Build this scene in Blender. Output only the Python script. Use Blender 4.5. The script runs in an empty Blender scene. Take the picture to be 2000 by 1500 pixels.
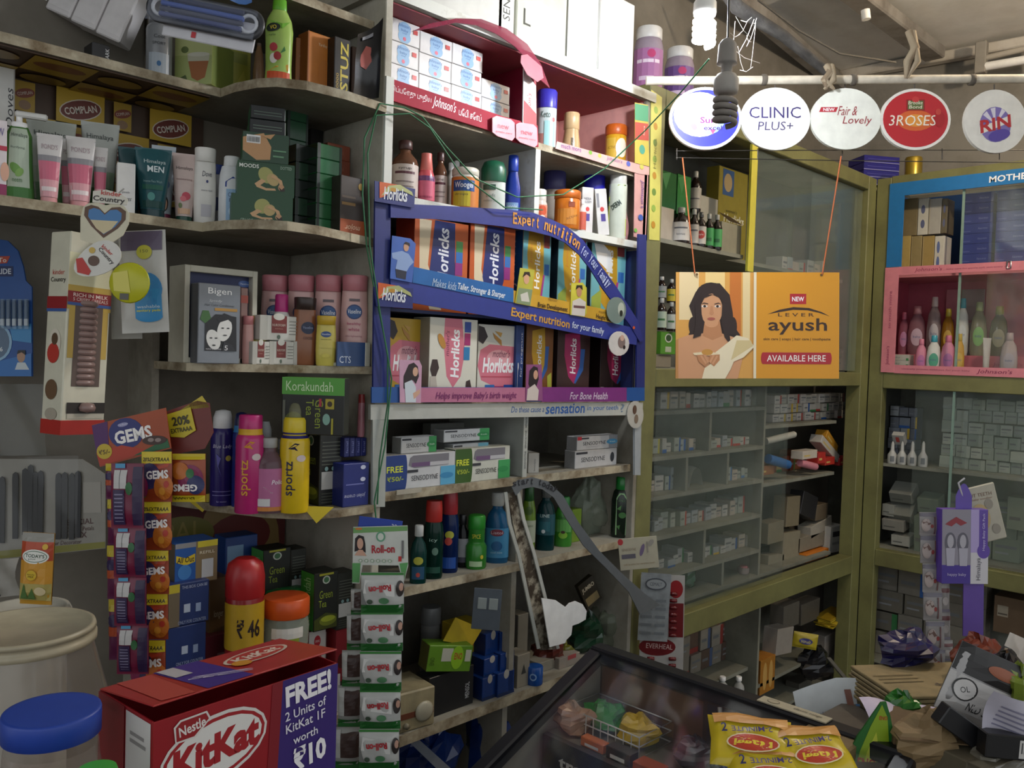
import bpy, math, random
from math import sin, cos, pi, radians
from mathutils import Vector, Matrix
from mathutils.geometry import tessellate_polygon
random.seed(7)
SC = bpy.context.scene
COL = SC.collection
# ---------------------------------------------------------------- camera
FPX = 1650.0
yaw, pit, rol = radians(45.2), radians(1.9), radians(1.8)
fw = Vector((sin(yaw)*cos(pit), cos(yaw)*cos(pit), -sin(pit)))
r0 = Vector((cos(yaw), -sin(yaw), 0)); u0 = r0.cross(fw)
rt = r0*cos(rol)+u0*sin(rol); up = -r0*sin(rol)+u0*cos(rol)
EYE = Vector((0, 0, 1.5))
cd = bpy.data.cameras.new('camera'); cam = bpy.data.objects.new('camera', cd); COL.objects.link(cam)
cd.sensor_width = 36; cd.lens = FPX/2000*36; cd.clip_start = .02
cam.matrix_world = Matrix(((rt.x, up.x, -fw.x, EYE.x), (rt.y, up.y, -fw.y, EYE.y), (rt.z, up.z, -fw.z, EYE.z), (0, 0, 0, 1)))
SC.camera = cam
# ---------------------------------------------------------------- light of the open shop front, exposure
LAMP_STRENGTH = 205
WARM_STRENGTH = 560
SKY = .5
w = bpy.data.worlds.new('street_daylight'); SC.world = w; w.use_nodes = True
w.node_tree.nodes['Background'].inputs[0].default_value = (.93, .97, 1, 1)
w.node_tree.nodes['Background'].inputs[1].default_value = SKY
SC.view_settings.view_transform = 'Standard'; SC.view_settings.look = 'None'
SC.view_settings.exposure = 1.0; SC.view_settings.gamma = 1
# ---------------------------------------------------------------- pixel -> place on a known plane of the shop
def ray(x, y): return rt*((x-1000)/FPX)-up*((y-750)/FPX)+fw
def F(x, y, Y): d = ray(x, y); return EYE+d*(Y/d.y)
def G(x, y, X): d = ray(x, y); return EYE+d*(X/d.x)
def H(x, y, Z): d = ray(x, y); return EYE+d*((Z-EYE.z)/d.z)
def Cd(x, y, dep): return EYE+ray(x, y)*dep
def dep(P): return (P-EYE).dot(fw)
# ---------------------------------------------------------------- materials
MATS = {}
def lin(h):
    h = h.lstrip('#'); o = []
    if len(h) == 3: h = ''.join(c+c for c in h)
    for i in (0, 2, 4):
        c = int(h[i:i+2], 16)/255; o.append(c/12.92 if c <= .04045 else ((c+.055)/1.055)**2.4)
    return (*o, 1)
def M(h, r=.45, n=.05, m=0, t=0, e=0, a=1, sc=30, b=0):
    """colour hex, roughness, noise amount, metal, transmission, emission, alpha, noise scale, bump"""
    k = (h, r, n, m, t, e, a, sc, b)
    if k in MATS: return MATS[k]
    mt = bpy.data.materials.new('m_'+h.strip('#')); mt.use_nodes = True; nt = mt.node_tree; N = nt.nodes; L = nt.links
    p = N['Principled BSDF']; p.inputs['Roughness'].default_value = r; p.inputs['Metallic'].default_value = m
    c = lin(h); p.inputs['Base Color'].default_value = c
    if t: p.inputs['Transmission Weight'].default_value = t; p.inputs['IOR'].default_value = 1.3
    if a < 1: p.inputs['Alpha'].default_value = a
    if e: p.inputs['Emission Color'].default_value = c; p.inputs['Emission Strength'].default_value = e
    if n or b:
        tc = N.new('ShaderNodeTexCoord'); nz = N.new('ShaderNodeTexNoise'); nz.inputs['Scale'].default_value = sc; nz.inputs['Detail'].default_value = 4
        L.new(tc.outputs['Object'], nz.inputs['Vector'])
        if n:
            hs = N.new('ShaderNodeHueSaturation'); hs.inputs['Color'].default_value = c
            mr = N.new('ShaderNodeMapRange'); mr.inputs[1].default_value = .3; mr.inputs[2].default_value = .7; mr.inputs[3].default_value = 1-n*1.5; mr.inputs[4].default_value = 1+n
            L.new(nz.outputs['Fac'], mr.inputs[0]); L.new(mr.outputs[0], hs.inputs['Value']); L.new(hs.outputs[0], p.inputs['Base Color'])
        if b:
            bp = N.new('ShaderNodeBump'); bp.inputs['Strength'].default_value = b; bp.inputs['Distance'].default_value = .01
            L.new(nz.outputs['Fac'], bp.inputs['Height']); L.new(bp.outputs[0], p.inputs['Normal'])
    MATS[k] = mt; return mt
def grime(h, h2, r=.7, sc=6, lo=.45, hi=.7, b=.15):
    """painted or dirty board: two colours mixed by noise"""
    k = ('g', h, h2, r, sc, lo, hi, b)
    if k in MATS: return MATS[k]
    mt = bpy.data.materials.new('m_worn_'+h.strip('#')); mt.use_nodes = True; nt = mt.node_tree; N = nt.nodes; L = nt.links
    p = N['Principled BSDF']; p.inputs['Roughness'].default_value = r
    tc = N.new('ShaderNodeTexCoord'); n1 = N.new('ShaderNodeTexNoise'); n1.inputs['Scale'].default_value = sc; n1.inputs['Detail'].default_value = 8; n1.inputs['Roughness'].default_value = .65
    cr = N.new('ShaderNodeValToRGB'); cr.color_ramp.elements[0].position = lo; cr.color_ramp.elements[1].position = hi
    cr.color_ramp.elements[0].color = lin(h); cr.color_ramp.elements[1].color = lin(h2)
    L.new(tc.outputs['Object'], n1.inputs['Vector']); L.new(n1.outputs['Fac'], cr.inputs[0]); L.new(cr.outputs[0], p.inputs['Base Color'])
    bp = N.new('ShaderNodeBump'); bp.inputs['Strength'].default_value = b; bp.inputs['Distance'].default_value = .005
    L.new(n1.outputs['Fac'], bp.inputs['Height']); L.new(bp.outputs[0], p.inputs['Normal'])
    MATS[k] = mt; return mt
def glassy(h, a=.25, r=.08, key=0):
    """thin clear plastic or dusty glass: see-through mixed with gloss and a little dust"""
    k = ('c', h, a, r, key)
    if k in MATS: return MATS[k]
    mt = bpy.data.materials.new('m_clear_'+h.strip('#')); mt.use_nodes = True; nt = mt.node_tree; N = nt.nodes; L = nt.links
    for x in list(N): N.remove(x)
    o = N.new('ShaderNodeOutputMaterial'); tr = N.new('ShaderNodeBsdfTransparent'); df = N.new('ShaderNodeBsdfDiffuse'); gl = N.new('ShaderNodeBsdfGlossy')
    df.inputs[0].default_value = lin(h); gl.inputs['Roughness'].default_value = r
    m1 = N.new('ShaderNodeMixShader'); m2 = N.new('ShaderNodeMixShader'); lw = N.new('ShaderNodeLayerWeight'); lw.inputs[0].default_value = .5
    pw = N.new('ShaderNodeMath'); pw.operation = 'POWER'; pw.inputs[1].default_value = 4; L.new(lw.outputs['Facing'], pw.inputs[0])
    fr = N.new('ShaderNodeMapRange'); fr.inputs[3].default_value = .02; fr.inputs[4].default_value = .4; L.new(pw.outputs[0], fr.inputs[0])
    nz = N.new('ShaderNodeTexNoise'); nz.inputs['Scale'].default_value = 5; nz.inputs['Detail'].default_value = 5; tc = N.new('ShaderNodeTexCoord'); L.new(tc.outputs['Object'], nz.inputs['Vector'])
    mr = N.new('ShaderNodeMapRange'); mr.inputs[3].default_value = a*.6; mr.inputs[4].default_value = min(1, a*1.4); L.new(nz.outputs['Fac'], mr.inputs[0])
    L.new(mr.outputs[0], m1.inputs[0]); L.new(tr.outputs[0], m1.inputs[1]); L.new(df.outputs[0], m1.inputs[2])
    L.new(fr.outputs[0], m2.inputs[0]); L.new(m1.outputs[0], m2.inputs[1]); L.new(gl.outputs[0], m2.inputs[2]); L.new(m2.outputs[0], o.inputs[0])
    MATS[k] = mt; return mt
def C(c, **k): return c if not isinstance(c, str) else M(c, **k)
# ---------------------------------------------------------------- mesh builder
class MB:
    def __init__(s): s.v = []; s.f = []; s.m = []; s.ms = []; s.sm = []
    def mi(s, m):
        m = C(m)
        if m not in s.ms: s.ms.append(m)
        return s.ms.index(m)
    def add(s, vs, fs, m, smooth=False):
        b = len(s.v); i = s.mi(m); s.v += [tuple(v) for v in vs]
        for f in fs: s.f.append([b+k for k in f]); s.m.append(i); s.sm.append(smooth)
        return s
    def box(s, x0, x1, y0, y1, z0, z1, m, c=0, mats=None, T=None):
        """box with optional chamfer c; mats = dict of face key (-x,+x,-y,+y,-z,+z)"""
        lo = (min(x0, x1), min(y0, y1), min(z0, z1)); hi = (max(x0, x1), max(y0, y1), max(z0, z1)); mats = mats or {}
        c = min(c, *[(hi[i]-lo[i])*.45 for i in range(3)])
        V = []; idx = {}
        for a in (0, 1):
            for b in (0, 1):
                for d in (0, 1):
                    s3 = (a, b, d); p = [hi[i] if s3[i] else lo[i] for i in range(3)]
                    if c <= 0: idx[s3] = len(V); V.append(p)
                    else:
                        for ax in range(3):
                            q = [p[i]+(0 if i == ax else (-c if s3[i] else c)) for i in range(3)]
                            idx[(s3, ax)] = len(V); V.append(q)
        g = (lambda k, ax: idx[k]) if c <= 0 else (lambda k, ax: idx[(k, ax)])
        if T: V = [T @ Vector(v) for v in V]
        Fs = []
        for ax in range(3):
            for sd in (0, 1):
                o = [(0, 0), (1, 0), (1, 1), (0, 1)]
                if (sd == 0) != (ax == 1): o = o[::-1]
                ks = []
                for (p, q) in o:
                    k = [0, 0, 0]; k[ax] = sd; k[(ax+1) % 3 if ax != 1 else 0] = p; k[(ax+2) % 3 if ax != 1 else 2] = q; ks.append(g(tuple(k), ax))
                Fs.append((ks, mats.get('-+'[sd]+'xyz'[ax], m)))
        if c > 0:
            for ax in range(3):
                p1, p2 = (ax+1) % 3, (ax+2) % 3
                for a in (0, 1):
                    for b in (0, 1):
                        k0 = [0]*3; k0[p1] = a; k0[p2] = b; k1 = list(k0); k1[ax] = 1; k0, k1 = tuple(k0), tuple(k1)
                        q = [g(k0, p1), g(k1, p1), g(k1, p2), g(k0, p2)]
                        if a == b: q = q[::-1]
                        Fs.append((q, m))
            for a in (0, 1):
                for b in (0, 1):
                    for d in (0, 1):
                        k = (a, b, d); t = [g(k, 0), g(k, 1), g(k, 2)]
                        if (a+b+d) % 2 == 0: t = t[::-1]
                        Fs.append((t, m))
        b0 = len(s.v); s.v += [tuple(v) for v in V]
        for f, mm in Fs: s.f.append([b0+k for k in f]); s.m.append(s.mi(mm)); s.sm.append(False)
        return s
    def lathe(s, prof, m, n=20, sy=1, T=None, smooth=True, caps=True):
        V = []; Fs = []
        for (r, z) in prof:
            for i in range(n): a = 2*pi*i/n; V.append(Vector((r*cos(a), r*sin(a)*sy, z)))
        for j in range(len(prof)-1):
            for i in range(n): k = (i+1) % n; Fs.append([j*n+i, j*n+k, (j+1)*n+k, (j+1)*n+i])
        if T: V = [T @ v for v in V]
        s.add(V, Fs, m, smooth)
        if caps:
            if prof[0][0] > 1e-5: s.add([V[i] for i in range(n)][::-1], [list(range(n))], m)
            if prof[-1][0] > 1e-5: q = (len(prof)-1)*n; s.add([V[q+i] for i in range(n)], [list(range(n))], m)
        return s
    def tube(s, pts, r, m, n=8, closed=False):
        pts = [Vector(p) for p in pts]; V = []; Fs = []; N = len(pts); pn = None
        for i, p in enumerate(pts):
            t = (pts[(i+1) % N]-pts[i-1]) if (closed or 0 < i < N-1) else (pts[min(i+1, N-1)]-pts[max(i-1, 0)])
            if t.length < 1e-9: t = Vector((0, 0, 1))
            t.normalize()
            if pn is None: a = Vector((0, 0, 1)) if abs(t.z) < .9 else Vector((1, 0, 0)); pn = t.cross(a).normalized()
            else:
                pn = pn-t*pn.dot(t)
                pn = pn.normalized() if pn.length > 1e-6 else t.orthogonal().normalized()
            bn = t.cross(pn); rr = r[i] if isinstance(r, (list, tuple)) else r
            for k in range(n): a = 2*pi*k/n; V.append(p+pn*(rr*cos(a))+bn*(rr*sin(a)))
        for j in range(N if closed else N-1):
            q = (j+1) % N
            for k in range(n): l = (k+1) % n; Fs.append([j*n+k, j*n+l, q*n+l, q*n+k])
        s.add(V, Fs, m, True)
        if not closed: s.add(V[:n][::-1], [list(range(n))], m); s.add(V[-n:], [list(range(n))], m)
        return s
    def prism(s, poly, d, m, fr=None, side=None):
        """2-D outline (x,z) extruded from y=0 to y=d; fr = function (x,y,z)->point"""
        fr = fr or (lambda x, y, z: (x, y, z)); n = len(poly)
        A = [fr(x, 0, z) for x, z in poly]; B = [fr(x, d, z) for x, z in poly]
        tr = tessellate_polygon([[Vector((x, z, 0)) for x, z in poly]])
        ar = sum(poly[i][0]*poly[(i+1) % n][1]-poly[(i+1) % n][0]*poly[i][1] for i in range(n))
        def o(t): a, b, c = [poly[k] for k in t]; return ((b[0]-a[0])*(c[1]-a[1])-(c[0]-a[0])*(b[1]-a[1])) > 0
        tr = [t if o(t) else t[::-1] for t in tr]
        s.add(A+B, [list(t) for t in tr]+[[k+n for k in t][::-1] for t in tr], m)
        q = []
        for i in range(n):
            j = (i+1) % n; f = [i, i+n, j+n, j]; q.append(f if ar > 0 else f[::-1])
        s.add(A+B, q, side or m)
        return s
    def sheet(s, fn, nu, nv, m, smooth=True):
        V = [fn(i/nu, j/nv) for j in range(nv+1) for i in range(nu+1)]
        s.add(V, [[j*(nu+1)+i, j*(nu+1)+i+1, (j+1)*(nu+1)+i+1, (j+1)*(nu+1)+i] for j in range(nv) for i in range(nu)], m, smooth); return s
    def mesh(s, name):
        me = bpy.data.meshes.new(name); me.from_pydata(s.v, [], s.f)
        for m in s.ms: me.materials.append(m)
        me.polygons.foreach_set('material_index', s.m); me.polygons.foreach_set('use_smooth', s.sm); me.update(); return me
    def build(s, name, parent=None):
        o = bpy.data.objects.new(name, s.mesh(name)); COL.objects.link(o)
        if parent is not None: o.parent = parent
        return o
def tag(o, label, cat, group=None, kind=None):
    if label: o['label'] = label
    if cat: o['category'] = cat
    if group: o['group'] = group
    if kind: o['kind'] = kind
    return o
def empty(name, loc=(0, 0, 0), rz=0, label=None, cat=None, group=None):
    o = bpy.data.objects.new(name, None); COL.objects.link(o); o.empty_display_size = .05
    o.location = loc; o.rotation_euler = (0, 0, rz); return tag(o, label, cat, group)
def struct(name, mb, parent=None):
    o = mb.build(name, parent)
    if parent is None: o['kind'] = 'structure'
    return o
def dup(root, loc=None, rz=None, label=None, group=None):
    def rec(o, par):
        c = o.copy(); COL.objects.link(c); c.parent = par
        for ch in [x for x in kids.get(o.name, [])]: rec(ch, c)
        return c
    kids = {}
    def coll(o):
        kids[o.name] = list(o.children)
        for ch in o.children: coll(ch)
    coll(root); r = rec(root, root.parent)
    if loc is not None: r.location = loc
    if rz is not None: r.rotation_euler = (0, 0, rz)
    if label: r['label'] = label
    if group: r['group'] = group
    return r
# ---------------------------------------------------------------- printing (flat lettering and colour areas laid on a face)
TXT = {}
def glyphs(body, b):
    k = (body, b)
    if k not in TXT:
        cu = bpy.data.curves.new('t', 'FONT'); cu.body = body; cu.resolution_u = 2; cu.offset = b; cu.fill_mode = 'FRONT'
        o = bpy.data.objects.new('t', cu); me = bpy.data.meshes.new_from_object(o)
        V = [(v.co.x, v.co.y) for v in me.vertices]; P = [tuple(p.vertices) for p in me.polygons if p.normal.z > .5 or True]
        bpy.data.objects.remove(o); bpy.data.curves.remove(cu); bpy.data.meshes.remove(me)
        x0 = min(v[0] for v in V); x1 = max(v[0] for v in V); y0 = min(v[1] for v in V); y1 = max(v[1] for v in V)
        TXT[k] = ([(v[0]-(x0+x1)/2, v[1]-(y0+y1)/2) for v in V], P, x1-x0, y1-y0)
    return TXT[k]
class Pr:
    """items: r rectangle, e ellipse, p polygon, t text; positions are fractions of the face"""
    def __init__(s, W, Hh, mp): s.W = W; s.H = Hh; s.mp = mp; s.sh = []; s.k = 0
    def _o(s, pts, fs, col, sz=None):
        s.k += 1; e = .0004+.00012*s.k
        s.sh.append(([s.mp(x, y, e) for x, y in pts], fs, C(col, r=.4, n=0) if isinstance(col, str) else col, sz))
    def rect(s, x0, y0, x1, y1, col):
        n, k = 6, max(2, min(12, int(abs(y1-y0)*12))); P = [((x0+(x1-x0)*i/n-.5)*s.W, (y0+(y1-y0)*j/k)*s.H) for j in range(k+1) for i in range(n+1)]
        s._o(P, [[j*(n+1)+i, j*(n+1)+i+1, (j+1)*(n+1)+i+1, (j+1)*(n+1)+i] for j in range(k) for i in range(n)], col)
    def ell(s, cx, cy, rx, ry, col, rot=0, n=20):
        c, q = cos(radians(rot)), sin(radians(rot)); P = [((cx-.5)*s.W, cy*s.H)]
        for f in (.4, .75, 1):
            for i in range(n):
                a = 2*pi*i/n; x = f*rx*s.W*cos(a); y = f*ry*s.H*sin(a); P.append(((cx-.5)*s.W+x*c-y*q, cy*s.H+x*q+y*c))
        s._o(P, [[0, 1+i, 1+(i+1) % n] for i in range(n)]+[[1+r*n+i, 1+r*n+n+i, 1+r*n+n+(i+1) % n, 1+r*n+(i+1) % n] for r in (0, 1) for i in range(n)], col)
    def poly(s, pts, col):
        P = [((x-.5)*s.W, y*s.H) for x, y in pts]; n = len(P)
        tr = [list(t) for t in tessellate_polygon([[Vector((x, y, 0)) for x, y in P]])]
        def o(t): a, b, c = [P[k] for k in t]; return ((b[0]-a[0])*(c[1]-a[1])-(c[0]-a[0])*(b[1]-a[1])) > 0
        s._o(P, [t if o(t) else t[::-1] for t in tr], col)
    def text(s, body, cx, cy, w, h, col, rot=0, sh=0, b=0):
        V, P, gw, gh = glyphs(body, b); c, q = cos(radians(rot)), sin(radians(rot))
        ww, hh = (w*s.W, h*s.H) if abs(rot) % 180 < 45 or abs(rot) % 180 > 135 else (w*s.H, h*s.W)
        Q = []
        for x, y in V:
            x = x/gw*ww; y = y/gh*hh; x += y*sh; Q.append(((cx-.5)*s.W+x*c-y*q, cy*s.H+x*q+y*c))
        s._o(Q, P, col, hh)
    def go(s, items):
        for it in items:
            {'r': s.rect, 'e': s.ell, 'p': s.poly, 't': s.text}[it[0]](*it[1:])
        return s
    def build(s, parent, name='label_print'):
        n = len(s.sh); g = list(range(n)); B = []
        for V, fs, m, sz in s.sh:
            lo = [min(v[i] for v in V) for i in range(3)]; hi = [max(v[i] for v in V) for i in range(3)]; B.append((lo, hi, sz or max(hi[i]-lo[i] for i in range(3))))
        def root(i):
            while g[i] != i: i = g[i]
            return i
        for i in range(n):
            for j in range(i):
                if root(i) != root(j):
                    d = math.sqrt(sum(max(0, B[i][0][k]-B[j][1][k], B[j][0][k]-B[i][1][k])**2 for k in range(3)))
                    if d <= max(.018, .45*max(B[i][2], B[j][2])): g[root(i)] = root(j)
        first = None
        for r in sorted({root(i) for i in range(n)}):
            mb = MB()
            for i in range(n):
                if root(i) == r: mb.add(*s.sh[i][:3])
            o = mb.build(name, parent); first = first or o
        return first
def front(W, D, Hh): return Pr(W, Hh, lambda x, y, e: (x, -D/2-e, y))
def lside(W, D, Hh): return Pr(D, Hh, lambda x, y, e: (-W/2-e, -x, y))
def topf(W, D, Hh): return Pr(W, D, lambda x, y, e: (x, y-D/2, Hh+e))
def around(R, Hh, sy=1):
    rf = R if callable(R) else (lambda z: R)
    R0 = rf(Hh*.4)
    def mp(x, y, e):
        a = x/R0; r = rf(y)+e; return (r*sin(a), -r*cos(a)*sy-(e if sy < 1 else 0), y)
    return Pr(2*R0, Hh, mp)
FACE = -yaw
# ---------------------------------------------------------------- product builders (pixel box on a plane -> metric object)
def facing(P): return math.atan2(-(P.x-EYE.x), (P.y-EYE.y))
def carton(name, label, bx, Y, z, d, col, pr=(), side=None, top=None, spr=(), tpr=(), rz=0, group=None, cat='box', X=None, flap=True, rough=.42, ch=.0015, size=None, loc=None):
    """bx=(x0,x1,ytop,ybase) of its front face in the photo; stands on height z (None: as seen) with its front at plane Y (or X plane when rz=-90)"""
    if loc is None:
        x0, x1, yt, yb = bx; cx = (x0+x1)/2
        q = (lambda a, b: G(a, b, X)) if X is not None else (lambda a, b: F(a, b, Y))
        P = q(cx, yb); zz = P.z if z is None else z
        if abs(rz) < .01: w = F(x1, yb, Y).x-F(x0, yb, Y).x
        elif X is not None and abs(rz+pi/2) < .01: w = G(x0, yb, X).y-G(x1, yb, X).y
        else: w = (x1-x0)*dep(P)/FPX
        h = q(cx, yt).z-zz
        n = Vector((-sin(rz), cos(rz), 0)); c = Vector((P.x, P.y, zz))+n*(d/2)
    else: c = Vector(loc); w, h = size
    mb = MB(); mb.box(-w/2, w/2, -d/2, d/2, 0, h, C(col, r=rough), ch, {'-x': C(side or col, r=rough), '+x': C(side or col, r=rough), '+z': C(top or col, r=rough)})
    o = mb.build(name); o.location = c; o.rotation_euler = (0, 0, rz); tag(o, label, cat, group)
    if pr: front(w, d, h).go(pr).build(o)
    if spr: lside(w, d, h).go(spr).build(o, 'side_print')
    if tpr: topf(w, d, h).go(tpr).build(o, 'top_print')
    return o
def bottle(name, label, bx, Y, z, prof, col, cap=None, lab=None, pr=(), sy=1, rz=None, group=None, cat='bottle', X=None, n=20, capcol='#ffffff', mat=None, capn=None, extra=None, caprough=.35):
    """prof: [(radius fraction, height fraction)] of the body; cap: [(r,h)...] ; lab: (h0,h1,colour)"""
    x0, x1, yt, yb = bx; cx = (x0+x1)/2
    q = (lambda a, b: G(a, b, X)) if X is not None else (lambda a, b: F(a, b, Y))
    P = q(cx, yb); zz = P.z if z is None else z
    R = (x1-x0)*dep(P)/FPX/2; h = q(cx, yt).z-zz
    if rz is None: rz = facing(P)
    o = empty(name, (P.x, P.y, zz), rz, label, cat, group)
    MB().lathe([(r*R, k*h) for r, k in prof], mat or C(col, r=.25), n, sy).build('body', o)
    if cap: MB().lathe([(r*R, k*h) for r, k in cap], C(capcol, r=caprough), n, sy if sy > .8 else max(sy, .8)).build('cap', o)
    def rf(zq):
        t = zq/h
        for (ra, a), (rb, b) in zip(prof, prof[1:]):
            if a <= t <= b and b > a: return R*(ra+(rb-ra)*(t-a)/(b-a))
        return R*max(prof[-1][0], .1)
    if lab:
        a, b, lc = lab; ks = [a+(b-a)*i/4 for i in range(5)]
        MB().lathe([(rf(k*h)+.0006, k*h) for k in ks], C(lc, r=.45), n, sy, caps=False).build('label', o)
    if pr: around(lambda zq: rf(zq)+.0006, h, sy).go(pr).build(o)
    return o
def tubepack(name, label, bx, Y, z, col, capcol, pr=(), group=None, rz=None, caph=.12, X=None, tilt=0, rough=.3, inv=False):
    """squeeze tube standing on its cap: flat crimp on top"""
    x0, x1, yt, yb = bx; cx = (x0+x1)/2
    q = (lambda a, b: G(a, b, X)) if X is not None else (lambda a, b: F(a, b, Y))
    P = q(cx, yb); zz = P.z if z is None else z
    W = (x1-x0)*dep(P)/FPX; h = q(cx, yt).z-zz
    if rz is None: rz = facing(P)
    o = empty(name, (P.x, P.y, zz), rz, label, 'tube', group); o.rotation_euler = (0, tilt, rz)
    rc = W*.33
    MB().lathe([(rc*.96, 0), (rc, .004), (rc*.97, caph*h)], C(capcol, r=.35), 18).build('cap', o)
    ry0 = rc*.97; n = 20
    def ax(t): return (rc*1.0+(W/2-rc)*min(1, t*1.05), ry0*(1-t)**.8+.0012)
    def fn(u, v):
        t = v; a = 2*pi*u; A, B = ax(t); return (A*cos(a), B*sin(a), caph*h+(h*(1-caph))*t)
    mb = MB().sheet(fn, n, 8, C(col, r=rough)); mb.build('body', o)
    A = W/2; MB().box(-A, A, -.0016, .0016, h*.955, h, C(col, r=rough)).build('crimp', o)
    if pr:
        def mp(x, y, e):
            t = max(0, min(1, (y/h-caph)/(1-caph))); A, B = ax(t); u = max(-.999, min(.999, x/(W/2)))
            return (A*u, -B*math.sqrt(1-u*u*.98)-e-.0005, y)
        Pr(W, h, mp).go(pr).build(o)
    return o
def pillow(name, W, Hh, T, col, parent=None, crimp=.06, nx=12, ny=16, seed=0, wr=.3, fr=None, rough=.3):
    """sealed sachet lying in the x-z plane, front towards -y; returns object and front mapping"""
    rnd = random.Random(seed); ph = [rnd.uniform(0, 6.28) for _ in range(4)]
    def th(x, y):
        u = abs(x)*2; v = abs(y-.5)*2; ex = max(0, 1-u**3.0); vv = (v/(1-2*crimp)); ey = max(0, 1-vv**4) if vv < 1 else 0
        return T/2*(ex**.6)*(ey**.6)*(1+wr*.5*sin(x*9+ph[0]+y*5)*cos(y*11+ph[1]))+.0008
    fr = fr or (lambda p: p)
    mb = MB()
    mb.sheet(lambda a, b: fr(((a-.5)*W, -th(a-.5, b), b*Hh)), nx, ny, C(col, r=rough))
    mb.sheet(lambda a, b: fr(((.5-a)*W, th(.5-a, b), b*Hh)), nx, ny, C(col, r=rough))
    o = mb.build(name, parent)
    return o, (lambda x, y, e: fr((x, -th(x/W, y/Hh)-e-.0012, y)))
# ================================================================ the setting
YW, YB, XD = 2.10, 1.70, 4.19
WOOD = grime('#8f8a7c', '#5f5649', .75, 5, .42, .72)
GREYB = grime('#9f9c90', '#756e60', .7, 4, .4, .72)
WHITEB = grime('#c9ccc6', '#9d9a8c', .6, 4, .5, .8)
EDGE = grime('#b5ab93', '#6b5a41', .8, 14, .4, .65, .4)
OLIVE = grime('#77774a', '#5d5a38', .5, 5, .4, .75)
WALLM = grime('#837d72', '#6a6459', .85, 3, .4, .7)
struct('floor', MB().box(-9, 5, -9, 2.4, -.2, -.12, grime('#6d675c', '#4a443b', .8, 3)))
struct('wall_back', MB().box(-1.5, 5, YW, YW+.12, -.12, 3.2, WALLM))
struct('wall_right', MB().box(4.72, 4.84, -2, 2.22, -.12, 3.2, grime('#8b877e', '#6f6a60', .85, 3)))
struct('ceiling', MB().box(-1.5, 5, -2, 2.4, 3.15, 3.25, grime('#efede6', '#d8d5cc', .8, 2)))
# ceiling joists and trunking
def bar(name, A, B, w, h, m, label, cat, kind=None):
    A, B = Vector(A), Vector(B); d = (B-A); L = d.length
    o = MB().box(0, L, -w/2, w/2, -h/2, h/2, m, min(w, h)*.12).build(name); o.location = A
    x = d.normalized(); z = Vector((0, 0, 1)); y = z.cross(x).normalized(); z = x.cross(y)
    o.rotation_euler = Matrix((x, y, z)).transposed().to_euler()
    if kind: o['kind'] = kind
    else: tag(o, label, cat)
    return o
JO = grime('#8f8a82', '#6f6860', .8, 6)
b1a = H(1400, -40, 3.06); b1b = H(1640, 165, 3.06)
bar('ceiling_beam', b1a, b1b, .075, .07, JO, 'x', 'beam', 'structure')
b2a = H(1660, -20, 3.08); b2b = H(1826, 106, 3.08)
bar('ceiling_beam', b2a, b2b, .1, .06, JO, 'x', 'beam', 'structure')
bar('trim_1', G(1560, 163, 4.66), G(2030, 78, 4.66), .06, .05, grime('#c8c2b6', '#a89f92', .7, 6), 'x', 'trim', 'structure')
# ---------------------------------------------------------------- old wooden wall shelving
ua = empty('wall_shelving', (0, 0, 0), 0, 'old grey wooden wall shelving with rounded corner boards', 'shelf')
def board(mb_poly, z, t, m, name, par, edge=None):
    n = len(mb_poly); o = MB().prism([(x, y) for x, y in mb_poly], t, m, lambda x, y, zz: (x, zz, z-y), edge or m).build(name, par); return o
def rectp(x0, x1, y0, y1): return [(x0, y0), (x1, y0), (x1, y1), (x0, y1)]
A1 = [(.90, 2.10), (.90, 1.88), (.903, 1.80), (.92, 1.73), (.945, 1.69), (1.0, 1.658), (1.1, 1.648), (1.218, 1.66), (1.218, 2.10)]
A2 = [(.85, 2.10), (.85, 1.81), (.865, 1.74), (.90, 1.675), (.95, 1.64), (1.03, 1.64), (1.12, 1.668), (1.218, 1.70), (1.218, 2.10)]
A4 = [(.86, 2.10), (.875, 2.0), (.92, 1.87), (.974, 1.746), (1.035, 1.676), (1.108, 1.655), (1.218, 1.66), (1.218, 2.10)]
ZA0, ZA1, ZA2, ZA3, ZA4, ZA5 = 2.30, 2.09, 1.775, 1.463, 1.13, .62
board(rectp(-.4, .90, 1.862, 2.10), ZA1, .02, WOOD, 'shelf_board', ua, EDGE)
board(A1, ZA1, .02, WOOD, 'shelf_board', ua, EDGE)
board(rectp(-.4, .85, 1.83, 2.10), ZA2, .02, WOOD, 'shelf_board', ua, EDGE)
board(A2, ZA2, .02, WOOD, 'shelf_board', ua, EDGE)
board([(.80, 1.79), (1.218, 1.69), (1.218, 2.10), (.80, 2.10)], ZA3, .018, WOOD, 'shelf_board', ua, EDGE)
board(A4, ZA4, .018, WOOD, 'shelf_board', ua, EDGE)
board(rectp(.45, 1.218, 1.70, 2.10), ZA5, .02, WOOD, 'shelf_board', ua, EDGE)
board(rectp(.86, 1.218, 1.72, 2.10), ZA0, .02, WOOD, 'shelf_board', ua, EDGE)
board(rectp(-.4, .86, 1.74, 2.10), ZA0+.06, .02, WOOD, 'shelf_board', ua, EDGE)
MB().box(.795, .812, 1.96, 2.10, -.12, ZA2-.02, WOOD).build('divider', ua)
MB().box(.82, 1.218, 2.083, 2.099, .62, 2.29, grime('#7b7467', '#5d564a', .8, 5), .001).build('back_panel', ua)
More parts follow.
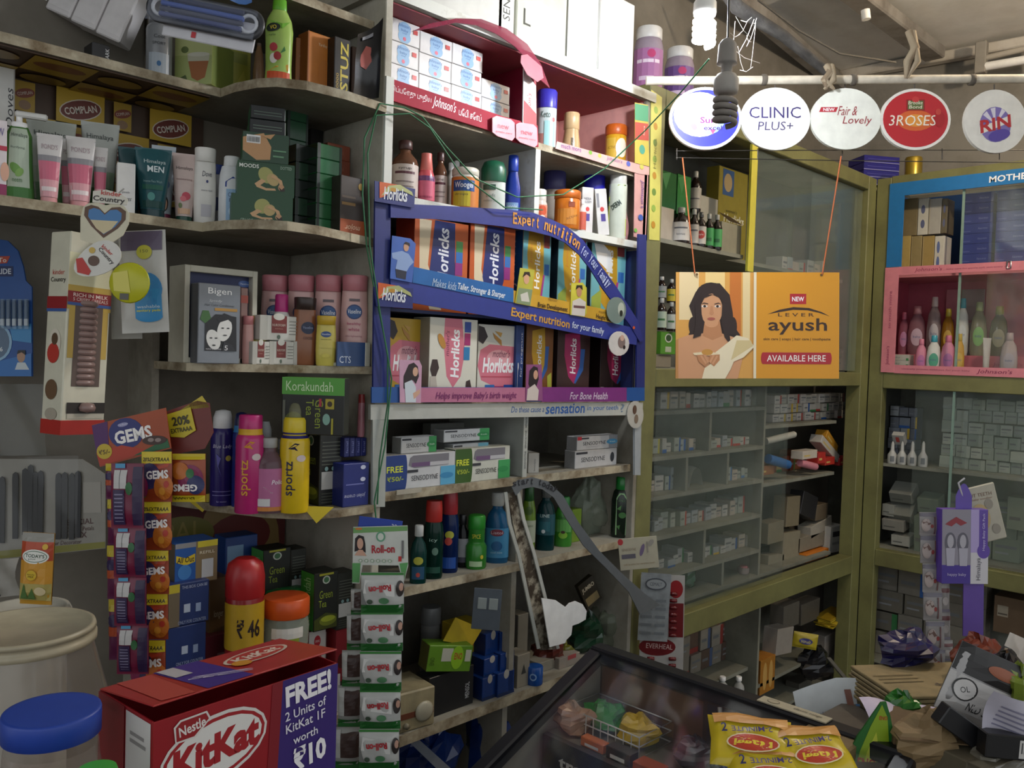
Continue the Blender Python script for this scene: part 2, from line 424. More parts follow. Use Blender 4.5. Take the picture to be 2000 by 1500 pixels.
# ---------------------------------------------------------------- painted shelf unit
ub = empty('painted_shelving', (0, 0, 0), 0, 'tall white-painted shelving bay crammed with health drinks and toiletries', 'shelf')
PEEL = grime('#d9dad2', '#a59b86', .7, 9, .55, .75, .4)
MB().box(1.22, 1.242, 1.675, 2.099, -.12, 2.62, grime('#b9b5a6', '#8a8270', .7, 5), .002).build('side_panel', ub)
MB().box(1.2215, 1.2445, 1.668, 1.675, 1.9, 2.16, PEEL).build('edge_strip', ub)
MB().box(2.292, 2.31, 1.69, 2.099, -.12, 2.37, GREYB, .002).build('side_panel', ub)
MB().box(1.242, 2.292, 2.08, 2.099, -.1, 2.35, grime('#6f6b62', '#524d44', .8, 4)).build('back_panel', ub)
def bshelf(z, t=.022, x0=1.242, x1=2.292, y0=YB, m=None, e=None): return MB().box(x0, x1, y0, 2.08, z-t, z, m or GREYB, 0, {'-y': e or EDGE}).build('shelf_board', ub)
ZB0, ZB1, ZB2, ZB3, ZB4, ZB5, ZB6 = 2.385, 2.12, 1.892, 1.375, 1.15, .897, .51
bshelf(ZB0, .03, 1.2, 2.33, 1.68, None, PEEL); bshelf(ZB1, .02); bshelf(ZB2, .022, 1.242, 2.292, YB, None, PEEL); bshelf(ZB3, .02, 1.242, 2.292, YB+.01)
bshelf(ZB4, .024); bshelf(ZB5, .024); bshelf(ZB6, .03)
MB().box(1.78, 1.80, 1.70, 2.08, ZB2, ZB1-.02, PEEL).build('divider', ub)
MB().box(1.745, 1.765, 1.71, 2.08, ZB6, ZB5-.024, GREYB).build('divider', ub)
MB().box(1.76, 1.78, 1.71, 2.08, ZB5, ZB4-.024, GREYB).build('divider', ub)
MB().box(1.745, 1.765, 1.73, 2.08, -.1, ZB6-.03, GREYB).build('divider', ub)
# pink paper lining of the toiletries niche
PINKL = grime('#d98a86', '#b9605c', .6, 3, .4, .75, .1)
MB().box(1.80, 2.29, 2.072, 2.079, ZB1+.001, ZB0-.032, PINKL).build('paper_lining', ub)
MB().box(2.284, 2.2915, 1.705, 2.07, ZB1+.001, ZB0-.032, M('#dba29a', r=.6)).build('paper_lining', ub)
MB().box(1.243, 2.29, 1.70, 2.07, ZB0-.034, ZB0-.031, M('#8d3038', r=.6)).build('paper_lining', ub)
# ---------------------------------------------------------------- glazed cabinets
def frame(par, x0, x1, y0, y1, z0, z1, name, m=OLIVE): return MB().box(x0, x1, y0, y1, z0, z1, m, .003).build(name, par)
uc = empty('glass_cabinet', (0, 0, 0), 0, 'olive framed wall cabinet with sliding glass and pigeonhole shelves', 'cabinet')
for x0, x1 in ((2.311, 2.40), (4.10, XD)): frame(uc, x0, x1, 1.69, 1.76, -.12, 2.42, 'post')
frame(uc, 2.40, 4.10, 1.69, 1.75, 2.355, 2.42, 'rail'); frame(uc, 2.40, 4.10, 1.69, 1.76, 1.408, 1.472, 'rail'); frame(uc, 2.40, 4.10, 1.69, 1.76, .49, .575, 'rail')
frame(uc, 2.40, 4.10, 2.07, 2.099, -.1, 2.40, 'back_panel', grime('#6f7066', '#55544a', .8, 4))
frame(uc, 2.311, XD+.4, 1.76, 2.099, 2.40, 2.418, 'top_board', grime('#8c8a70', '#6a674f', .7, 4))
CSH = grime('#85867a', '#68675b', .6, 4)
def csh(x0, x1, z, t=.015, y0=1.80): return MB().box(x0, x1, y0, 2.07, z-t, z, CSH).build('shelf_board', uc)
def cdv(x, z0, z1, y0=1.81): return MB().box(x-.008, x+.008, y0, 2.07, z0, z1, CSH).build('divider', uc)
csh(2.40, 3.0, 1.925, .015, 1.72); csh(3.0, 4.1, 1.925, .015, 1.80); csh(2.40, 4.1, 1.475, .012, 1.77)
CZ = [1.315, 1.145, .998, .846, .692, .565]
for z in CZ[:5]: csh(2.40, 3.372, z)
csh(2.40, 4.1, .578)
cdv(3.38, .578, 1.41, 1.80)
for px, i in ((1381, 1), (1338, 2), (1418, 2), (1378, 4), (1416, 5)):
    cdv(F(px, 900, 1.82).x, CZ[i], CZ[i-1]-.015)
for z in (1.232, .977): csh(3.388, 4.1, z)
csh(2.40, 3.32, .185); cdv(3.33, -.1, .49, 1.76); csh(3.34, 4.1, .08); csh(2.4, 4.1, -.08)
MB().box(2.985, 3.03, 1.69, 1.70, 1.86, 2.352, M('#cfc64a', r=.5)).build('yellow_strip', uc)
front_p = None
ud = empty('glass_cabinet', (0, 0, 0), 0, 'olive framed corner cabinet with blue and pink display linings behind glass', 'cabinet')
frame(ud, XD+.001, XD+.06, 1.62, 1.689, -.12, 2.42, 'post')
frame(ud, XD+.001, XD+.06, .3, 1.62, 2.385, 2.425, 'rail'); frame(ud, XD+.001, XD+.06, .3, 1.62, 1.40, 1.475, 'rail'); frame(ud, XD+.001, XD+.06, .3, 1.62, .53, .61, 'rail')
frame(ud, 4.60, 4.63, .3, 2.05, -.1, 2.40, 'back_panel', grime('#6f7066', '#55544a', .8, 4))
for z in (1.03, .612, 1.476, .05): MB().box(XD+.06, 4.60, .3, 1.70, z-.015, z, CSH).build('shelf_board', ud)
MB().box(XD+.06, 4.60, .3, 1.70, 1.94, 1.955, M('#c9828c', r=.5)).build('shelf_board', ud)
MB().box(XD+.06, 4.60, 1.68, 1.69, .61, 2.40, M('#4b4d48', r=.7)).build('side_panel', ud)
BLU = M('#1f6fae', r=.4)
MB().box(XD-.006, XD, .3, 1.625, 2.325, 2.388, BLU).build('blue_header', ud)
MB().box(XD-.006, XD, 1.555, 1.625, 1.986, 2.325, BLU).build('blue_strip', ud)
MB().box(XD+.05, 4.6, 1.672, 1.679, 1.96, 2.38, M('#12457a', r=.5)).build('blue_lining', ud)
MB().box(4.592, 4.599, .3, 1.67, 1.96, 2.38, M('#123a6a', r=.5)).build('blue_lining', ud)
PK = M('#d1818f', r=.5)
MB().box(XD-.006, XD, .3, 1.5649, 1.945, 1.985, PK).build('pink_header', ud)
MB().box(XD-.0075, XD, 1.565, 1.628, 1.478, 1.984, PK).build('pink_strip', ud)
MB().box(XD-.006, XD, .3, 1.5649, 1.475, 1.515, PK).build('pink_strip', ud)
MB().box(XD+.05, 4.6, 1.66, 1.67, 1.48, 1.94, M('#a8485a', r=.6)).build('pink_lining', ud)
MB().box(4.585, 4.599, .3, 1.66, 1.48, 1.94, M('#b3596a', r=.6)).build('pink_lining', ud)
def PX(X): return Pr(1, 1, lambda x, y, e: (X-e, -(x+.5), y))     # print on a board facing -x: horizontal coordinate is -y
def PM(Y): return Pr(1, 1, lambda x, y, e: (x+.5, Y-e, y))        # print on a board facing -y
p = PX(XD-.006)
p.text("MOTHER'S NEEDS", -1.02, 2.355, .34, .03, '#e8eef4', b=.02)
p.text("Johnson's", -1.43, 1.965, .12, .022, '#8d2a52', sh=.3); p.text("baby care for gentle soft skin every day", -1.22, 1.963, .26, .009, '#a2486a')
p.text("Johnson's", -1.13, 1.495, .14, .024, '#7d1a48', sh=.3); p.text("clinically proven mildness for your baby", -1.38, 1.497, .3, .009, '#8d3a5a')
p.k = 16; p.text("Johnson's", -1.597, 1.56, .09, .02, '#8d2a52', rot=90); p.text("so much more", -1.597, 1.78, .18, .014, '#a2486a', rot=90)
p.build(ud, 'lettering')
# sliding panes
def pane(par, x0, x1, y0, y1, z0, z1, a, key): return MB().box(x0, x1, y0, y1, z0, z1, glassy('#9fb0a8', a, .05, key), .0005).build('glass_pane', par)
pane(uc, 3.03, 4.09, 1.715, 1.719, 1.48, 2.35, .11, 1); pane(uc, 3.6, 4.08, 1.735, 1.739, 1.48, 2.35, .05, 2)
pane(uc, 2.45, F(1537, 900, 1.715).x, 1.715, 1.719, .58, 1.405, .05, 3); pane(uc, 2.42, 3.18, 1.735, 1.739, .58, 1.405, .03, 2)
pane(ud, XD+.02, XD+.024, .35, 1.30, 1.99, 2.37, .04, 4); pane(ud, XD+.035, XD+.039, .35, 1.19, 1.48, 2.37, .05, 5)
pane(ud, XD+.02, XD+.024, .35, 1.30, 1.48, 1.94, .03, 6)
pane(ud, XD+.02, XD+.024, .35, 1.47, .63, 1.40, .06, 7); pane(ud, XD+.035, XD+.039, .35, 1.26, .63, 1.40, .04, 8)
MB().box(XD+.012, XD+.02, 1.293, 1.303, .63, 2.38, M('#7f9a90', r=.2)).build('pane_edge', ud)
MB().tube([(XD-.01, 1.10, 1.955), (XD-.01, 1.10, 1.985), (XD-.01, 1.085, 1.985), (XD-.01, 1.085, 1.955)], .003, M('#c8ccd0', m=1, r=.25), 6, True).build('pane_handle', ud)
# ================================================================ lamps, pipe, hanging signs
def campose(name, P, label=None, cat=None, group=None, tilt=0):
    o = bpy.data.objects.new(name, None); COL.objects.link(o); o.empty_display_size = .05
    x, y, z = rt, fw, up
    if tilt: c, s = cos(tilt), sin(tilt); x, z = rt*c+up*s, up*c-rt*s
    o.matrix_world = Matrix(((x.x, y.x, z.x, P.x), (x.y, y.y, z.y, P.y), (x.z, y.z, z.z, P.z), (0, 0, 0, 1)))
    return tag(o, label, cat, group)
def spiral(r, h, turns, tr, z0, n=16):
    pts = []
    N = int(turns*n)
    for i in range(N+1):
        a = 2*pi*i/n; pts.append((r*cos(a), r*sin(a), z0-h*i/N))
    return pts
def cfl(P, label, glow, dusty, s=1.0):
    o = empty('spiral_bulb', P, .4, label, 'bulb')
    hm = M('#8f8b86', r=.8) if dusty else M('#e9e7e2', r=.4)
    MB().lathe([(.006*s, .205*s), (.014*s, .2*s), (.021*s, .19*s), (.023*s, .15*s), (.024*s, .145*s), (.013*s, .143*s), (.013*s, .122*s)], hm, 18).build('lamp_holder', o)
    MB().lathe([(.013*s, .124*s), (.022*s, .12*s), (.029*s, .108*s), (.0295*s, .085*s), (.027*s, .076*s), (.015*s, .074*s)], M('#a9a59f', r=.8) if dusty else M('#f2f2ee', r=.4), 20).build('ballast', o)
    sm = M('#8c8781', r=.85, n=.15) if dusty else M('#f4f8ff', r=.3, e=glow, n=0)
    pts = [(.016*s, 0, .078*s)]+spiral(.0235*s, .062*s, 4, 0, .066*s)+[(.0, .0, .0)]
    MB().tube(pts[:-1], .0068*s, sm, 8).build('spiral_tube', o)
    w = MB().tube([(0, 0, .2*s), (.004, .002, .3), (-.006, .004, .42), (0, 0, .62)], .0025, M('#2b2a28', r=.6), 6); w.build('cable', o)
    return o
Pl = Cd(1374, 90, 2.16); cfl(Pl, 'glowing white spiral bulb hanging beneath the ceiling', LAMP_STRENGTH, False)
Pd = Cd(1415, 246, 2.0); dusty = cfl(Pd, 'dusty unlit spiral bulb hanging before the blue detergent sign', 0, True)
wb = empty('hanging_bulb', (3.3, .45, 2.72), 0, 'warm round bulb hanging from the ceiling near the shop entrance', 'bulb')
MB().lathe([(0, 0), (.012, .002), (.026, .014), (.03, .032), (.026, .05), (.016, .066), (.013, .075)], M('#ffe9cc', r=.3, e=WARM_STRENGTH, n=0), 16).build('glass_bulb', wb)
MB().lathe([(.015, .074), (.017, .076), (.017, .11), (.008, .118)], M('#2a2826', r=.5), 14).build('lamp_holder', wb); MB().tube([(0, 0, .115), (.003, 0, .16), (0, 0, .43)], .0025, M('#2b2a28', r=.6), 6).build('cable', wb)
rp = random.Random(3)
mbw = MB(); c0 = Cd(1437, 60, 2.05)
for i in range(14):
    a = c0+Vector((rp.uniform(-.005, .09), rp.uniform(-.03, .03), rp.uniform(-.08, .05))); b = c0+Vector((rp.uniform(-.005, .1), rp.uniform(-.03, .03), rp.uniform(-.09, .06)))
    mbw.tube([a, (a+b)/2+Vector((0, 0, -.008)), b], .0008, M('#d8d2c8', r=.9), 4)
cw = mbw.build('cobweb_thread_net', dusty); cw.matrix_parent_inverse = (Matrix.Translation(Pd) @ Matrix.Rotation(.4, 4, 'Z')).inverted(); cw['kind'] = 'stuff'
DS = 2.6; PXM = DS/FPX
pp = empty('ceiling_pipe', Cd(1262, 158, DS), 0, 'cream painted metal pipe carrying the round signs', 'pipe')
d = Cd(2500, 151, DS)-Cd(1262, 158, DS)
MB().tube([Vector((0, 0, 0)), d*.5, d], .0135, M('#cfc6b4', r=.5, n=.12), 12).build('tube', pp)
for px, hh in ((1492, 26), (1666, 30), (1898, 30)):
    q = Cd(px, 156, DS)-Cd(1262, 158, DS)
    MB().lathe([(.016, -.008), (.0175, -.006), (.0175, .006), (.016, .008)], M('#5d564c', r=.8), 12, T=Matrix.Translation(q) @ Matrix.Rotation(-yaw, 4, 'Z') @ Matrix.Rotation(pi/2, 4, 'Y')).build('clamp', pp)
def knot(px, py0, py1, label):
    o = campose('rag_knot', Cd(px, py1, DS-.02), label, 'cloth'); hgt = (py1-py0)*PXM; rr = random.Random(px)
    for k in range(3):
        MB().tube([((k-1)*.008, 0, hgt), (rr.uniform(-.015, .015), -.01, hgt*.6), (rr.uniform(-.02, .02), -.012, hgt*.3), (rr.uniform(-.02, .02), 0, -.004)], [.009, .013, .012, .004], M('#7a6a55' if k % 2 else '#94866f', r=.9), 7).build('rag_strip', o)
knot(1618, 128, 172, 'brown rag tied round the sign pipe'); knot(1778, 62, 150, 'long grey rag tying the sign pipe to the ceiling joist')
MB().tube([Cd(1690, 20, 3.2), Cd(1692, 38, 3.2)], .017, M('#e4e0d6', r=.5), 10).build('ceiling_rose'); tag(bpy.data.objects['ceiling_rose'], 'small white porcelain lamp rose on the ceiling joist', 'fitting')
def conduit(name, pts, r, m, label, cat='cable'):
    return tag(MB().tube(pts, r, m, 8).build(name), label, cat)
conduit('electric_cable', [Cd(1480, 0, 3.3), Cd(1560, 60, 3.3), Cd(1640, 105, 3.3), Cd(1750, 122, 3.3)], .004, M('#5a554d', r=.8), 'thin dark cable sagging across the ceiling')
conduit('bundled_trunk_cable', [Cd(1410, -30, 2.5), Cd(1440, 15, 2.5), Cd(1530, 70, 2.6), Cd(1620, 145, 2.62)], [.022, .022, .018, .014], M('#3f3c38', r=.9, n=.3, b=.6), 'thick dusty bundle of old wiring running down to the pipe')
tl = empty('tube_light', G(1918, 131, 4.45), 0, 'white fluorescent tube light above the corner cabinet', 'lamp')
e1 = G(2030, 112, 4.45)-G(1918, 131, 4.45)
MB().tube([(0, 0, 0), e1], .02, M('#e8e8e4', r=.25), 12).build('glass_tube', tl)
MB().box(-.02, .02, -.02, .03, -.03, .12, M('#8c877d', r=.6), .004).build('bracket', tl)
MB().tube([Vector((0, .0, .04))+e1*-.02, Vector((0, 0, .055))+e1], .014, M('#a39c90', r=.6), 8).build('batten', tl)
# ---- round signs
def sign(label, px, py, rx, ry, rim, base, items, group='round brand signs on the pipe'):
    o = campose('round_sign', Cd(px, py, DS), label, 'sign', group); a, b = rx*PXM, ry*PXM; n = 40
    el = lambda k: [(a*k*cos(2*pi*i/n), b*k*sin(2*pi*i/n)) for i in range(n)]
    MB().prism(el(1), .012, M(rim, r=.35)).build('sign_board', o)
    p = Pr(2*a, 2*b, lambda x, y, e: (x, -e, y-b))
    if base: p.ell(.5, .5, .46, .455, base, n=40)
    p.go(items).build(o, 'lettering')
    MB().tube([(0, .006, b*.98), (0, .006, b+.018)], .002, M('#55504a'), 5).build('hook_wire', o)
    return o
sign('round blue sign with white swirl and detergent lettering', 1378, 231, 71, 61, '#f4f4f6', '#3a3ea8', [('e', .42, .56, .36, .36, '#f3f5fb'), ('e', .5, .5, .27, .27, '#9fd0ee'), ('e', .47, .56, .25, .27, '#f6f8fd'), ('e', .34, .36, .04, .06, '#e88aa8', 30), ('p', [(.6, .24), (.56, .32), (.64, .32)], '#d8568a'),
    ('t', 'Surf', .55, .47, .25, .1, '#8d2a86', 0, 0, .02), ('t', 'excel', .6, .345, .25, .075, '#4a2a86', 0, 0, .02)])
sign('round white sign reading CLINIC PLUS in thin dark capitals', 1515, 232, 68, 61, '#eef0e8', None, [('t', 'CLINIC', .49, .60, .74, .18, '#3d3470'), ('t', 'PLUS+', .5, .385, .5, .14, '#4d4670', 0, .1)])
sign('round white sign with red script and small red NEW flag', 1652, 232, 69, 60, '#eef0e6', None, [('p', [(.12, .61), (.36, .61), (.39, .69), (.15, .69)], '#b8323e'), ('t', 'NEW', .26, .65, .16, .05, '#ffffff', 0, 0, .02), ('t', 'Fair &', .53, .63, .27, .15, '#9d3c40', 0, .25), ('t', 'Lovely', .66, .46, .4, .16, '#9d3c40', 0, .25)])
sign('round red sign reading 3 ROSES with a small tea crest', 1788, 233, 69, 60, '#eeece4', '#b9232c', [('e', .5, .48, .26, .17, '#d2622c'), ('e', .5, .48, .16, .1, '#e2963a'), ('r', .37, .64, .63, .82, '#8d1a1e'), ('r', .39, .66, .61, .8, '#5a6b3a'), ('e', .5, .82, .05, .05, '#c43a3a'), ('t', 'Brooke', .5, .77, .2, .06, '#f0e8d0', 0, .1), ('t', 'Bond', .5, .7, .18, .055, '#f0e8d0', 0, .1), ('t', '3ROSES', .46, .48, .66, .17, '#f2e9da', 0, .15), ('e', .84, .5, .07, .13, '#a81e24'), ('e', .82, .62, .04, .05, '#c0443a')])
sign('round white sign with bold red lettering over a purple burst', 1944, 237, 61, 62, '#e2e0d8', None, [('e', .5, .45, .25, .28, '#7a6cae'), ('p', [(.5, .45), (.3, .6), (.36, .66)], '#d8d4e0'), ('p', [(.5, .45), (.42, .7), (.5, .72)], '#d8d4e0'), ('p', [(.5, .45), (.6, .7), (.66, .66)], '#d8d4e0'), ('e', .56, .28, .18, .09, '#53419a', 15), ('p', [(.22, .28), (.24, .4), (.8, .62), (.78, .5)], '#e2e0d8'), ('t', 'RIN', .5, .46, .5, .2, '#b3262c', 12, .15, .03)])
# wire rack that runs below the signs
wr = empty('wire_rack', Cd(1322, 300, DS), 0, 'thin wire rack running under the round signs', 'rack'); o0 = Cd(1322, 300, DS)
WM = M('#4f4c48', m=.8, r=.4)
for y0, y1 in ((295, 293), (308, 322)): MB().tube([Cd(1320, y0, DS+.03)-o0, Cd(1660, (y0+y1)/2-1, DS+.03)-o0, Cd(2470, y1, DS+.03)-o0], .0016, WM, 5).build('wire', wr)
for px in (1322, 1480, 1645, 1840, 1952): MB().tube([Cd(px, 290, DS+.03)-o0, Cd(px, 312, DS+.03)-o0], .0016, WM, 5).build('wire', wr)
# ---- hanging orange advertising board
Bo = campose('hanging_board', Cd(1478.5, 739, DS), 'orange advertising board with a dark-haired woman, hung on two strings', 'sign', tilt=-.004)
BWd, BHt = 318*PXM, 207*PXM
MB().box(-BWd/2, BWd/2, 0, .005, 0, BHt, M('#d9962a', r=.35)).build('panel', Bo)
def bf(x, y): return ((x-210)/1155, 1-(y-722)/745)
def bp(L): return [bf(*q) for q in L]
def be(cx, cy, rx, ry, col, rot=0): f = bf(cx, cy); return ('e', f[0], f[1], rx/1155, ry/745, col, rot)
p = Pr(BWd, BHt, lambda x, y, e: (x, -e, y))
SK, SK2, HR = '#d39a6e', '#c08457', '#2c1a14'
p.go([('r', 0, 0, .487, 1, '#dda24c'), ('r', .02, .55, .14, 1, '#ecd3a0'), ('r', .18, .8, .3, 1, '#efcf8a'), ('r', .33, .3, .4, 1, '#c9742a'), ('r', .41, .25, .455, 1, '#ebd39c'), ('p', bp([(210, 1200), (250, 1180), (240, 1470), (210, 1470)]), '#c58a4a'),
    be(458, 892, 112, 98, HR), be(345, 1120, 42, 85, HR, 12), be(602, 1130, 40, 95, HR, -8),
    ('p', bp([(430, 800), (520, 800), (590, 880), (612, 1000), (622, 1100), (668, 1165), (610, 1172), (608, 1240), (560, 1235), (380, 1190), (325, 1200), (300, 1160), (345, 1080), (303, 960), (350, 860)]), HR),
    ('p', bp([(228, 1190), (300, 1165), (415, 1150), (530, 1150), (640, 1185), (690, 1300), (650, 1470), (228, 1470)]), SK), ('p', bp([(415, 1060), (520, 1060), (540, 1170), (470, 1200), (400, 1170)]), SK2),
    be(462, 985, 78, 112, SK), be(462, 1080, 48, 30, SK), be(412, 962, 22, 9, '#f1e4d6'), be(505, 962, 22, 9, '#f1e4d6'), be(413, 962, 10, 9, '#20130f'), be(504, 962, 10, 9, '#20130f'),
    ('p', bp([(385, 948), (408, 936), (438, 942), (438, 948), (408, 943)]), '#2a1812'), ('p', bp([(482, 944), (510, 936), (532, 946), (510, 943), (482, 950)]), '#2a1812'), ('p', bp([(455, 960), (470, 960), (478, 1015), (462, 1024), (446, 1015)]), '#c78b60'), be(460, 1050, 28, 10, '#a8574a'), ('p', bp([(390, 880), (520, 876), (540, 940), (520, 905), (470, 880), (410, 905), (388, 950)]), HR),
    ('p', bp([(345, 960), (385, 900), (392, 1020), (410, 1090), (385, 1170), (330, 1190), (350, 1080)]), HR), ('p', bp([(538, 920), (590, 930), (612, 1060), (640, 1160), (590, 1160), (600, 1235), (555, 1180), (530, 1080)]), HR),
    ('p', bp([(490, 1285), (560, 1230), (640, 1165), (720, 1185), (766, 1245), (690, 1320), (620, 1350), (600, 1400), (560, 1470), (395, 1470), (415, 1395), (500, 1340)]), '#efe0bd'), ('p', bp([(640, 1200), (740, 1200), (755, 1240), (600, 1340)]), '#d9c48e'),
    ('p', bp([(330, 1290), (430, 1280), (510, 1290), (500, 1310), (340, 1305)]), '#e9d7b0'), be(432, 1285, 40, 22, '#c9903c'), ('p', bp([(360, 1305), (420, 1300), (440, 1340), (420, 1390), (370, 1350)]), SK2), ('p', bp([(520, 1300), (450, 1305), (440, 1350), (480, 1385), (520, 1340)]), SK2), ('p', bp([(380, 1310), (395, 1308), (430, 1360), (420, 1372)]), SK), ('p', bp([(405, 1304), (420, 1304), (445, 1350), (436, 1366)]), SK),
    ('p', bp([(470, 1304), (485, 1306), (455, 1366), (445, 1352)]), SK), ('p', bp([(496, 1308), (510, 1312), (475, 1372), (464, 1362)]), SK), ('r', .475, 0, .492, 1, '#eadcbc'), ('r', .492, 0, 1, 1, '#dd981f'),
    ('r', .697, .70, .797, .798, '#b8242c'), ('t', 'NEW', .747, .748, .074, .044, '#ffffff', 0, 0, .02),
    ('p', bp([(858, 1016), (940, 985), (1040, 966), (1150, 972), (1240, 1000), (1298, 1030), (1220, 1005), (1140, 988), (1040, 985), (950, 1000)]), '#3a2418'), ('t', 'L E V E R', .735, .6, .22, .032, '#4a2c18', 0, 0, .01), ('t', 'ayush', .745, .49, .36, .155, '#3a2418', 0, 0, .012),
    ('t', 'skin care | soaps | hair care | toothpaste', .741, .368, .41, .032, '#4a2c10', 0, 0, .008), ('r', .53, .135, .945, .245, '#b3222e'), ('e', .533, .19, .012, .055, '#b3222e'), ('e', .942, .19, .012, .055, '#b3222e'), ('t', 'AVAILABLE HERE', .737, .19, .36, .06, '#f6efe6', 0, 0, .008),
    be(355, 740, 9, 9, '#6a4a20'), be(1236, 740, 9, 9, '#6a4a20')])
p.build(Bo, 'lettering')
STR = M('#c46a3c', r=.7)
for a, b in (((1333, 308), (1357, 534)), ((1643, 305), (1606, 536))):
    k = Bo.matrix_world.inverted(); MB().tube([k @ Cd(*a, DS-.004), k @ ((Cd(*a, DS-.006)+Cd(*b, DS-.006))/2), k @ Cd(*b, DS-.006)], .0022, STR, 6).build('string', Bo)
# ================================================================ goods on the old wooden shelving
AER = [(.97, 0), (1, .012), (1, .74), (.95, .775), (.8, .81)]
AERC = [(.78, .8), (.82, .81), (.8, .92), (.62, .985), (.2, 1)]
MED = [(.95, 0), (1, .02), (1, .6), (.9, .68), (.52, .78), (.42, .8), (.42, .86)]
MEDC = [(.5, .85), (.53, .86), (.53, .985), (.46, 1)]
JAR = [(.95, 0), (1, .03), (1, .76), (.94, .79)]
JARC = [(1.0, .78), (1.04, .79), (1.04, .97), (.95, 1)]
LOT = [(.86, 0), (.94, .02), (1, .3), (.98, .6), (.92, .82)]
LOTC = [(.86, .82), (.9, .825), (.95, .985), (.9, 1)]
SHM = [(.9, 0), (1, .03), (1, .55), (.92, .75), (.78, .85)]
SHMC = [(.62, .85), (.66, .86), (.62, .985), (.55, 1)]
# --- wallpaper of yellow and brown squares behind the second shelf
pw = MB().box(-.2, .96, 2.074, 2.079, ZA2+.06, ZA1-.021, M('#4a3524', r=.5)).build('poster_sheet'); tag(pw, 'yellow and brown chequered drink poster on the wall behind the tubes', 'poster')
p = PM(2.074)
for i in range(12):
    for j in range(3):
        x = -.2+i*.102; z = ZA2+.062+j*.0765
        if x+.102 > .97 or z+.0765 > ZA1-.02: continue
        if (i+j) % 2 == 0:
            p.poly([(x, z), (x+.102, z), (x+.102, z+.0765), (x, z+.0765)], '#b8961e')
            p.ell(x+.051, z+.034, .046, .023, '#cfc4b0', 16); p.ell(x+.051, z+.034, .0435, .0205, '#6a2a1c', 16); p.text('COMPLAN', x+.051, z+.034, .07, .016, '#d8cfc0', rot=16, b=.02)
        else:
            p.poly([(x+.02, z+.006), (x+.06, z+.006), (x+.06, z+.07), (x+.02, z+.07)], '#a5851e'); p.ell(x+.04, z+.045, .02, .01, '#7d3a24', 18); p.text('COMPLAN', x+.04, z+.045, .03, .007, '#cfc4b4', rot=18); p.ell(x+.04, z+.02, .012, .01, '#8a6a4a')
p.build(pw)
pu = MB().box(-.2, .88, 1.87, 2.09, ZA1-.024, ZA1-.0205, M('#4a3524', r=.6)).build('poster_sheet'); tag(pu, 'chequered poster pasted under the top shelf board', 'poster')
p = Pr(1, 1, lambda x, y, e: (x+.5, y, ZA1-.024-e))
for i in range(9):
    for j in range(2):
        x = -.2+i*.12; y = 1.87+j*.11
        if (i+j) % 2 == 0: p.poly([(x, y), (x, y+.11), (x+.12, y+.11), (x+.12, y)], '#a5882a'); p.ell(x+.06, y+.05, .05, .024, '#7a4a2a')
        else: p.ell(x+.06, y+.05, .045, .03, '#8a6f2c')
p.build(pu)
# --- top boards
for i in range(4):
    t = -.42; o = campose('white_carton', Cd(38+i*49, -10+i*24, 1.88), ['plain white carton leaning at the top, outermost of four', 'second plain white carton of the leaning row', 'third plain white carton of the leaning row', 'plain white carton at the inner end of the leaning row'][i], 'box', 'leaning white cartons', t)
    MB().box(0, .0585, 0, .055, 0, .21, M('#f4f0f0', r=.5, n=.04, sc=8), .003).build('body', o); MB().box(.004, .0545, -.0008, 0, .012, .2, M('#f8f4f4', r=.5)).build('front_flap', o)
carton('black_carton', 'black perfume carton with white PARK lettering below the white cartons', (180, 215, 85, 112), 1.88, ZA1, .05, '#1b1b1d', [('t', 'PARK', .84, .4, .75, .22, '#d8d8d8', 90)], top='#222226')
bottle('spray_can', 'silver-grey spray can on the top shelf beside the blister pack', (286, 334, 25, 140), 1.92, ZA1, AER, '#8d9094', AERC, None, [('r', .1, .06, .9, .36, '#aab4be'), ('t', 'Cool', .5, .6, .4, .05, '#33363a'), ('t', 'SPORT', .5, .5, .5, .04, '#33363a'), ('e', .5, .2, .08, .04, '#3a6a9a')], cat='can', capcol='#6a6c70')
bl = campose('blister_pack', Cd(402, 46, 1.72), 'clear blister pack of blue strips with round grey ends on the top shelf', 'package', tilt=-.2)
MB().box(-.085, .105, 0, .004, -.04, .02, M('#d8d8de', r=.5), .002).build('card', bl)
def stad(cx, L, r, n=10): return [(cx+L/2+r*cos(a), r*sin(a)) for a in [-pi/2+pi*i/n for i in range(n+1)]]+[(cx-L/2+r*cos(a), r*sin(a)) for a in [pi/2+pi*i/n for i in range(n+1)]]
st = stad(0, .18, .026)
MB().tube([(x, -.008, z+.012) for x, z in st], .0065, M('#3a3b3f', r=.35), 8, True).build('rubber_rim', bl)
for sx in (-.09, .09):
    MB().tube([(sx+.017*cos(a), -.012, .012+.017*sin(a)) for a in [2*pi*i/14 for i in range(14)]], .004, M('#c8ccd4', r=.2), 6, True).build('ring', bl)
for k in range(4): MB().box(-.09, .08, -.02, -.008, -.008+k*.011, .0015+k*.011, M(['#2c3a78', '#1d2140', '#3c58a8', '#22284a'][k], r=.2), .002).build('blade_strip', bl)
MB().sheet(lambda u, v: ((u-.5)*.22, -.026-.012*sin(pi*v)*sin(pi*u), .006+(v-.5)*.058), 8, 6, glassy('#c8d4f0', .1, .1)).build('clear_bubble', bl)
front(.19, 0, .06).go([('r', .32, .1, .37, .3, '#c8323a')]).build(bl).location = (.01, -.001, -.04)
ch = campose('plastic_wrap', Cd(430, 8, 1.75), 'crumpled blue plastic wrap above the blister pack', 'package', tilt=-.16)
MB().sheet(lambda u, v: ((u-.5)*.14, -.02+.012*sin(9*u+3*v)*cos(7*v), .01+v*.06+.008*sin(6*u)), 10, 5, M('#5d86c8', r=.2)).build('film', ch)
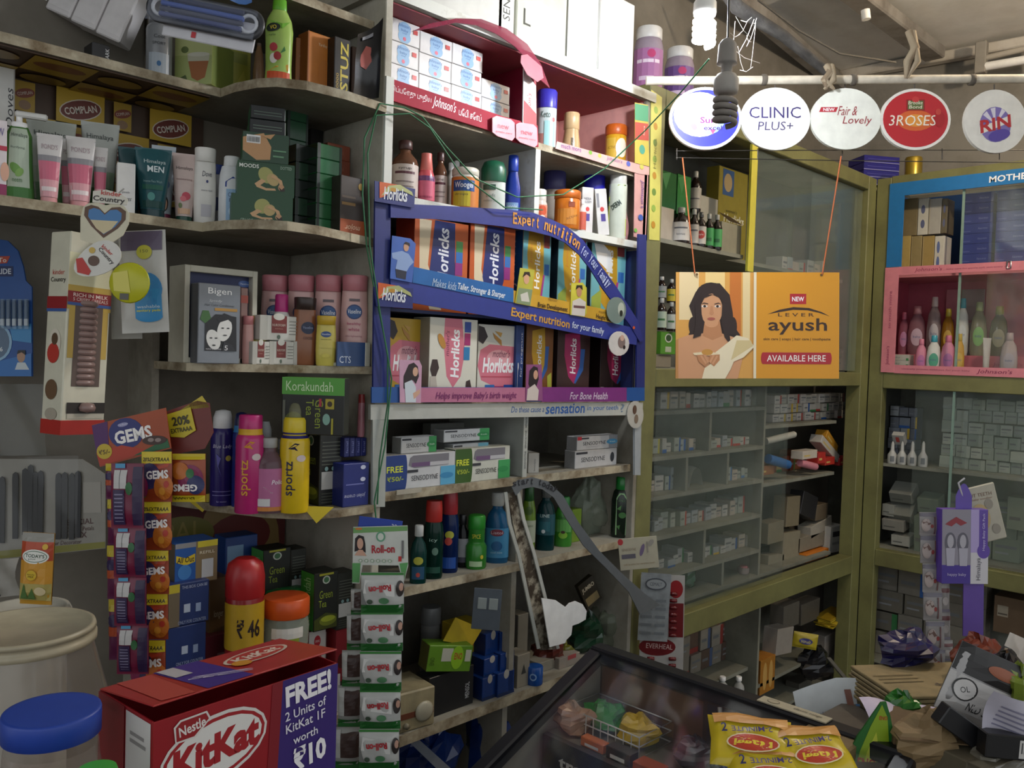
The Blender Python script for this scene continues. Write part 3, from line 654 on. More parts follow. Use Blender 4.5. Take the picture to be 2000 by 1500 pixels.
carton('tea_carton', 'pale green tea carton showing a glass cup of tea', (338, 416, 70, 160), 1.885, ZA1, .1, '#a3ad60', [('r', 0, 0, 1, 1, '#a0ac68'), ('r', 0, .6, 1, 1, '#b4bc7c'), ('p', [(.36, .5), (.92, .5), (.82, .14), (.62, .07), (.46, .14)], '#9a5a24'), ('p', [(.34, .62), (.94, .62), (.92, .48), (.36, .48)], '#b8b8a0'), ('e', .64, .62, .3, .045, '#c9c9b8'), ('e', .27, .72, .1, .07, '#5a6a30'), ('p', [(.05, .1), (.3, .2), (.35, .1), (.1, .03)], '#4a5a2a')], side='#76843c', rz=-.95, spr=[('r', .1, .1, .9, .9, '#808c48')])
carton('tea_carton', 'yellow-green side of a second tea carton set behind the cup picture', (418, 490, 88, 165), 1.93, ZA1, .09, '#a3a23e', [('e', .3, .4, .12, .08, '#3a4a7a'), ('r', .1, .7, .9, .9, '#8a9040'), ('p', [(.5, .2), (.9, .3), (.8, .6)], '#b5b04a')], side='#8a9a48')
bottle('round_vase_bottle', 'small rounded brown bottle beside the yellow-green tea carton', (494, 516, 85, 150), 1.88, ZA1, [(.7, 0), (1, .25), (1, .5), (.7, .8), (.4, .95)], '#8a6a4c', [(.4, .95), (.42, 1)], capcol='#6a5340')
bottle('shampoo_bottle', 'light green waisted shampoo bottle with red fruit on a curved shelf edge', (517, 570, -2, 150), 1.73, ZA1, [(.9, 0), (.97, .02), (.92, .2), (.96, .45), (1, .62), (.88, .75), (.6, .84), (.45, .88)], '#a9c964', [(.5, .86), (.52, .87), (.48, .99), (.4, 1)], None,
    [('r', .02, .01, .98, .12, '#d2552a'), ('p', [(.1, .12), (.9, .14), (.9, .22), (.4, .18)], '#d8a23a'), ('e', .3, .27, .15, .06, '#f0ece4'), ('e', .45, .30, .14, .05, '#a82a30'), ('e', .3, .4, .15, .05, '#b8323a'), ('p', [(.55, .33), (.75, .37), (.7, .42)], '#3a7a34'), ('e', .26, .63, .28, .05, '#1d2a1c', 10), ('t', 'VO', .28, .63, .26, .05, '#d8c23a', 8, 0, .02), ('t', 'nyle', .25, .54, .26, .03, '#4a6a3a'), ('p', [(.05, .72), (.6, .62), (.95, .72), (.6, .68)], '#79b83a')], sy=.7, capcol='#6cb72c')
carton('coffee_carton', 'amber-brown carton with a coffee picture standing at an angle', (577, 612, 75, 158), 1.78, ZA1, .055, '#9a5c26', [('t', 'Yardley', .55, .68, .7, .07, '#e0d0b0', 8), ('e', .5, .3, .3, .14, '#4a2410'), ('e', .4, .2, .2, .08, '#a8662a')], side='#6a3a18', rz=-.35)
carton('amber_carton', 'larger amber carton face beside the black deodorant box', (600, 648, 66, 168), 1.75, ZA1, .045, '#c0742c', [('t', 'Yardley', .6, .83, .35, .06, '#e8d8b8'), ('e', .7, .4, .28, .22, '#b87030'), ('r', 0, 0, .04, 1, '#8a4a1a')], side='#8a4c1c', top='#2a1c14')
carton('deodorant_carton', 'black carton with yellow upright STUZ lettering', (652, 683, 74, 176), 1.72, ZA1, .04, '#1c1a18', [('t', 'STUZ', .62, .55, .78, .5, '#d6c24a', 90, 0, .02), ('t', '10000', .2, .28, .28, .16, '#c8a84a', 90), ('r', .04, .02, .96, .1, '#a8322a')], side='#15130f')
carton('brown_carton', 'dark brown slim carton behind the black deodorant box', (686, 706, 92, 180), 1.74, ZA1, .03, '#4e3424', [('e', .5, .6, .2, .08, '#8a6a4a')])
fl = campose('black_foil_pouch', H(690, 184, 2.0915), 'glossy black foil card curling beside the shelf end', 'package')
MB().sheet(lambda u, v: (.0+u*.055+.01*v, .03*sin(2.2*u)+.004*sin(8*v), v*.19-(.05*(1-u)*v)), 8, 10, M('#17171a', r=.22)).build('foil', fl)
Pr(.055, .19, lambda x, y, e: (x+.0275+.01*y/.19, .03*sin(2.2*(x/.055+.5))-e-.003, y-(.05*(.5-x/.055)*y/.19))).go([('p', [(.2, .45), (.4, .4), (.6, .5), (.55, .7), (.35, .75), (.15, .6)], '#a8564e'), ('r', .2, .85, .6, .9, '#8a8a90')]).build(fl)
# --- second shelf, tubes and bottles
HIM = [('r', .08, .08, .92, .3, '#3f6d38'), ('r', .02, .3, .98, .48, '#93a88e'), ('t', 'Himalaya', .5, .84, .72, .07, '#3d4443'), ('e', .5, .35, .2, .08, '#6f9a5a')]
carton('tall_white_carton', 'tall white cream carton with black script at the wall end of the second shelf', (-16, 27, 130, 385), 2.0, ZA2, .05, '#d6d5d0', [('t', 'Doves', .75, .72, .28, .34, '#25252a', 90, .25), ('r', .93, 0, .99, 1, '#a9a6a0')])
carton('magenta_carton', 'white and magenta cream carton cut by the picture edge', (-30, 13, 232, 383), 1.9, ZA2, .04, '#ddd4d8', [('r', 0, 0, 1, .2, '#8d2a58'), ('r', .5, .62, 1, .68, '#b8324a'), ('e', .9, .36, .2, .12, '#d8a890'), ('t', 'W', .7, .85, .3, .1, '#5a4a8a')])
pb = bottle('pump_bottle', 'green face wash bottle with white pump top', (8, 64, 240, 388), 1.93, ZA2, [(.95, 0), (1, .03), (.86, .45), (.8, .85), (.55, .95)], '#4c7c3c', [(.5, .94), (.52, .95), (.5, 1.0), (.2, 1.01), (.2, 1.08)], None,
    [('r', .12, .2, .88, .92, '#b9c8b4'), ('r', .04, .0, .96, .2, '#3f7a34'), ('t', 'Himalaya', .5, .83, .62, .06, '#3d4a43'), ('e', .4, .42, .16, .09, '#6ea04a', 40), ('e', .52, .38, .12, .06, '#84b05a', -30), ('t', 'Purifying', .45, .68, .5, .035, '#6a7a70'), ('t', 'neem', .45, .28, .3, .04, '#4c7a44')], sy=.62)
MB().box(-.008, .05, -.008, .008, .175, .187, M('#dcdcd8', r=.35), .003).build('pump_nozzle', pb)
tubepack('silver_tube', 'silver and green face wash tube behind the pump bottle', (56, 142, 236, 385), 1.97, ZA2, '#a5aaa2', '#4d7444', HIM)
tubepack('silver_tube', 'silver and green face wash tube behind the pair of pink tubes', (160, 228, 240, 388), 1.97, ZA2, '#b4b8b2', '#4d7444', HIM)
PON = [('r', .02, .12, .98, .36, '#dfa3ab'), ('r', .02, .36, .98, .62, '#cf6c84'), ('r', .0, .62, .98, .7, '#8f8d92'), ('t', "POND'S", .5, .82, .66, .07, '#a9949a'), ('r', .1, .2, .9, .26, '#e8d8d8')]
for q, lb in (((73, 118, 262, 392), 'pink and white cream tube beside the pump bottle'), ((118, 148, 272, 392), 'narrow pink tube half hidden between two pink tubes'), ((130, 182, 268, 397), 'pink and white cream tube above the heart topped box'), ((182, 208, 288, 392), 'small slim pink tube before the silver tube')):
    tubepack('pink_tube', lb, q, 1.9 if q[0] != 118 else 1.94, ZA2, '#d6d2d0', '#dd9a9c', PON, 'pink cream tubes')
carton('small_white_carton', 'small white cream carton with black script beside the teal tube', (229, 262, 318, 408), 1.855, ZA2, .045, '#dcdbd8', [('t', 'Doves', .5, .3, .6, .09, '#3a3a40', 0, .3), ('t', 'gentle', .5, .42, .4, .05, '#5a5a60', 0, .3)], side='#c4c2be', rz=-.3)
MEN = [('t', 'Himalaya', .55, .8, .62, .07, '#c8d8d8'), ('t', 'MEN', .58, .7, .5, .09, '#dce6e8', 0, 0, .02), ('t', 'Intense Face Wash', .5, .52, .6, .035, '#8fb0b0'), ('r', .15, .4, .85, .47, '#1a5a4a'), ('e', .45, .3, .14, .06, '#4f8f8a'), ('r', .12, .14, .88, .24, '#10423f')]
tubepack('teal_tube', 'dark teal face wash tube hidden behind the lettered teal one', (231, 276, 288, 410), 1.93, ZA2, '#12454c', '#0d3338', [])
tubepack('teal_tube', 'dark teal face wash tube with white lettering', (264, 331, 290, 416), 1.88, ZA2, '#155058', '#0f3a40', MEN)
tubepack('white_tube', 'pale tube with a face print peeking from behind the teal tube', (296, 340, 285, 420), 1.93, ZA2, '#b9c4cc', '#8a3a58', [('e', .6, .25, .2, .1, '#2a1a18'), ('e', .62, .24, .12, .07, '#d0a080'), ('e', .7, .5, .12, .05, '#6a8ab0')])
tubepack('rose_tube', 'pale pink face wash tube with dark green cap', (336, 382, 300, 420), 1.88, ZA2, '#cfbab4', '#1f4a3c', [('t', 'Himalaya', .5, .78, .7, .06, '#5a4a48'), ('t', 'moisturizing', .5, .62, .7, .035, '#8a6a68'), ('e', .6, .38, .22, .06, '#c4485a'), ('e', .45, .34, .16, .04, '#d8707a'), ('r', .15, .12, .85, .2, '#d8b090'), ('e', .3, .24, .1, .04, '#6a7a4a')], caph=.09)
bottle('lotion_bottle', 'white curved lotion bottle beside the rose tube', (378, 420, 290, 424), 1.86, ZA2, LOT, '#dedcd6', LOTC, None, [('t', 'Dove', .6, .66, .42, .07, '#3a3a52', 0, .1), ('e', .6, .56, .05, .02, '#2f3a72'), ('r', .35, .1, .8, .26, '#b9b7be'), ('t', 'intense repair', .6, .44, .5, .03, '#6a6a78')], sy=.5, capcol='#e4e2dc')
bottle('shampoo_bottle', 'white shampoo bottle partly hidden behind the green cartons', (410, 440, 322, 424), 1.93, ZA2, SHM, '#d2d6dc', SHMC, None, [('r', .2, .3, .9, .5, '#4a5a9a')], sy=.55, capcol='#2f4a9c')
bottle('shampoo_bottle', 'white and blue shampoo bottle leaning on the stacked green cartons', (427, 475, 306, 431), 1.83, ZA2, SHM, '#dadde0', SHMC, None, [('p', [(.25, .62), (.55, .7), (.98, .62), (.98, .52), (.25, .55)], '#22439a'), ('r', .3, .05, .98, .52, '#8fb4d6'), ('t', 'CLINIC', .62, .44, .5, .06, '#33427a'), ('t', 'PLUS', .62, .36, .4, .05, '#33427a'), ('e', .6, .2, .2, .08, '#b8d4ea')], sy=.6, capcol='#e2e4e4')
# --- pile of green cartons
GF = '#1d4a2c'
FIG = lambda fl: [('r', .0, .0, 1, 1, '#1c4429'), ('e', .5, .62, .13, .26, '#9a9a5a', 35), ('e', .62, .5, .1, .2, '#b09a66', 40), ('p', [(.42, .5), (.3, .34), (.34, .24), (.5, .16), (.68, .18), (.66, .24), (.5, .23), (.4, .3), (.5, .44)], '#c09a70'), ('p', [(.62, .66), (.78, .5), (.8, .36), (.74, .36), (.72, .48), (.58, .58)], '#c09a70'), ('e', .77, .28, .055, .1, '#b58c66', 20), ('p', [(.72, .3), (.76, .16), (.84, .18), (.82, .3), (.78, .22)], '#2a1c16'), ('t', 'MOODS', .2 if not fl else .7, .86 if not fl else .1, .34, .12, '#d8dcd4', 0 if not fl else 180, 0, .02), ('t', 'DOTTED', .85 if not fl else .25, .88 if not fl else .1, .2, .09, '#9fb5a2', 0 if not fl else 180)]
yz = ZA2
gst = [((463, 566, 372, 428), 'green carton with an upside-down figure print, lowest of the pile', FIG(1), GF, 1.715), ((474, 570, 307, 372), 'green carton with a reclining figure print, second in the pile', FIG(0), GF, 1.715),
       ((483, 560, 248, 305), 'carton with a tan back print and barcode label, third in the pile', [('r', 0, 0, 1, 1, '#20402c'), ('p', [(0, .8), (.45, 1), (.62, .55), (.6, .1), (.3, .05), (0, .35)], '#b58a5e'), ('r', .08, .62, .38, .9, '#dcdcdc')]+[('r', .1+i*.03, .66, .115+i*.03, .84, '#333') for i in range(9)]+[('p', [(.4, .9), (.7, 1), (.6, .8)], '#b58a5e'), ('r', .66, .2, .9, .26, '#5f8a68'), ('r', .66, .4, .95, .45, '#5f8a68')], '#2c5e3a', 1.715),
       ((495, 556, 218, 246), 'black carton with fine print near the top of the green pile', [('r', .1, .3, .9, .36, '#5a6a5e'), ('r', .1, .5, .9, .56, '#5a6a5e')], '#15191a', 1.72), ((497, 556, 190, 217), 'black carton with fine print on the very top of the green pile', [('r', .1, .3, .9, .36, '#4f5f54'), ('r', .1, .5, .9, .56, '#4f5f54')], '#15191a', 1.72)]
for q, lb, pr, col, Y in gst:
    h = F((q[0]+q[1])/2, q[2], Y).z-F((q[0]+q[1])/2, q[3], Y).z
    o = carton('green_carton', lb, (q[0], q[1], 100, 200), Y, yz, .09, col, pr, side='#27583a' if col != '#15191a' else '#2c5e3a', rz=-.42, loc=None) if False else None
    P = F((q[0]+q[1])/2, q[3], Y); wq = (q[1]-q[0])*dep(P)/FPX*1.12
    o = carton('green_carton', lb, None, None, None, .085, col, pr, side='#2c5f3c', loc=(P.x+.02, Y+.05, yz), size=(wq, h), rz=-.42, group='pile of green cartons'); yz += h+.0005
    MB().box(wq/2, wq/2+.0008, -.04, .04, .002, h-.002, M('#356b45', r=.25)).build('end_flap', o)
def gs(px, ytop, ybase, n, Y, lb, col, w=46, grp='small green cartons stacked end out', wd=.05):
    P = F(px, ybase, Y); h = (F(px, ytop, Y).z-ZA2)/n if ybase is not None else 0
    for k in range(n):
        o = carton('small_carton', lb+', '+['lowest', 'second up', 'third up', 'fourth up', 'fifth up', 'sixth up', 'topmost'][k], None, None, None, .07, col[k % len(col)], [('r', .0, .0, .12, 1, '#14221a'), ('r', .9, 0, 1, 1, '#17281d')], loc=(P.x, Y+.035, ZA2+k*(h+.0002)), size=(w*dep(P)/FPX*1.25, h-.0006), group=grp, rough=.2, side='#17261c')
gs(600, 285, 425, 5, 1.78, 'dark small carton stacked behind the figure cartons', ['#16201a', '#1d3a27'], 44, 'small dark cartons behind the figure cartons')
gs(641, 283, 440, 6, 1.74, 'glossy green small carton beside the figure cartons', ['#2f6b42', '#2a6038'], 44)
gs(582, 200, 250, 7, 1.83, 'dark green carton stacked at the back under the curved board', ['#274f35'], 36, 'green cartons at the back')
carton('black_upright_carton', 'upright black and tan carton under the curved board', (608, 632, 205, 260), 1.93, ZA2, .04, '#201d1c', [('r', 0, 0, .4, .7, '#a8825a'), ('t', 'black', .75, .5, .5, .2, '#8a8a8a', 90)])
for k, (y0, y1) in enumerate(((282, 312), (312, 345))):
    carton('orange_brown_carton', ['flat orange-brown carton lying on its twin near the shelf end', 'flat orange-brown carton under its twin near the shelf end'][k], (640, 684, y0, y1), 1.80, None, .06, '#8a4630', [('t', 'Tulsi', .5, .5, .4, .3, '#a86a50')], side='#6a3422')
carton('dark_carton', 'dark brown upright carton with a copper stripe beside the green string', (664, 712, 345, 452), 1.70, ZA2, .04, '#3a302a', [('r', .05, .5, .6, .55, '#8a6a3a'), ('r', .05, .62, .6, .66, '#5a4a3a'), ('e', .8, .85, .1, .06, '#a8863a'), ('r', 0, 0, 1, .26, '#a8522a'), ('t', 'mojor', .5, .13, .6, .12, '#e8c8a8', 180, .2)], side='#2c241f')
# --- third shelf: lotions
vd = empty('display_box', (0, 0, 0), 0, 'white-framed cardboard display box with navy back panel', 'box')
YD = 1.80; X0, X1 = F(358, 712, YD).x, F(500, 712, YD).x; zt = F(430, 523, YD).z
vd.location = (X0, YD, ZA3); vw = X1-X0; vh = zt-ZA3
for a, b, c, d2, nm in ((0, .012, 0, vh, 'side_board'), (vw-.012, vw, 0, vh, 'side_board'), (.012, vw-.012, vh-.014, vh, 'top_board'), (.012, vw-.012, 0, .012, 'base_board')): MB().box(a, b, 0, .08, c, d2, M('#c2bfae', r=.6), .001).build(nm, vd)
MB().box(.012, vw-.012, .02, .03, .012, vh-.014, M('#232c56', r=.5)).build('back_board', vd)
pq = Pr(vw, vh, lambda x, y, e: (x+vw/2, .02-e, y)); pq.go([('e', .87, .86, .09, .035, '#3a5a9a'), ('t', 'Vaseline', .87, .86, .13, .02, '#c8d0e0', 0, .1)]).build(vd)
carton('hair_colour_carton', 'grey hair colour carton printed with a black and white couple', (386, 468, 555, 712), 1.765, ZA3, .04, '#80868e', [('t', 'Bigen', .5, .9, .56, .1, '#eceef0', 0, 0, .005), ('t', 'Speedy', .4, .785, .3, .035, '#d0d4d8', 0, .3), ('t', 'Hair Color Conditioner', .5, .735, .7, .03, '#3d4148', 0, .2), ('r', .38, .665, .92, .7, '#b88a3c'), ('p', [(.04, .55), (.1, .66), (.24, .66), (.3, .56), (.16, .5)], '#3f6a34'),
    ('p', [(.16, .16), (.16, .5), (.4, .62), (.62, .62), (.9, .6), (.92, .16)], '#1c1c20'), ('e', .36, .3, .16, .13, '#dcdcd8', 20), ('e', .62, .43, .17, .15, '#e2e2de', -15), ('p', [(.42, .56), (.6, .64), (.82, .6), (.84, .5), (.7, .56), (.5, .52)], '#1c1c20'), ('e', .3, .32, .035, .008, '#222'), ('e', .42, .32, .035, .008, '#222'), ('e', .57, .45, .035, .008, '#222'), ('e', .7, .45, .035, .008, '#222'), ('e', .37, .23, .04, .01, '#444'), ('e', .63, .36, .05, .008, '#444'), ('p', [(.6, .28), (.8, .24), (.9, .16), (.56, .16)], '#2a2a30'), ('t', '5', .66, .2, .08, .06, '#e8e8ea'), ('t', 'natural brown', .36, .185, .36, .025, '#c8c8cc')], side='#5d6067')
carton('slim_pink_carton', 'slim brown-pink carton tucked behind the hair colour carton', (468, 482, 562, 700), 1.80, ZA3, .03, '#8f6f68', [('r', 0, .8, 1, .9, '#a84a3a')])
VAS = lambda t: [('e', .5, .58, .3, .085, '#1d3a72'), ('e', .5, .58, .26, .07, '#2a5590'), ('t', 'Vaseline', .5, .585, .5, .05, '#e6eaf2', 0, .1, .01), ('r', .3, .7, .7, .73, '#6a5a60'), ('t', 'healthy', .5, .44, .5, .04, t), ('t', 'white', .5, .38, .4, .04, t), ('t', 'skin lightening', .5, .3, .6, .025, '#a86a78')]
for i, (q, t, lb) in enumerate((((508, 561, 538, 690), '#c04a5a', 'pale pink lotion bottle behind the magenta cap'), ((559, 613, 538, 690), '#b85a78', 'pale pink lotion bottle behind the copper bottle'), ((612, 666, 538, 690), '#b83a78', 'pale pink lotion bottle behind the yellow lotion'), ((664, 716, 538, 690), '#b83a68', 'pale pink lotion bottle at the end of the tray'))):
    bottle('pink_lotion_bottle', lb, q, (1.89, 1.84, 1.79, 1.735)[i], ZA3+(.009 if i == 3 else 0), LOT, '#d9aea9', LOTC, None, VAS(t), sy=.5, group='pink lotion bottles in the tray', capcol='#c77e86')
ty = empty('display_tray', (0, 0, 0), 0, 'blue fronted tray holding the endmost pink lotion bottle', 'tray')
fx0, fx1 = F(656, 712, 1.70).x, 1.213
MB().box(fx0, fx1, 1.70, 1.78, ZA3+.0005, ZA3+.008, M('#b8b6a8', r=.6)).build('base', ty)
MB().box(fx0, fx1-.014, 1.695, 1.70, ZA3+.0005, ZA3+.058, M('#2f4a78', r=.45)).build('front_panel', ty); MB().box(fx1-.014, fx1, 1.693, 1.78, ZA3+.0005, ZA3+.058, M('#bdbbad', r=.6), .001).build('end_panel', ty)
p = PM(1.695); p.text('CTS', fx0+.022, ZA3+.016, .032, .016, '#c8d0dc'); p.build(ty, 'lettering')
bottle('white_bottle', 'white round bottle with magenta screw cap', (525, 571, 575, 690), 1.80, ZA3, [(.98, 0), (1, .4), (.95, .6), (.55, .74), (.5, .76)], '#d8d4d0', [(.54, .75), (.56, .76), (.54, .98), (.48, 1)], capcol='#b82a78')
bottle('copper_lotion_bottle', 'copper-brown lotion bottle with dark cap', (571, 616, 581, 712), 1.765, ZA3, LOT, '#8f5a3c', LOTC, None, [('e', .65, .55, .3, .09, '#1a2444'), ('t', 'Vaseline', .65, .555, .45, .04, '#8a94b4'), ('t', 'cocoa', .65, .4, .4, .04, '#5a2a1c')], sy=.5, capcol='#33241f')
YEL = [('e', .5, .63, .26, .06, '#2a4a86'), ('t', 'Vaseline', .5, .632, .44, .035, '#e8ecf2', 0, .1), ('t', 'intensive care', .5, .53, .5, .03, '#8a8030'), ('t', 'deep restore', .5, .35, .5, .025, '#a89a40'), ('e', .5, .2, .2, .04, '#d0c050')]
bottle('yellow_lotion_bottle', 'small yellow lotion bottle in front of the pink row', (616, 655, 617, 712), 1.725, ZA3, LOT, '#d3c25c', LOTC, None, YEL, sy=.5, capcol='#c9a52c')
bottle('yellow_lotion_bottle', 'small yellow lotion bottle mostly hidden behind white and maroon cartons', (488, 520, 617, 712), 1.80, ZA3, LOT, '#d6c860', LOTC, None, YEL, sy=.5, capcol='#c9a52c')
bottle('small_pink_bottle', 'small slim pink lotion bottle beside the hair colour carton', (472, 494, 617, 712), 1.79, ZA3, LOT, '#cf9a92', LOTC, sy=.6, capcol='#c2797a')
MAR = lambda k: [('r', .0, 0, .22 if k else .18, 1, '#b9b7ae'), ('r', .28, .3, .66, 1, '#7a2a26'), ('e', .46, .96, .14, .14, '#d4d2c8'), ('t', 'NUROFORM', .46, .62, .32, .1, '#d8c8b8'), ('t', 'tablets', .46, .48, .2, .06, '#b88a7a'), ('e', .46, .14, .04, .09, '#5a6a5a')]+[('r', .72, .25+i*.13, .95, .29+i*.13, '#8a887f') for i in range(5)]
for q, lb, z0, k in (((493, 527, 667, 712), 'white and maroon medicine carton, outer one of the lower row', ZA3, 1), ((526, 574, 667, 712), 'white and maroon medicine carton in the middle of the lower row', ZA3, 0), ((573, 604, 667, 712), 'white and maroon medicine carton at the inner end of the lower row', ZA3, 1)):
    o = carton('medicine_carton', lb, q, 1.765, z0, .04, '#cfcdc4', MAR(k), group='white and maroon medicine cartons')
carton('medicine_carton', 'white and maroon medicine carton lying on top of the lower three', (508, 586, 617, 665), 1.768, o.location.z+(F(588, 667, 1.765).z-ZA3)+.0005, .045, '#cfcdc4', MAR(0), group='white and maroon medicine cartons')
# --- fourth shelf: sprays and teas
bottle('deodorant_can', 'dark violet deodorant can with white dome cap', (410, 455, 800, 972), 1.87, ZA4, AER, '#2a2066', AERC, None, [('t', 'Blue Lady', .5, .62, .8, .05, '#c8c4e0', 0, .2), ('r', .1, .15, .9, .158, '#7a74b0'), ('r', .1, .11, .9, .118, '#7a74b0'), ('t', 'for women', .5, .05, .4, .02, '#9a94c8'), ('e', .75, .5, .12, .03, '#b8a84a'), ('p', [(.25, .55), (.45, .5), (.35, .42), (.5, .3), (.32, .42)], '#5a54a8')], cat='can', capcol='#dcdcdc')
SPZ = lambda c: [('t', 'sportz', .36, .37, .36, .36, c, 90, 0, .012), ('p', [(.28, .68), (.5, .74), (.66, .73), (.5, .7), (.6, .66)], c), ('e', .72, .58, .16, .035, '#d8c8c8')]
bottle('deodorant_can', 'blue deodorant can with light blue collar behind the pink can', (452, 485, 805, 978), 1.83, ZA4, AER, '#1e2a74', AERC, (.79, .86, '#2f7ab4'), [('t', 'sportz', .36, .37, .36, .36, '#3fa0d0', 90, 0, .012)], cat='can', capcol='#1c2450')
bottle('deodorant_can', 'pink deodorant can with yellow collar', (459, 514, 810, 983), 1.75, ZA4, AER, '#b82a70', [(.78, .79), (.82, .8), (.8, .99), (.72, 1)], (.8, .86, '#d8a82a'), SPZ('#e0a23a'), cat='can', capcol='#b82a70')
yc_ = bottle('deodorant_can', 'yellow deodorant can with navy collar and clear cap', (545, 602, 815, 990), 1.70, ZA4, AER, '#d8b81e', [(.78, .8), (.82, .81), (.8, .97), (.7, 1)], (.785, .845, '#231f6a'), SPZ('#2a2440'), cat='can', capcol='#d8c02a')
MB().lathe([(.016, 0), (.0165, .004), (.0155, .022), (.011, .034), (.004, .037)], glassy('#d8d8a0', .18, .1), 16, T=Matrix.Translation((0, 0, F(573, 818, 1.70).z-ZA4))).build('clear_cap', yc_)
pbt = bottle('medicine_bottle', 'pink labelled square-shouldered bottle with silver cap', (495, 553, 855, 988), 1.725, ZA4, [(.96, 0), (1, .03), (1, .62), (.9, .7), (.52, .8), (.44, .82), (.44, .88)], '#9a7a86', [(.5, .87), (.52, .88), (.52, .985), (.45, 1)], (.04, .6, '#b86a96'), [('p', [(-.1, .32), (.35, .36), (.6, .28), (1.1, .32), (1.1, .22), (-.1, .2)], '#d8c8d0'), ('r', .02, .1, .55, .2, '#d4d4d4'), ('t', 'Polio', .8, .42, .4, .06, '#efe0ec', 0, .2, .02), ('r', -.05, .035, 1.05, .09, '#c8803a')], sy=.75, capcol='#9a9a98', mat=M('#8c6f78', r=.12, t=.5))
bottle('medicine_bottle', 'clear bottle with silver cap behind the yellow can', (535, 560, 858, 980), 1.79, ZA4, MED, '#7d6a70', MEDC, (.1, .55, '#a86a8a'), capcol='#9a9a98')
bottle('white_roll_bottle', 'white round-topped roll-on bottle behind the pink can', (505, 527, 823, 975), 1.86, ZA4, [(.9, 0), (1, .05), (.95, .6), (.8, .7)], '#8f9496', [(.75, .7), (1, .75), (1, .9), (.6, 1)], capcol='#b0b4b6')
GT = [('t', 'Green', .5, .62, .55, .14, '#8a9a30'), ('t', 'Tea', .36, .46, .32, .12, '#8a9a30'), ('e', .5, .87, .16, .07, '#b9c0b4'), ('e', .5, .87, .11, .05, '#3f6a44'), ('p', [(.02, .02), (.98, .02), (.98, .24), (.5, .3), (.02, .2)], '#3d4414'), ('e', .6, .16, .36, .09, '#6a7422'), ('e', .6, .19, .3, .05, '#96a02e'), ('r', .2, .95, .8, .985, '#a0a02e')]
GS = [('r', .1, .22, .9, .46, '#b4b4b0')]+[('r', .1, .55+i*.05, .9, .565+i*.05, '#55594f') for i in range(7)]+[('r', .1, .04+i*.04, .9, .052+i*.04, '#4a4d44') for i in range(4)]+[('e', .3, .5, .08, .03, '#7a9a9a'), ('e', .6, .5, .08, .03, '#7a9a9a')]
bt = carton('tea_carton', 'upright black green-tea carton under the fallen tea carton', None, None, None, .075, '#1b1d18', GS, side='#191b16', spr=GT, loc=(F(652, 985, 1.70).x, 1.755, ZA4), size=(.062, F(640, 845, 1.70).z-ZA4), rz=.0)
hb = F(640, 845, 1.70).z
tc_ = carton('tea_carton', 'black tea carton with bright green edge lying across the upright one', (548, 672, 738, 845), 1.665, hb+.0005, .045, '#191b16', [('r', 0, .7, 1, 1, '#4f9a34'), ('t', 'Korakundah', .44, .85, .75, .17, '#c9e0b4'), ('t', 'Green', .6, .37, .5, .13, '#8a9a30', -90), ('t', 'Tea', .45, .48, .28, .12, '#8a9a30', -90), ('r', .7, .46, .84, .64, '#a89a2a'), ('e', .77, .55, .04, .05, '#3a2a14'), ('e', .72, .28, .06, .1, '#7fa89a'), ('r', .8, .02, .83, .3, '#a8a02a'), ('r', .02, .04, .06, .6, '#5a5d50'), ('e', .2, .2, .16, .2, '#4d5418'), ('r', .6, .5, .64, .64, '#a82a3a')],
    side='#2c2f28', top='#4a9030', rz=-.85)
for k in range(4):
    carton('blue_slim_carton', 'thin blue carton beside the tea cartons, %s of the row' % ['first', 'second', 'third', 'last'][k], (672+k*11, 682+k*11, 855, 905), 1.70, ZA4+.115, .05, '#232a6a', [('t', 'facial', .5, .5, .6, .4, '#8a90c8', 90)], group='thin blue cartons')
carton('blue_carton', 'blue carton with white script under the thin blue cartons', (670, 720, 905, 978), 1.672, ZA4, .06, '#1f2a72', [('t', 'jolen creme', .45, .25, .8, .12, '#b8bcd8', 180, .2), ('r', .1, .5, .8, .53, '#6a70b0'), ('e', .75, .62, .1, .05, '#c8cce0'), ('e', .75, .9, .1, .05, '#c8cce0')], top='#2a3480')
bottle('red_capped_tube', 'small pink and green tube behind the tea cartons', (697, 712, 770, 853), 1.71, None, [(.9, 0), (1, .1), (.9, .8)], '#a8707a', [(.9, .8), (.8, 1)], capcol='#8a2a2a')
for q, lb in (((364, 975, 432, 958, 395, 1000), 'yellow paper pennant hanging from the curved shelf by the violet can'), ((590, 988, 652, 990, 618, 1022), 'yellow paper pennant hanging below the yellow can')):
    a, b, c = Cd(q[0], q[1], 2.02 if q[0] < 500 else 1.93), Cd(q[2], q[3], 2.02 if q[0] < 500 else 1.93), Cd(q[4], q[5], 2.0 if q[0] < 500 else 1.91); n_ = (b-a).cross(c-a).normalized()*.0015
    tag(MB().add([a, b, c, a+n_, b+n_, c+n_], [[0, 1, 2], [3, 5, 4], [0, 3, 4, 1], [1, 4, 5, 2], [2, 5, 3, 0]], M('#c8b32e', r=.4)).build('paper_pennant'), lb, 'paper')
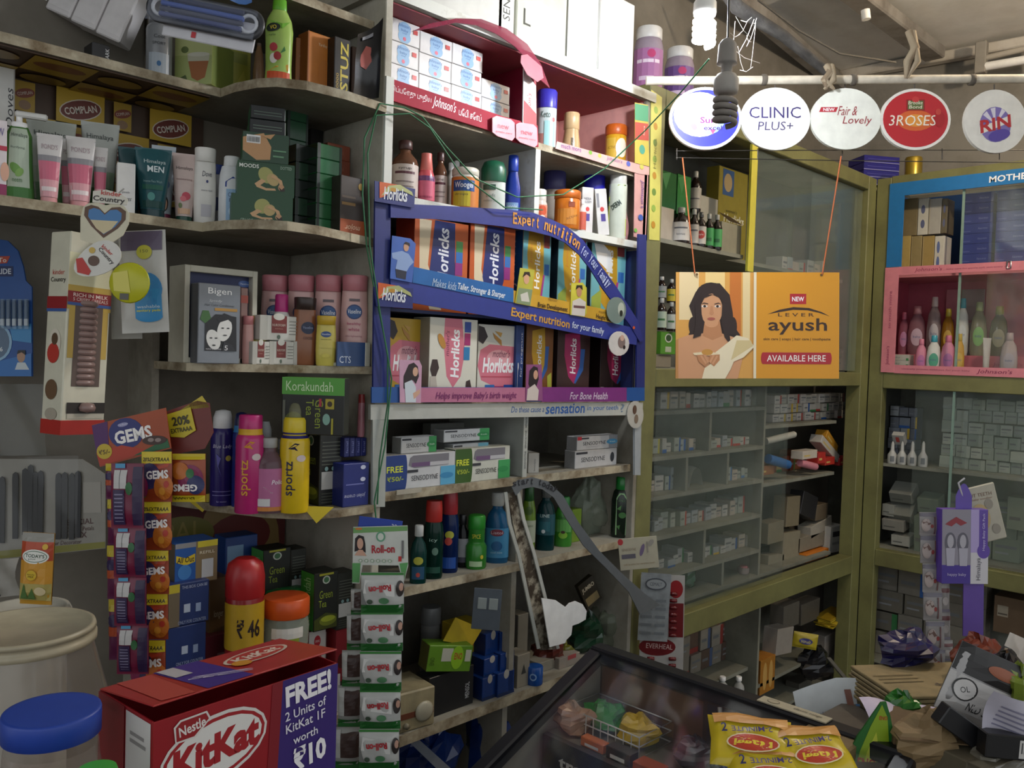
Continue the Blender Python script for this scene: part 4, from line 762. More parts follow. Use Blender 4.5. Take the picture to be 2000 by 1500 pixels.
# --- fifth shelf
Y5 = 1.76
rb = MB().box(.815, 1.215, 2.075, 2.082, ZA5, ZA4-.02, M('#5d2420', r=.6)).build('poster_sheet'); tag(rb, 'dark red and tan poster behind the lower shelf', 'poster')
p = PM(2.075); p.go([('e', 1.08, .95, .12, .2, '#8a7040'), ('e', 1.08, 1.0, .09, .06, '#6a2420'), ('e', .92, 1.02, .09, .05, '#7a7434'), ('t', 'OPAL', .9, 1.03, .16, .05, '#9a8a4a')]); p.build(rb)
AO = [('r', 0, 0, .48, 1, '#16509a'), ('r', .48, .0, 1, 1, '#7d6a4a'), ('r', 0, .88, .48, 1, '#8a8a8c'), ('p', [(.02, .72), (.24, .64), (.46, .72), (.46, .52), (.24, .46), (.02, .56)], '#d0b41e'), ('t', 'All Out', .24, .6, .4, .14, '#2a2a18', 0, .1, .02), ('e', .22, .3, .16, .18, '#3a78b8'), ('r', .52, .85, 1, 1, '#c8b82a'), ('r', .62, .1, .9, .55, '#b4b6b8'), ('t', 'REFILL', .75, .72, .36, .07, '#e0d8c0')]
for i in range(1):
    carton('repellent_carton', 'blue and tan mosquito repellent carton on top of blue cartons', (342, 424, 1058, 1138), Y5, None, .07, '#1b4f96', AO, side='#5a5040')
AOS = [('r', 0, .8, .3, 1, '#b8a82a'), ('r', 0, 0, .3, .8, '#6a5d48'), ('t', 'THIS BOX CAN BE', .65, .9, .6, .07, '#a8b0c8'), ('r', .4, .3, .55, .5, '#a8b4c8'), ('r', .68, .28, .8, .48, '#8a9ab8'), ('t', 'ONLY FOR COUNTER', .6, .08, .66, .08, '#98a4c0')]
carton('blue_upright_carton', 'tall dark blue repellent carton, upper one of two', (325, 408, 1138, 1220), 1.74, None, .08, '#152a5e', AOS, side='#2a4a80', top='#27356a')
carton('blue_upright_carton', 'tall dark blue repellent carton, lower one of two', (322, 402, 1222, 1300), 1.74, None, .08, '#142a60', AOS[3:], side='#1f4a8a')
carton('blue_upright_carton', 'blue repellent carton with yellow corner beside the chocolate box', (322, 395, 1302, 1380), 1.74, ZA5, .08, '#1c2748', AOS[:2], side='#3a3d44')
carton('blue_white_carton', 'blue carton with pale label standing at the back of the lower shelf', (440, 502, 1047, 1130), 1.90, ZA5, .06, '#1a3a74', [('r', .05, .35, .55, .95, '#6f8fae'), ('e', .25, .75, .15, .1, '#a8a83a'), ('r', 0, 0, 1, .2, '#16509a')])
carton('brown_tan_carton', 'brown repellent carton behind the red spray can', (408, 444, 1128, 1240), 1.84, ZA5, .06, '#5d4428', [('t', 'longer', .5, .75, .5, .06, '#b8a890'), ('e', .5, .45, .3, .1, '#7a5a34')])
carton('red_carton', 'dull red carton low behind the spray can', (400, 446, 1240, 1330), 1.82, None, .06, '#6a2430', [('r', .5, .2, .8, .6, '#8a6a6a')])
bottle('insect_spray_can', 'red insect spray can with yellow price band', (438, 511, 1090, 1345), 1.73, ZA5, [(.97, 0), (1, .01), (1, .79), (.97, .8)], '#8a1e22', [(.97, .79), (1.02, .8), (1.02, .9), (.9, .97), (.5, 1)], (.52, .77, '#b8941e'), [('t', '₹ 46', .62, .64, .62, .1, '#2a1a18', 0, 0, .02), ('r', .0, .3, .9, .3, '#a82a2a'), ('r', .1, .48, .9, .5, '#a8322a')], cat='can', capcol='#a82226')
carton('tea_carton', 'black green-tea carton with green spine behind the orange lidded jar', (513, 566, 1072, 1180), 1.83, None, .06, '#1a1d17', GT, side='#3f8a30', spr=[('t', 'Korakundah', .5, .5, .7, .5, '#a8d090', 90)])
carton('grey_tea_side', 'dark grey printed carton beside the green-spined tea carton', (566, 596, 1072, 1180), 1.83, None, .05, '#24261f', GS)
carton('tea_carton', 'black green-tea carton with green spine above the red and white cartons', (612, 658, 1118, 1230), 1.735, None, .06, '#1a1d17', GT, side='#3f8a30', spr=[('t', 'Korakundah', .5, .5, .8, .5, '#a8d090', 90)])
carton('grey_tea_side', 'dark grey printed carton beside the hanging sachet strip', (657, 690, 1118, 1228), 1.735, None, .05, '#23251e', GS)
jr = bottle('plastic_jar', 'clear plastic jar with orange screw lid holding pale sweets', (508, 598, 1165, 1425), 1.735, ZA5, [(.9, 0), (1, .03), (1, .3), (.86, .42), (.95, .6), (1, .78), (.92, .86)], '#9aa89a', [(.98, .86), (1.0, .865), (1.0, .985), (.93, 1)], None, [('r', .2, .72, .9, .8, '#d8d4cc'), ('r', .2, .5, .55, .72, '#a85a34'), ('r', .55, .5, .8, .72, '#8a9a34'), ('r', .22, .3, .85, .5, '#8fa89a')], cat='jar', capcol='#d2551e', mat=glassy('#b8c0b0', .45, .12))
MB().lathe([(.0, .01), (.034, .012), (.036, .09), (.03, .12), (0, .125)], M('#8fa896', r=.7, n=.3, sc=150, b=.6), 14).build('sweets', jr)['kind'] = 'stuff'
tag(MB().lathe([(.02, 0), (.045, .003), (.047, .02), (.043, .026), (.0, .027)], M('#1f7a3a', r=.4), 18, T=Matrix.Translation(F(555, 1170, 1.82))).build('jar_lid'), 'green plastic jar lid resting behind the orange lidded jar', 'lid')
RW = [('r', 0, 0, 1, 1, '#c4beb8'), ('e', .5, .76, .2, .13, '#a8242e'), ('t', 'STRONG', .5, .76, .26, .05, '#e8d8d0'), ('e', .5, .28, .33, .2, '#6a2420'), ('e', .5, .28, .27, .165, '#b8a8a0'), ('p', [(.36, .34), (.64, .34), (.58, .16), (.42, .16)], '#7a3028')]
for q, lb, Y in (((602, 634, 1232, 1318), 'white coffee carton with red seal under the tea cartons', 1.77), ((634, 655, 1232, 1316), 'second white coffee carton with brown ring print', 1.79), ((622, 662, 1322, 1420), 'white coffee carton with red side, lowest beside the strips', 1.72)):
    carton('coffee_carton', lb, q, Y, None, .06, '#c4beb8', RW, side='#9a2a30', top='#8a3a38', group='red and white coffee cartons')
carton('red_carton', 'plain red carton behind the sachet strips', (655, 688, 1228, 1330), 1.745, None, .05, '#8a1f28', [('e', .3, .4, .2, .14, '#4a1a1a')])
# ================================================================ painted shelving: soaps, toiletries, health drinks
def xz(q, Y): v = F(q[0], q[1], Y); return (v.x, v.z)
def flat(name, par, pts, Y, m, t=.003, side=None):
    return MB().prism([xz(q, Y) for q in pts], t, C(m, r=.42), lambda x, y, z: (x, Y+y, z), side).build(name, par)
def T2(p, txt, a, b, h, col, Y, rot=0, sh=0, bo=0, dz=0):
    A, B = F(*a, Y), F(*b, Y); L = math.hypot(B.x-A.x, B.z-A.z); ang = math.degrees(math.atan2(B.z-A.z, B.x-A.x))
    p.text(txt, (A.x+B.x)/2, (A.z+B.z)/2+dz, L, h, col, rot=ang+rot, sh=sh, b=bo)
def E2(p, c, rx, ry, col, Y, rot=0): A = F(*c, Y); s = dep(A)/FPX; p.ell(A.x, A.z, rx*s*1.3, ry*s, col, rot)
def P2(p, pts, col, Y): p.poly([xz(q, Y) for q in pts], col)
# --- cartons on the top board
for q, col, lb, pr in (((790, 985, -170, 62), '#cfcfc8', 'large pale carton at the near end of the top board', [('r', .0, .0, .03, 1, '#b0aea4')]), ((972, 1004, -170, 68), '#dcdcd6', 'narrow white carton lettered upwards on the top board', [('t', 'SENSODYNE', .5, .42, .62, .42, '#4c4f4c', 90)]), ((1008, 1106, -170, 112), '#c2c4b4', 'grey-green tinged carton between white cartons on the top board', [('t', 'THE', .14, .52, .1, .12, '#6a6d66', 90), ('t', 'L', .2, .18, .14, .12, '#3d403c', 0)]), ((1108, 1166, -170, 143), '#e2e2dc', 'tall white carton with faint print on the top board', [('t', 'ENSURE', .3, .5, .4, .1, '#c8c8c2', 90)]), ((1168, 1236, -10, 160), '#e6e6e0', 'white carton at the lamp end of the top board', [('r', 0, 0, .06, 1, '#c9c9c4')])):
    carton('white_carton', lb, q, 1.69, ZB0, .25 if q[0] != 972 else .1, col, pr, ch=.003)
# --- soap display
so = empty('soap_display', (0, 0, 0), 0, 'dark red cardboard soap display with arched clear rim', 'display')
MA = M('#8d1f38', r=.45)
MB().box(1.244, 1.795, 2.07, 2.078, ZB1+.001, ZB0-.036, MA).build('back_board', so); MB().box(1.783, 1.793, 1.72, 2.07, ZB1+.001, ZB0-.036, MA).build('side_board', so)
flat('front_panel', so, [(752, 149), (985, 228), (1050, 245), (1052, 287), (1005, 278), (960, 256), (752, 192)], 1.688, M('#a01832', r=.75), .006)
arc_o = [(803, 62), (840, 46), (890, 36), (940, 37), (990, 56), (1030, 86), (1057, 126), (1074, 172)]; arc_i = [(1052, 152), (1032, 118), (1005, 90), (970, 66), (930, 49), (890, 44), (845, 54)]
flat('arched_rim', so, arc_o+arc_i, 1.66, glassy('#8a3048', .75, .2), .003)
flat('rim_tag', so, [(1018, 108), (1030, 106), (1058, 130), (1062, 152), (1050, 160), (1030, 146), (1017, 122)], 1.656, '#a8586a', .002)
flat('side_strip', so, [(1023, 133), (1047, 168), (1048, 262), (1021, 240)], 1.682, '#d8d4d2', .003)
p = PM(1.682); P2(p, [(1023, 195), (1047, 222), (1048, 260), (1022, 239)], '#b8243c', 1.682); A = F(1034, 212, 1.682); p.text("Johnson's", A.x, A.z, .085, .022, '#c02a40', rot=90, sh=.2); p.build(so, 'strip_lettering')
for pts in ([(962, 230), (970, 226), (998, 233), (1005, 240), (1006, 268), (1000, 275), (972, 266), (962, 258)], [(1008, 243), (1016, 239), (1042, 243), (1049, 250), (1050, 282), (1044, 288), (1016, 278), (1008, 270)]): flat('pink_tag', so, pts, 1.676, '#d68f9c', .003)
p = PM(1.6755); T2(p, 'new', (972, 246), (994, 250), .01, '#b84a62', 1.6755); T2(p, 'gentle care', (968, 256), (1000, 262), .006, '#b84a62', 1.6755); T2(p, 'new', (1018, 258), (1040, 262), .01, '#b84a62', 1.6755); T2(p, 'gentle care', (1013, 268), (1046, 274), .006, '#b84a62', 1.6755); p.build(so, 'tag_lettering')
p = PM(1.688); T2(p, 'இப்போது புதிய', (763, 172), (842, 197), .021, '#f0dfe0', 1.688); T2(p, "Johnson's", (846, 199), (890, 214), .034, '#f6e8e8', 1.688, sh=.2); T2(p, 'பேபி சோப்', (896, 217), (940, 231), .02, '#f0dfe0', 1.688); p.build(so, 'front_lettering')
SOAP = [('e', .5, .62, .2, .34, '#8fb6d8'), ('e', .5, .3, .2, .3, '#8fb6d8'), ('t', "Johnson's", .5, .76, .4, .2, '#2a56a0', 0, .2), ('t', 'baby', .5, .56, .22, .15, '#2f5ea6'), ('t', 'soap', .5, .43, .14, .07, '#4a76b4'), ('e', .5, .2, .05, .09, '#d86a80'), ('r', .78, .55, .92, .75, '#c8403a'), ('r', .0, .0, 1, .02, '#a9a9ac')]
sx = [757, 819, 883, 943, 999]; tops = [(787, 38), (850, 68), (915, 92), (970, 160)]
nth = ['first', 'second', 'third', 'fourth', 'fifth']; proto = None
for c in range(4):
    X0, X1 = F(sx[c], 150, 1.76).x, F(sx[c+1], 170, 1.76).x; zt = F(*tops[c], 1.76).z; n = max(1, round((zt-ZB1)/.058)); hh = (zt-ZB1)/n
    for k in range(n):
        lb = 'white baby soap carton, %s column from the shelf post, %s from the bottom' % (nth[c], nth[k])
        carton('soap_carton', lb, None, None, None, .07, '#dcdad8', SOAP, loc=((X0+X1)/2+(k % 2)*.002, 1.80, ZB1+.0005+k*hh), size=(X1-X0-.002, hh-.0008), group='stacked baby soap cartons')
# --- pink niche
bottle('powder_bottle', 'white powder bottle with violet cap beside the soap display', (1047, 1086, 176, 262), 1.78, ZB1, [(.95, 0), (1, .02), (1, .72)], '#c8d4d2', [(1, .71), (1.02, .72), (1.02, .97), (.9, 1)], None, [('t', 'Keto', .45, .6, .5, .1, '#3a5a50', 0, .1), ('r', .4, .06, .95, .5, '#9fd0d0'), ('e', .85, .52, .1, .035, '#c84a4a'), ('r', .05, .06, .38, .3, '#b07a70')], sy=.7, capcol='#3a34a8')
bottle('beige_bottle', 'plain beige bottle with matching cap in the pink niche', (1097, 1133, 221, 288), 1.78, ZB1, [(.95, 0), (1, .04), (.98, .35), (.8, .6), (.78, .66)], '#c4a276', [(.8, .65), (.86, .66), (.86, .98), (.8, 1)], None, [('r', .5, .15, .62, .45, '#5a4a34')], capcol='#c9a87c')
bottle('yellow_jar', 'yellow jar with orange lid in the pink niche', (1181, 1222, 245, 315), 1.78, ZB1, JAR, '#d8a228', JARC, None, [('r', .0, .1, .5, .7, '#d8b040'), ('e', .8, .5, .3, .2, '#f0e8d0'), ('t', 'ACTIVE', .3, .5, .4, .06, '#8a5a14')], capcol='#c8601e', cat='jar')
st_ = empty('paper_edging', (0, 0, 0), 0, 'pink paper strip printed with purple script along the shelf edge', 'paper')
flat('front_strip', st_, [(1088, 276), (1180, 302), (1268, 326), (1268, 342), (1250, 340), (1180, 320), (1085, 290)], 1.688, '#d8aaa4', .002)
flat('upright_strip', st_, [(1240, 338), (1268, 340), (1264, 470), (1238, 462)], 1.690, '#cf9c98', .002)
p = PM(1.688); T2(p, 'much more', (1096, 284), (1135, 293), .014, '#5a3a86', 1.688); T2(p, "Johnson's", (1185, 309), (1215, 317), .016, '#5a3a86', 1.688, sh=.2); E2(p, (1153, 298), 4, 4, '#7fae4a', 1.688); E2(p, (1171, 304), 4, 4, '#d0b84a', 1.688); E2(p, (1227, 320), 5, 5, '#4a5ab4', 1.688); E2(p, (1253, 326), 5, 5, '#c8c45a', 1.688)
A = F(1253, 380, 1.69); p.text("Johnson's", A.x, A.z, .09, .024, '#5a3a96', rot=-88, sh=.2); E2(p, (1250, 425), 6, 6, '#3a5aa8', 1.69); E2(p, (1240, 450), 4, 4, '#6fae4a', 1.69); p.build(st_, 'lettering')
# side sticker strips on the post
sk = empty('sticker_strip', (0, 0, 0), 0, 'green, red and yellow sticker strip on the shelf end beside the pink niche', 'sticker')
flat('strip', sk, [(1240, 200), (1266, 205), (1268, 325), (1240, 318)], 1.686, '#c8b84a', .001)
p = PM(1.686); P2(p, [(1240, 202), (1266, 207), (1266, 238), (1240, 234)], '#2f9a72', 1.686); P2(p, [(1240, 238), (1266, 242), (1267, 275), (1240, 272)], '#b83a34', 1.686); E2(p, (1254, 292), 7, 9, '#3fa08a', 1.686); A = F(1258, 255, 1.686); p.text('lays', A.x, A.z, .03, .012, '#f0d8c8', rot=90); p.build(sk, 'lettering')
sk2 = empty('sticker_strip', (0, 0, 0), 0, 'tall pale yellow sticker strip down the olive cabinet post', 'sticker')
flat('strip', sk2, [(1272, 175), (1293, 190), (1288, 470), (1268, 468)], 1.688, '#cdc865', .001)
p = PM(1.688)
for k in range(8): E2(p, (1281-k*.8, 215+k*32), 5, 7, ['#8fae4a', '#b8862a', '#6a8a3a'][k % 3], 1.688, 20)
A = F(1279, 300, 1.688); p.text('Horlicks', A.x, A.z, .1, .014, '#7a7a34', rot=90); p.build(sk2, 'lettering')
# --- toiletries above the health drinks
BRN = M('#7a5440', r=.12, t=.35)
def brown(q, lb, Y): return bottle('syrup_bottle', lb, q, Y, ZB2, MED, '#8a6450', MEDC, (.06, .58, '#c9bcb4'), [('r', .1, .42, .9, .46, '#5a2a34'), ('t', 'syrup', .5, .5, .5, .04, '#4a3a3a'), ('r', .15, .2, .85, .22, '#8a7a78'), ('r', .15, .28, .85, .3, '#8a7a78')], group='brown syrup bottles with pale labels', capcol='#4a2f2c', mat=BRN)
brown((764, 815, 275, 392), 'large brown syrup bottle in front of the white post', 1.76); brown((748, 770, 290, 385), 'brown syrup bottle half hidden by the shelf post', 1.85); brown((845, 872, 298, 398), 'slimmer brown syrup bottle next to the coral bottle', 1.78)
bottle('coral_bottle', 'coral pink bottle with long coral cap', (814, 848, 300, 394), 1.75, ZB2, [(.95, 0), (1, .03), (1, .5), (.9, .58), (.75, .66)], '#cf5a62', [(.72, .65), (.76, .66), (.62, .9), (.6, 1)], (.06, .5, '#d0607a'), [('r', -.1, .44, 1.1, .54, '#6a3a6a'), ('r', .1, .1, .9, .14, '#a83a5a')], capcol='#e07a70')
bottle('white_slim_bottle', 'slim white bottle behind the yellow labelled jar', (869, 890, 318, 398), 1.83, ZB2, MED, '#cfcac2', MEDC, (.1, .55, '#b8a89a'))
bottle('white_slim_bottle', 'second slim white bottle with tall cap near the yellow labelled jar', (880, 900, 314, 398), 1.88, ZB2, MED, '#d6d2cc', MEDC)
bottle('white_jar', 'white tub with blue and yellow wrap label', (881, 934, 330, 402), 1.74, ZB2, [(.97, 0), (1, .02), (1, .78), (.9, .84)], '#d8d4c8', [(.96, .82), (1.0, .83), (1.0, .97), (.9, 1)], (.03, .76, '#c9762a'), [('r', .02, .42, .86, .68, '#1e4a8a'), ('t', 'Woogel', .44, .55, .7, .18, '#e4e8ec', 0, 0, .02), ('r', .02, .06, .7, .42, '#c8b42a'), ('t', 'drops', .36, .34, .5, .07, '#4a4a30')], capcol='#d0ccbc', cat='jar')
bottle('green_cap_bottle', 'white lotion bottle with rounded dark green cap', (938, 986, 314, 410), 1.74, ZB2, [(.95, 0), (1, .03), (1, .62)], '#cdd4cc', [(1, .61), (1.02, .62), (1.02, .85), (.8, .97), (.4, 1)], None, [('r', .05, .45, .6, .55, '#3a5a4c'), ('t', 'soft', .4, .35, .4, .06, '#7a8a80'), ('t', 'moisturizer', .4, .26, .6, .04, '#7a8a80')], sy=.7, capcol='#1f5a40')
BLU_ = lambda q, lb, Y: bottle('blue_bottle', lb, q, Y, ZB2, [(.9, 0), (1, .05), (.95, .5), (.62, .72), (.6, .76)], '#16308a', [(.6, .75), (.64, .76), (.6, .99), (.52, 1)], None, [('r', .1, .06, .9, .26, '#7a9ac0'), ('t', 'anole', .5, .2, .6, .06, '#dfe6ee')], sy=.6, capcol='#1a3aa0')
BLU_((984, 1016, 303, 412), 'glossy blue tonic bottle before the divider', 1.74); BLU_((972, 992, 308, 405), 'blue tonic bottle behind its twin', 1.86)
bottle('orange_white_bottle', 'small white bottle with orange wave label', (1038, 1068, 370, 430), 1.75, ZB2, [(.95, 0), (1, .03), (1, .6), (.8, .7)], '#d2c4b8', [(.82, .69), (.85, .7), (.85, .97), (.7, 1)], (.06, .56, '#d08a70'), [('e', .7, .4, .3, .14, '#c8502a'), ('e', .7, .2, .2, .08, '#e0d0c0')], capcol='#dcd6cc')
bottle('lilac_cap_bottle', 'beige container with dusk blue cap behind the orange jar', (1060, 1102, 335, 432), 1.86, ZB2, [(.95, 0), (1, .02), (1, .72)], '#a89c90', [(1, .71), (1.04, .72), (1.04, .98), (.94, 1)], sy=.8, capcol='#3a3a70')
bottle('orange_jar', 'bright orange medicine jar with orange lid', (1082, 1132, 373, 442), 1.73, ZB2, JAR, '#c96f1e', JARC, None, [('r', .55, .55, .8, .68, '#8a3a14'), ('r', .1, .1, .9, .5, '#c8802a'), ('t', 'active', .7, .3, .5, .07, '#7a4a1a', 20)], capcol='#c8681e', cat='jar')
bottle('white_small_bottle', 'tiny white dropper with red label beside the orange jar', (1129, 1144, 389, 446), 1.715, ZB2, MED, '#d8d0c8', MEDC, (.05, .6, '#c8604a'))
carton('white_carton', 'white medicine carton with a blue cap box behind', (1134, 1158, 365, 452), 1.715, ZB2, .035, '#d4d0cc', [('r', .3, .26, .7, .42, '#4a3a8a'), ('e', .5, .52, .16, .05, '#c83a3a'), ('t', 'NEBA', .5, .75, .6, .05, '#5a5a6a'), ('t', 'SLEEM', .5, .68, .6, .05, '#5a5a6a')], side='#c8c6c2', rz=-.5)
bottle('blue_cap_bottle', 'white container with vivid blue cap behind the leaning cartons', (1138, 1178, 338, 452), 1.80, ZB2, [(.95, 0), (1, .02), (1, .72)], '#c4c0bc', [(1, .71), (1.03, .72), (1.03, .97), (.92, 1)], sy=.8, capcol='#2420a8')
lc = carton('white_carton', 'white medicine carton leaning back against the powder bottle', (1168, 1192, 368, 452), 1.705, ZB2, .03, '#d6d4d0', [('r', .35, .3, .75, .46, '#4a3a8a'), ('e', .5, .56, .18, .05, '#c83a3a'), ('r', .1, .6, .3, .9, '#8a8a90')], side='#c8c6c2', rz=-.5); lc.rotation_euler.y = -.12
bottle('powder_bottle', 'white and lime powder bottle with slanted green bands', (1187, 1222, 336, 456), 1.73, ZB2, [(.95, 0), (1, .02), (1, .82)], '#c9cfc0', [(.9, .81), (.94, .82), (.9, .98), (.8, 1)], None, [('p', [(-.1, .05), (1.1, .05), (1.1, .3), (-.1, .5)], '#b8c42a'), ('p', [(-.1, .62), (.5, .8), (.9, .8), (-.1, .55)], '#a8b82a'), ('p', [(-.1, .56), (.9, .8), (1.0, .8), (-.1, .52)], '#1f6a4a'), ('t', 'DERM', .4, .5, .6, .08, '#20342a', 35, 0, .02)], sy=.8, capcol='#c4c4be')
pk = MB().sheet(lambda u, v: (Vector((F(1222, 460, 1.70).x+u*.075+.01*sin(5*v), 1.715+.016*sin(6*u+2*v)+.05*u, ZB2+.0+v*.15*(1-.15*u)+.006*sin(9*u)))), 8, 10, M('#c78e8c', r=.35, n=.15, sc=20)).build('pink_bag'); tag(pk, 'crumpled pink paper bag beside the lime powder bottle', 'bag')
# --- health drink display
hd = empty('cardboard_display', (0, 0, 0), 0, 'navy blue cardboard display stand with curved arch for health drinks', 'display')
YH = 1.664; NV = '#202b6e'; NV2 = '#26307c'
flat('left_upright', hd, [(733, 388), (763, 392), (762, 757), (729, 757)], YH, NV, .006)
flat('right_upright', hd, [(1247, 457), (1263, 459), (1259, 757), (1243, 757)], YH, NV, .006)
top_u = [(763, 397), (850, 401), (940, 406), (1000, 410), (1040, 415), (1080, 430), (1108, 443), (1140, 470), (1172, 516), (1204, 560), (1246, 626), (1256, 664)]
top_l = [(1250, 668), (1230, 634), (1198, 592), (1176, 562), (1152, 524), (1132, 498), (1104, 474), (1076, 461), (1040, 452), (980, 442), (852, 428), (763, 425)]
flat('arched_band', hd, top_u+top_l, YH-.006, NV2, .004)
flat('middle_band', hd, [(763, 544), (806, 552), (1000, 590), (1192, 630), (1246, 642), (1243, 674), (1140, 654), (980, 622), (808, 592), (763, 588)], YH-.004, '#2a3788', .004)
flat('light_blue_strip', hd, [(808, 521), (1003, 563), (1003, 591), (806, 552)], YH-.006, '#1d63a6', .002)
flat('yellow_strip', hd, [(1003, 567), (1190, 606), (1198, 631), (1003, 591)], YH-.006, '#c79a2c', .002)
flat('brand_tab', hd, [(732, 353), (811, 369), (809, 406), (732, 393)], YH-.012, NV, .002); flat('brand_tab', hd, [(729, 560), (807, 563), (806, 603), (735, 598)], YH-.012, NV, .002)
flat('bottom_strip', hd, [(726, 756), (1259, 757), (1259, 783), (726, 787)], YH-.005, '#1e5094', .004)
flat('pink_strip', hd, [(782, 757), (1028, 757), (1028, 785), (781, 786)], YH-.007, '#b8708e', .0015); flat('purple_strip', hd, [(1058, 756), (1224, 757), (1224, 784), (1058, 785)], YH-.007, '#7a2c78', .0015)
MB().box(1.245, 2.29, 1.70, 2.03, 1.602, 1.61, M('#23305f', r=.5)).build('inner_shelf', hd); MB().box(1.245, 2.29, 2.04, 2.045, ZB3+.001, ZB2-.03, M('#14182e', r=.6)).build('back_board', hd); MB().box(2.28, 2.288, 1.70, 2.04, ZB3+.001, ZB2-.03, M('#1c2858', r=.5)).build('end_board', hd)
p = PM(YH-.0125)
for (ax, ay) in ((770, 384), (767, 580)):
    dx, dy = (0, 0) if ay == 384 else (-3, 196)
    P2(p, [(735+dx, 356+dy), (770+dx, 362+dy), (745+dx, 385+dy), (735+dx, 388+dy)], '#c85a24', YH); P2(p, [(738+dx, 384+dy), (752+dx, 364+dy), (775+dx, 362+dy), (798+dx, 376+dy), (801+dx, 384+dy), (780+dx, 374+dy), (758+dx, 374+dy)], '#a9ad72', YH); E2(p, (762+dx, 372+dy), 6, 4, '#b8862a', YH)
    T2(p, 'Horlicks', (744+dx, 378+dy), (789+dx, 384+dy), .03, '#dfe2e8', YH, sh=.1, bo=.02)
p.build(hd, 'tab_lettering')
p = PM(YH-.0066); T2(p, 'Makes kids', (842, 551), (888, 560), .02, '#b8cce0', YH, sh=.15); T2(p, 'Taller, Stronger & Sharper', (890, 560), (983, 579), .022, '#dbe4ee', YH, sh=.1, bo=.02)
T2(p, 'Brain Development', (1047, 596), (1105, 606), .018, '#3a2a14', YH, bo=.02); T2(p, 'faster', (1068, 583), (1086, 587), .01, '#8a6a2a', YH); T2(p, 'Height Gain', (1161, 618), (1193, 626), .018, '#3a2a14', YH, bo=.02); T2(p, 'maximum', (1166, 608), (1188, 612), .009, '#8a6a2a', YH); p.build(hd, 'strip_lettering')
p = PM(YH-.0046); T2(p, 'Expert nutrition', (996, 611), (1110, 636), .032, '#c8943a', YH, bo=.02); T2(p, 'for your family', (1115, 636), (1177, 649), .026, '#cfd8e6', YH, bo=.01); p.build(hd, 'band_lettering')
p = PM(YH-.0076); T2(p, "Helps improve Baby's birth weight", (848, 774), (1005, 773), .024, '#7a2a66', YH, sh=.2, bo=.01); T2(p, 'For Bone Health', (1110, 773), (1183, 773), .022, '#d8c4d8', YH, sh=.2, bo=.01); p.build(hd, 'base_lettering')
def along(p, txt, pts, h, col, Y, bo=.02):
    V = [Vector(xz(q, Y)) for q in pts]; L = [0]
    for a, b in zip(V, V[1:]): L.append(L[-1]+(b-a).length)
    n = len(txt)
    for i, ch in enumerate(txt):
        if ch == ' ': continue
        t = L[-1]*(i+.5)/n
        for j in range(len(V)-1):
            if L[j] <= t <= L[j+1]:
                d = V[j+1]-V[j]; c = V[j]+d*((t-L[j])/max(1e-6, L[j+1]-L[j])); a = math.degrees(math.atan2(d.y, d.x))
                hh = h*(1.0 if ch in 'EfiltdhbkHy' else .74); w = L[-1]/n*(.9 if ch not in 'iltfrI' else .5)
                p.text(ch, c.x, c.y-(h-hh)*.4*(1 if ch not in 'py' else 2), w, hh, col, rot=a, b=bo); break
p = PM(YH-.0066); along(p, 'Expert nutrition', [(998, 426), (1030, 431), (1060, 439), (1090, 452), (1115, 468), (1128, 480)], .032, '#c88a3a', YH); along(p, 'for your family', [(1132, 486), (1150, 506), (1170, 536), (1184, 560)], .028, '#bcc6e0', YH, .01); E2(p, (1233, 640), 3, 3, '#c8542a', YH); p.build(hd, 'arch_lettering')
# cut-out people on the display
def cutout(pts, bg, sk, fig, par=hd, Y=YH-.009): 
    o = flat('cutout_picture', par, pts, Y, bg, .0015); p = PM(Y)
    for kind, a, col in fig:
        if kind == 'e': E2(p, a[:2], a[2], a[3], col, Y)
        else: P2(p, a, col, Y)
    q = p.build(o)
cutout([(766, 460), (802, 466), (812, 476), (808, 522), (805, 552), (762, 544)], '#3d62b0', 0, [('p', [(765, 494), (785, 490), (798, 496), (808, 512), (800, 520), (794, 530), (772, 526), (776, 508), (766, 504)], '#8aa2cc'), ('p', [(772, 525), (794, 530), (792, 546), (774, 542)], '#262a3c'), ('e', (793, 483, 5, 8), '#c29678'), ('p', [(788, 477), (792, 472), (800, 475), (800, 482), (794, 478)], '#2a1e1a')])
cutout([(1016, 523), (1044, 527), (1036, 598), (1006, 592)], '#b3ad3c', 0, [('p', [(1013, 562), (1040, 566), (1035, 597), (1008, 591)], '#7f8f6a'), ('e', (1028, 545, 6, 10), '#c99a78'), ('p', [(1020, 542), (1024, 531), (1034, 531), (1036, 541), (1028, 536)], '#2a1c16'), ('p', [(1016, 575), (1030, 570), (1034, 590), (1018, 588)], '#c8c4b8')])
cutout([(1116, 553), (1138, 552), (1146, 562), (1146, 612), (1140, 619), (1114, 615)], '#c6bd3e', 0, [('p', [(1118, 588), (1132, 582), (1144, 590), (1142, 618), (1116, 615)], '#cfc6bc'), ('e', (1131, 570, 6, 10), '#b88660'), ('p', [(1124, 566), (1126, 557), (1137, 557), (1138, 567), (1131, 561)], '#221814'), ('p', [(1120, 596), (1142, 598), (1142, 603), (1120, 601)], '#6a4a4a')])
cutout([(780, 703), (819, 704), (824, 715), (822, 787), (781, 786)], '#c79bb4', 0, [('p', [(788, 758), (788, 735), (798, 712), (808, 708), (816, 716), (818, 735), (812, 750), (806, 742), (800, 756), (790, 760)], '#2a1c20'), ('e', (811, 726, 5, 9), '#cfa48a'), ('p', [(790, 748), (804, 742), (812, 756), (812, 786), (792, 786)], '#c8d2da'), ('p', [(806, 768), (820, 760), (820, 768), (808, 780)], '#cfa48a')])
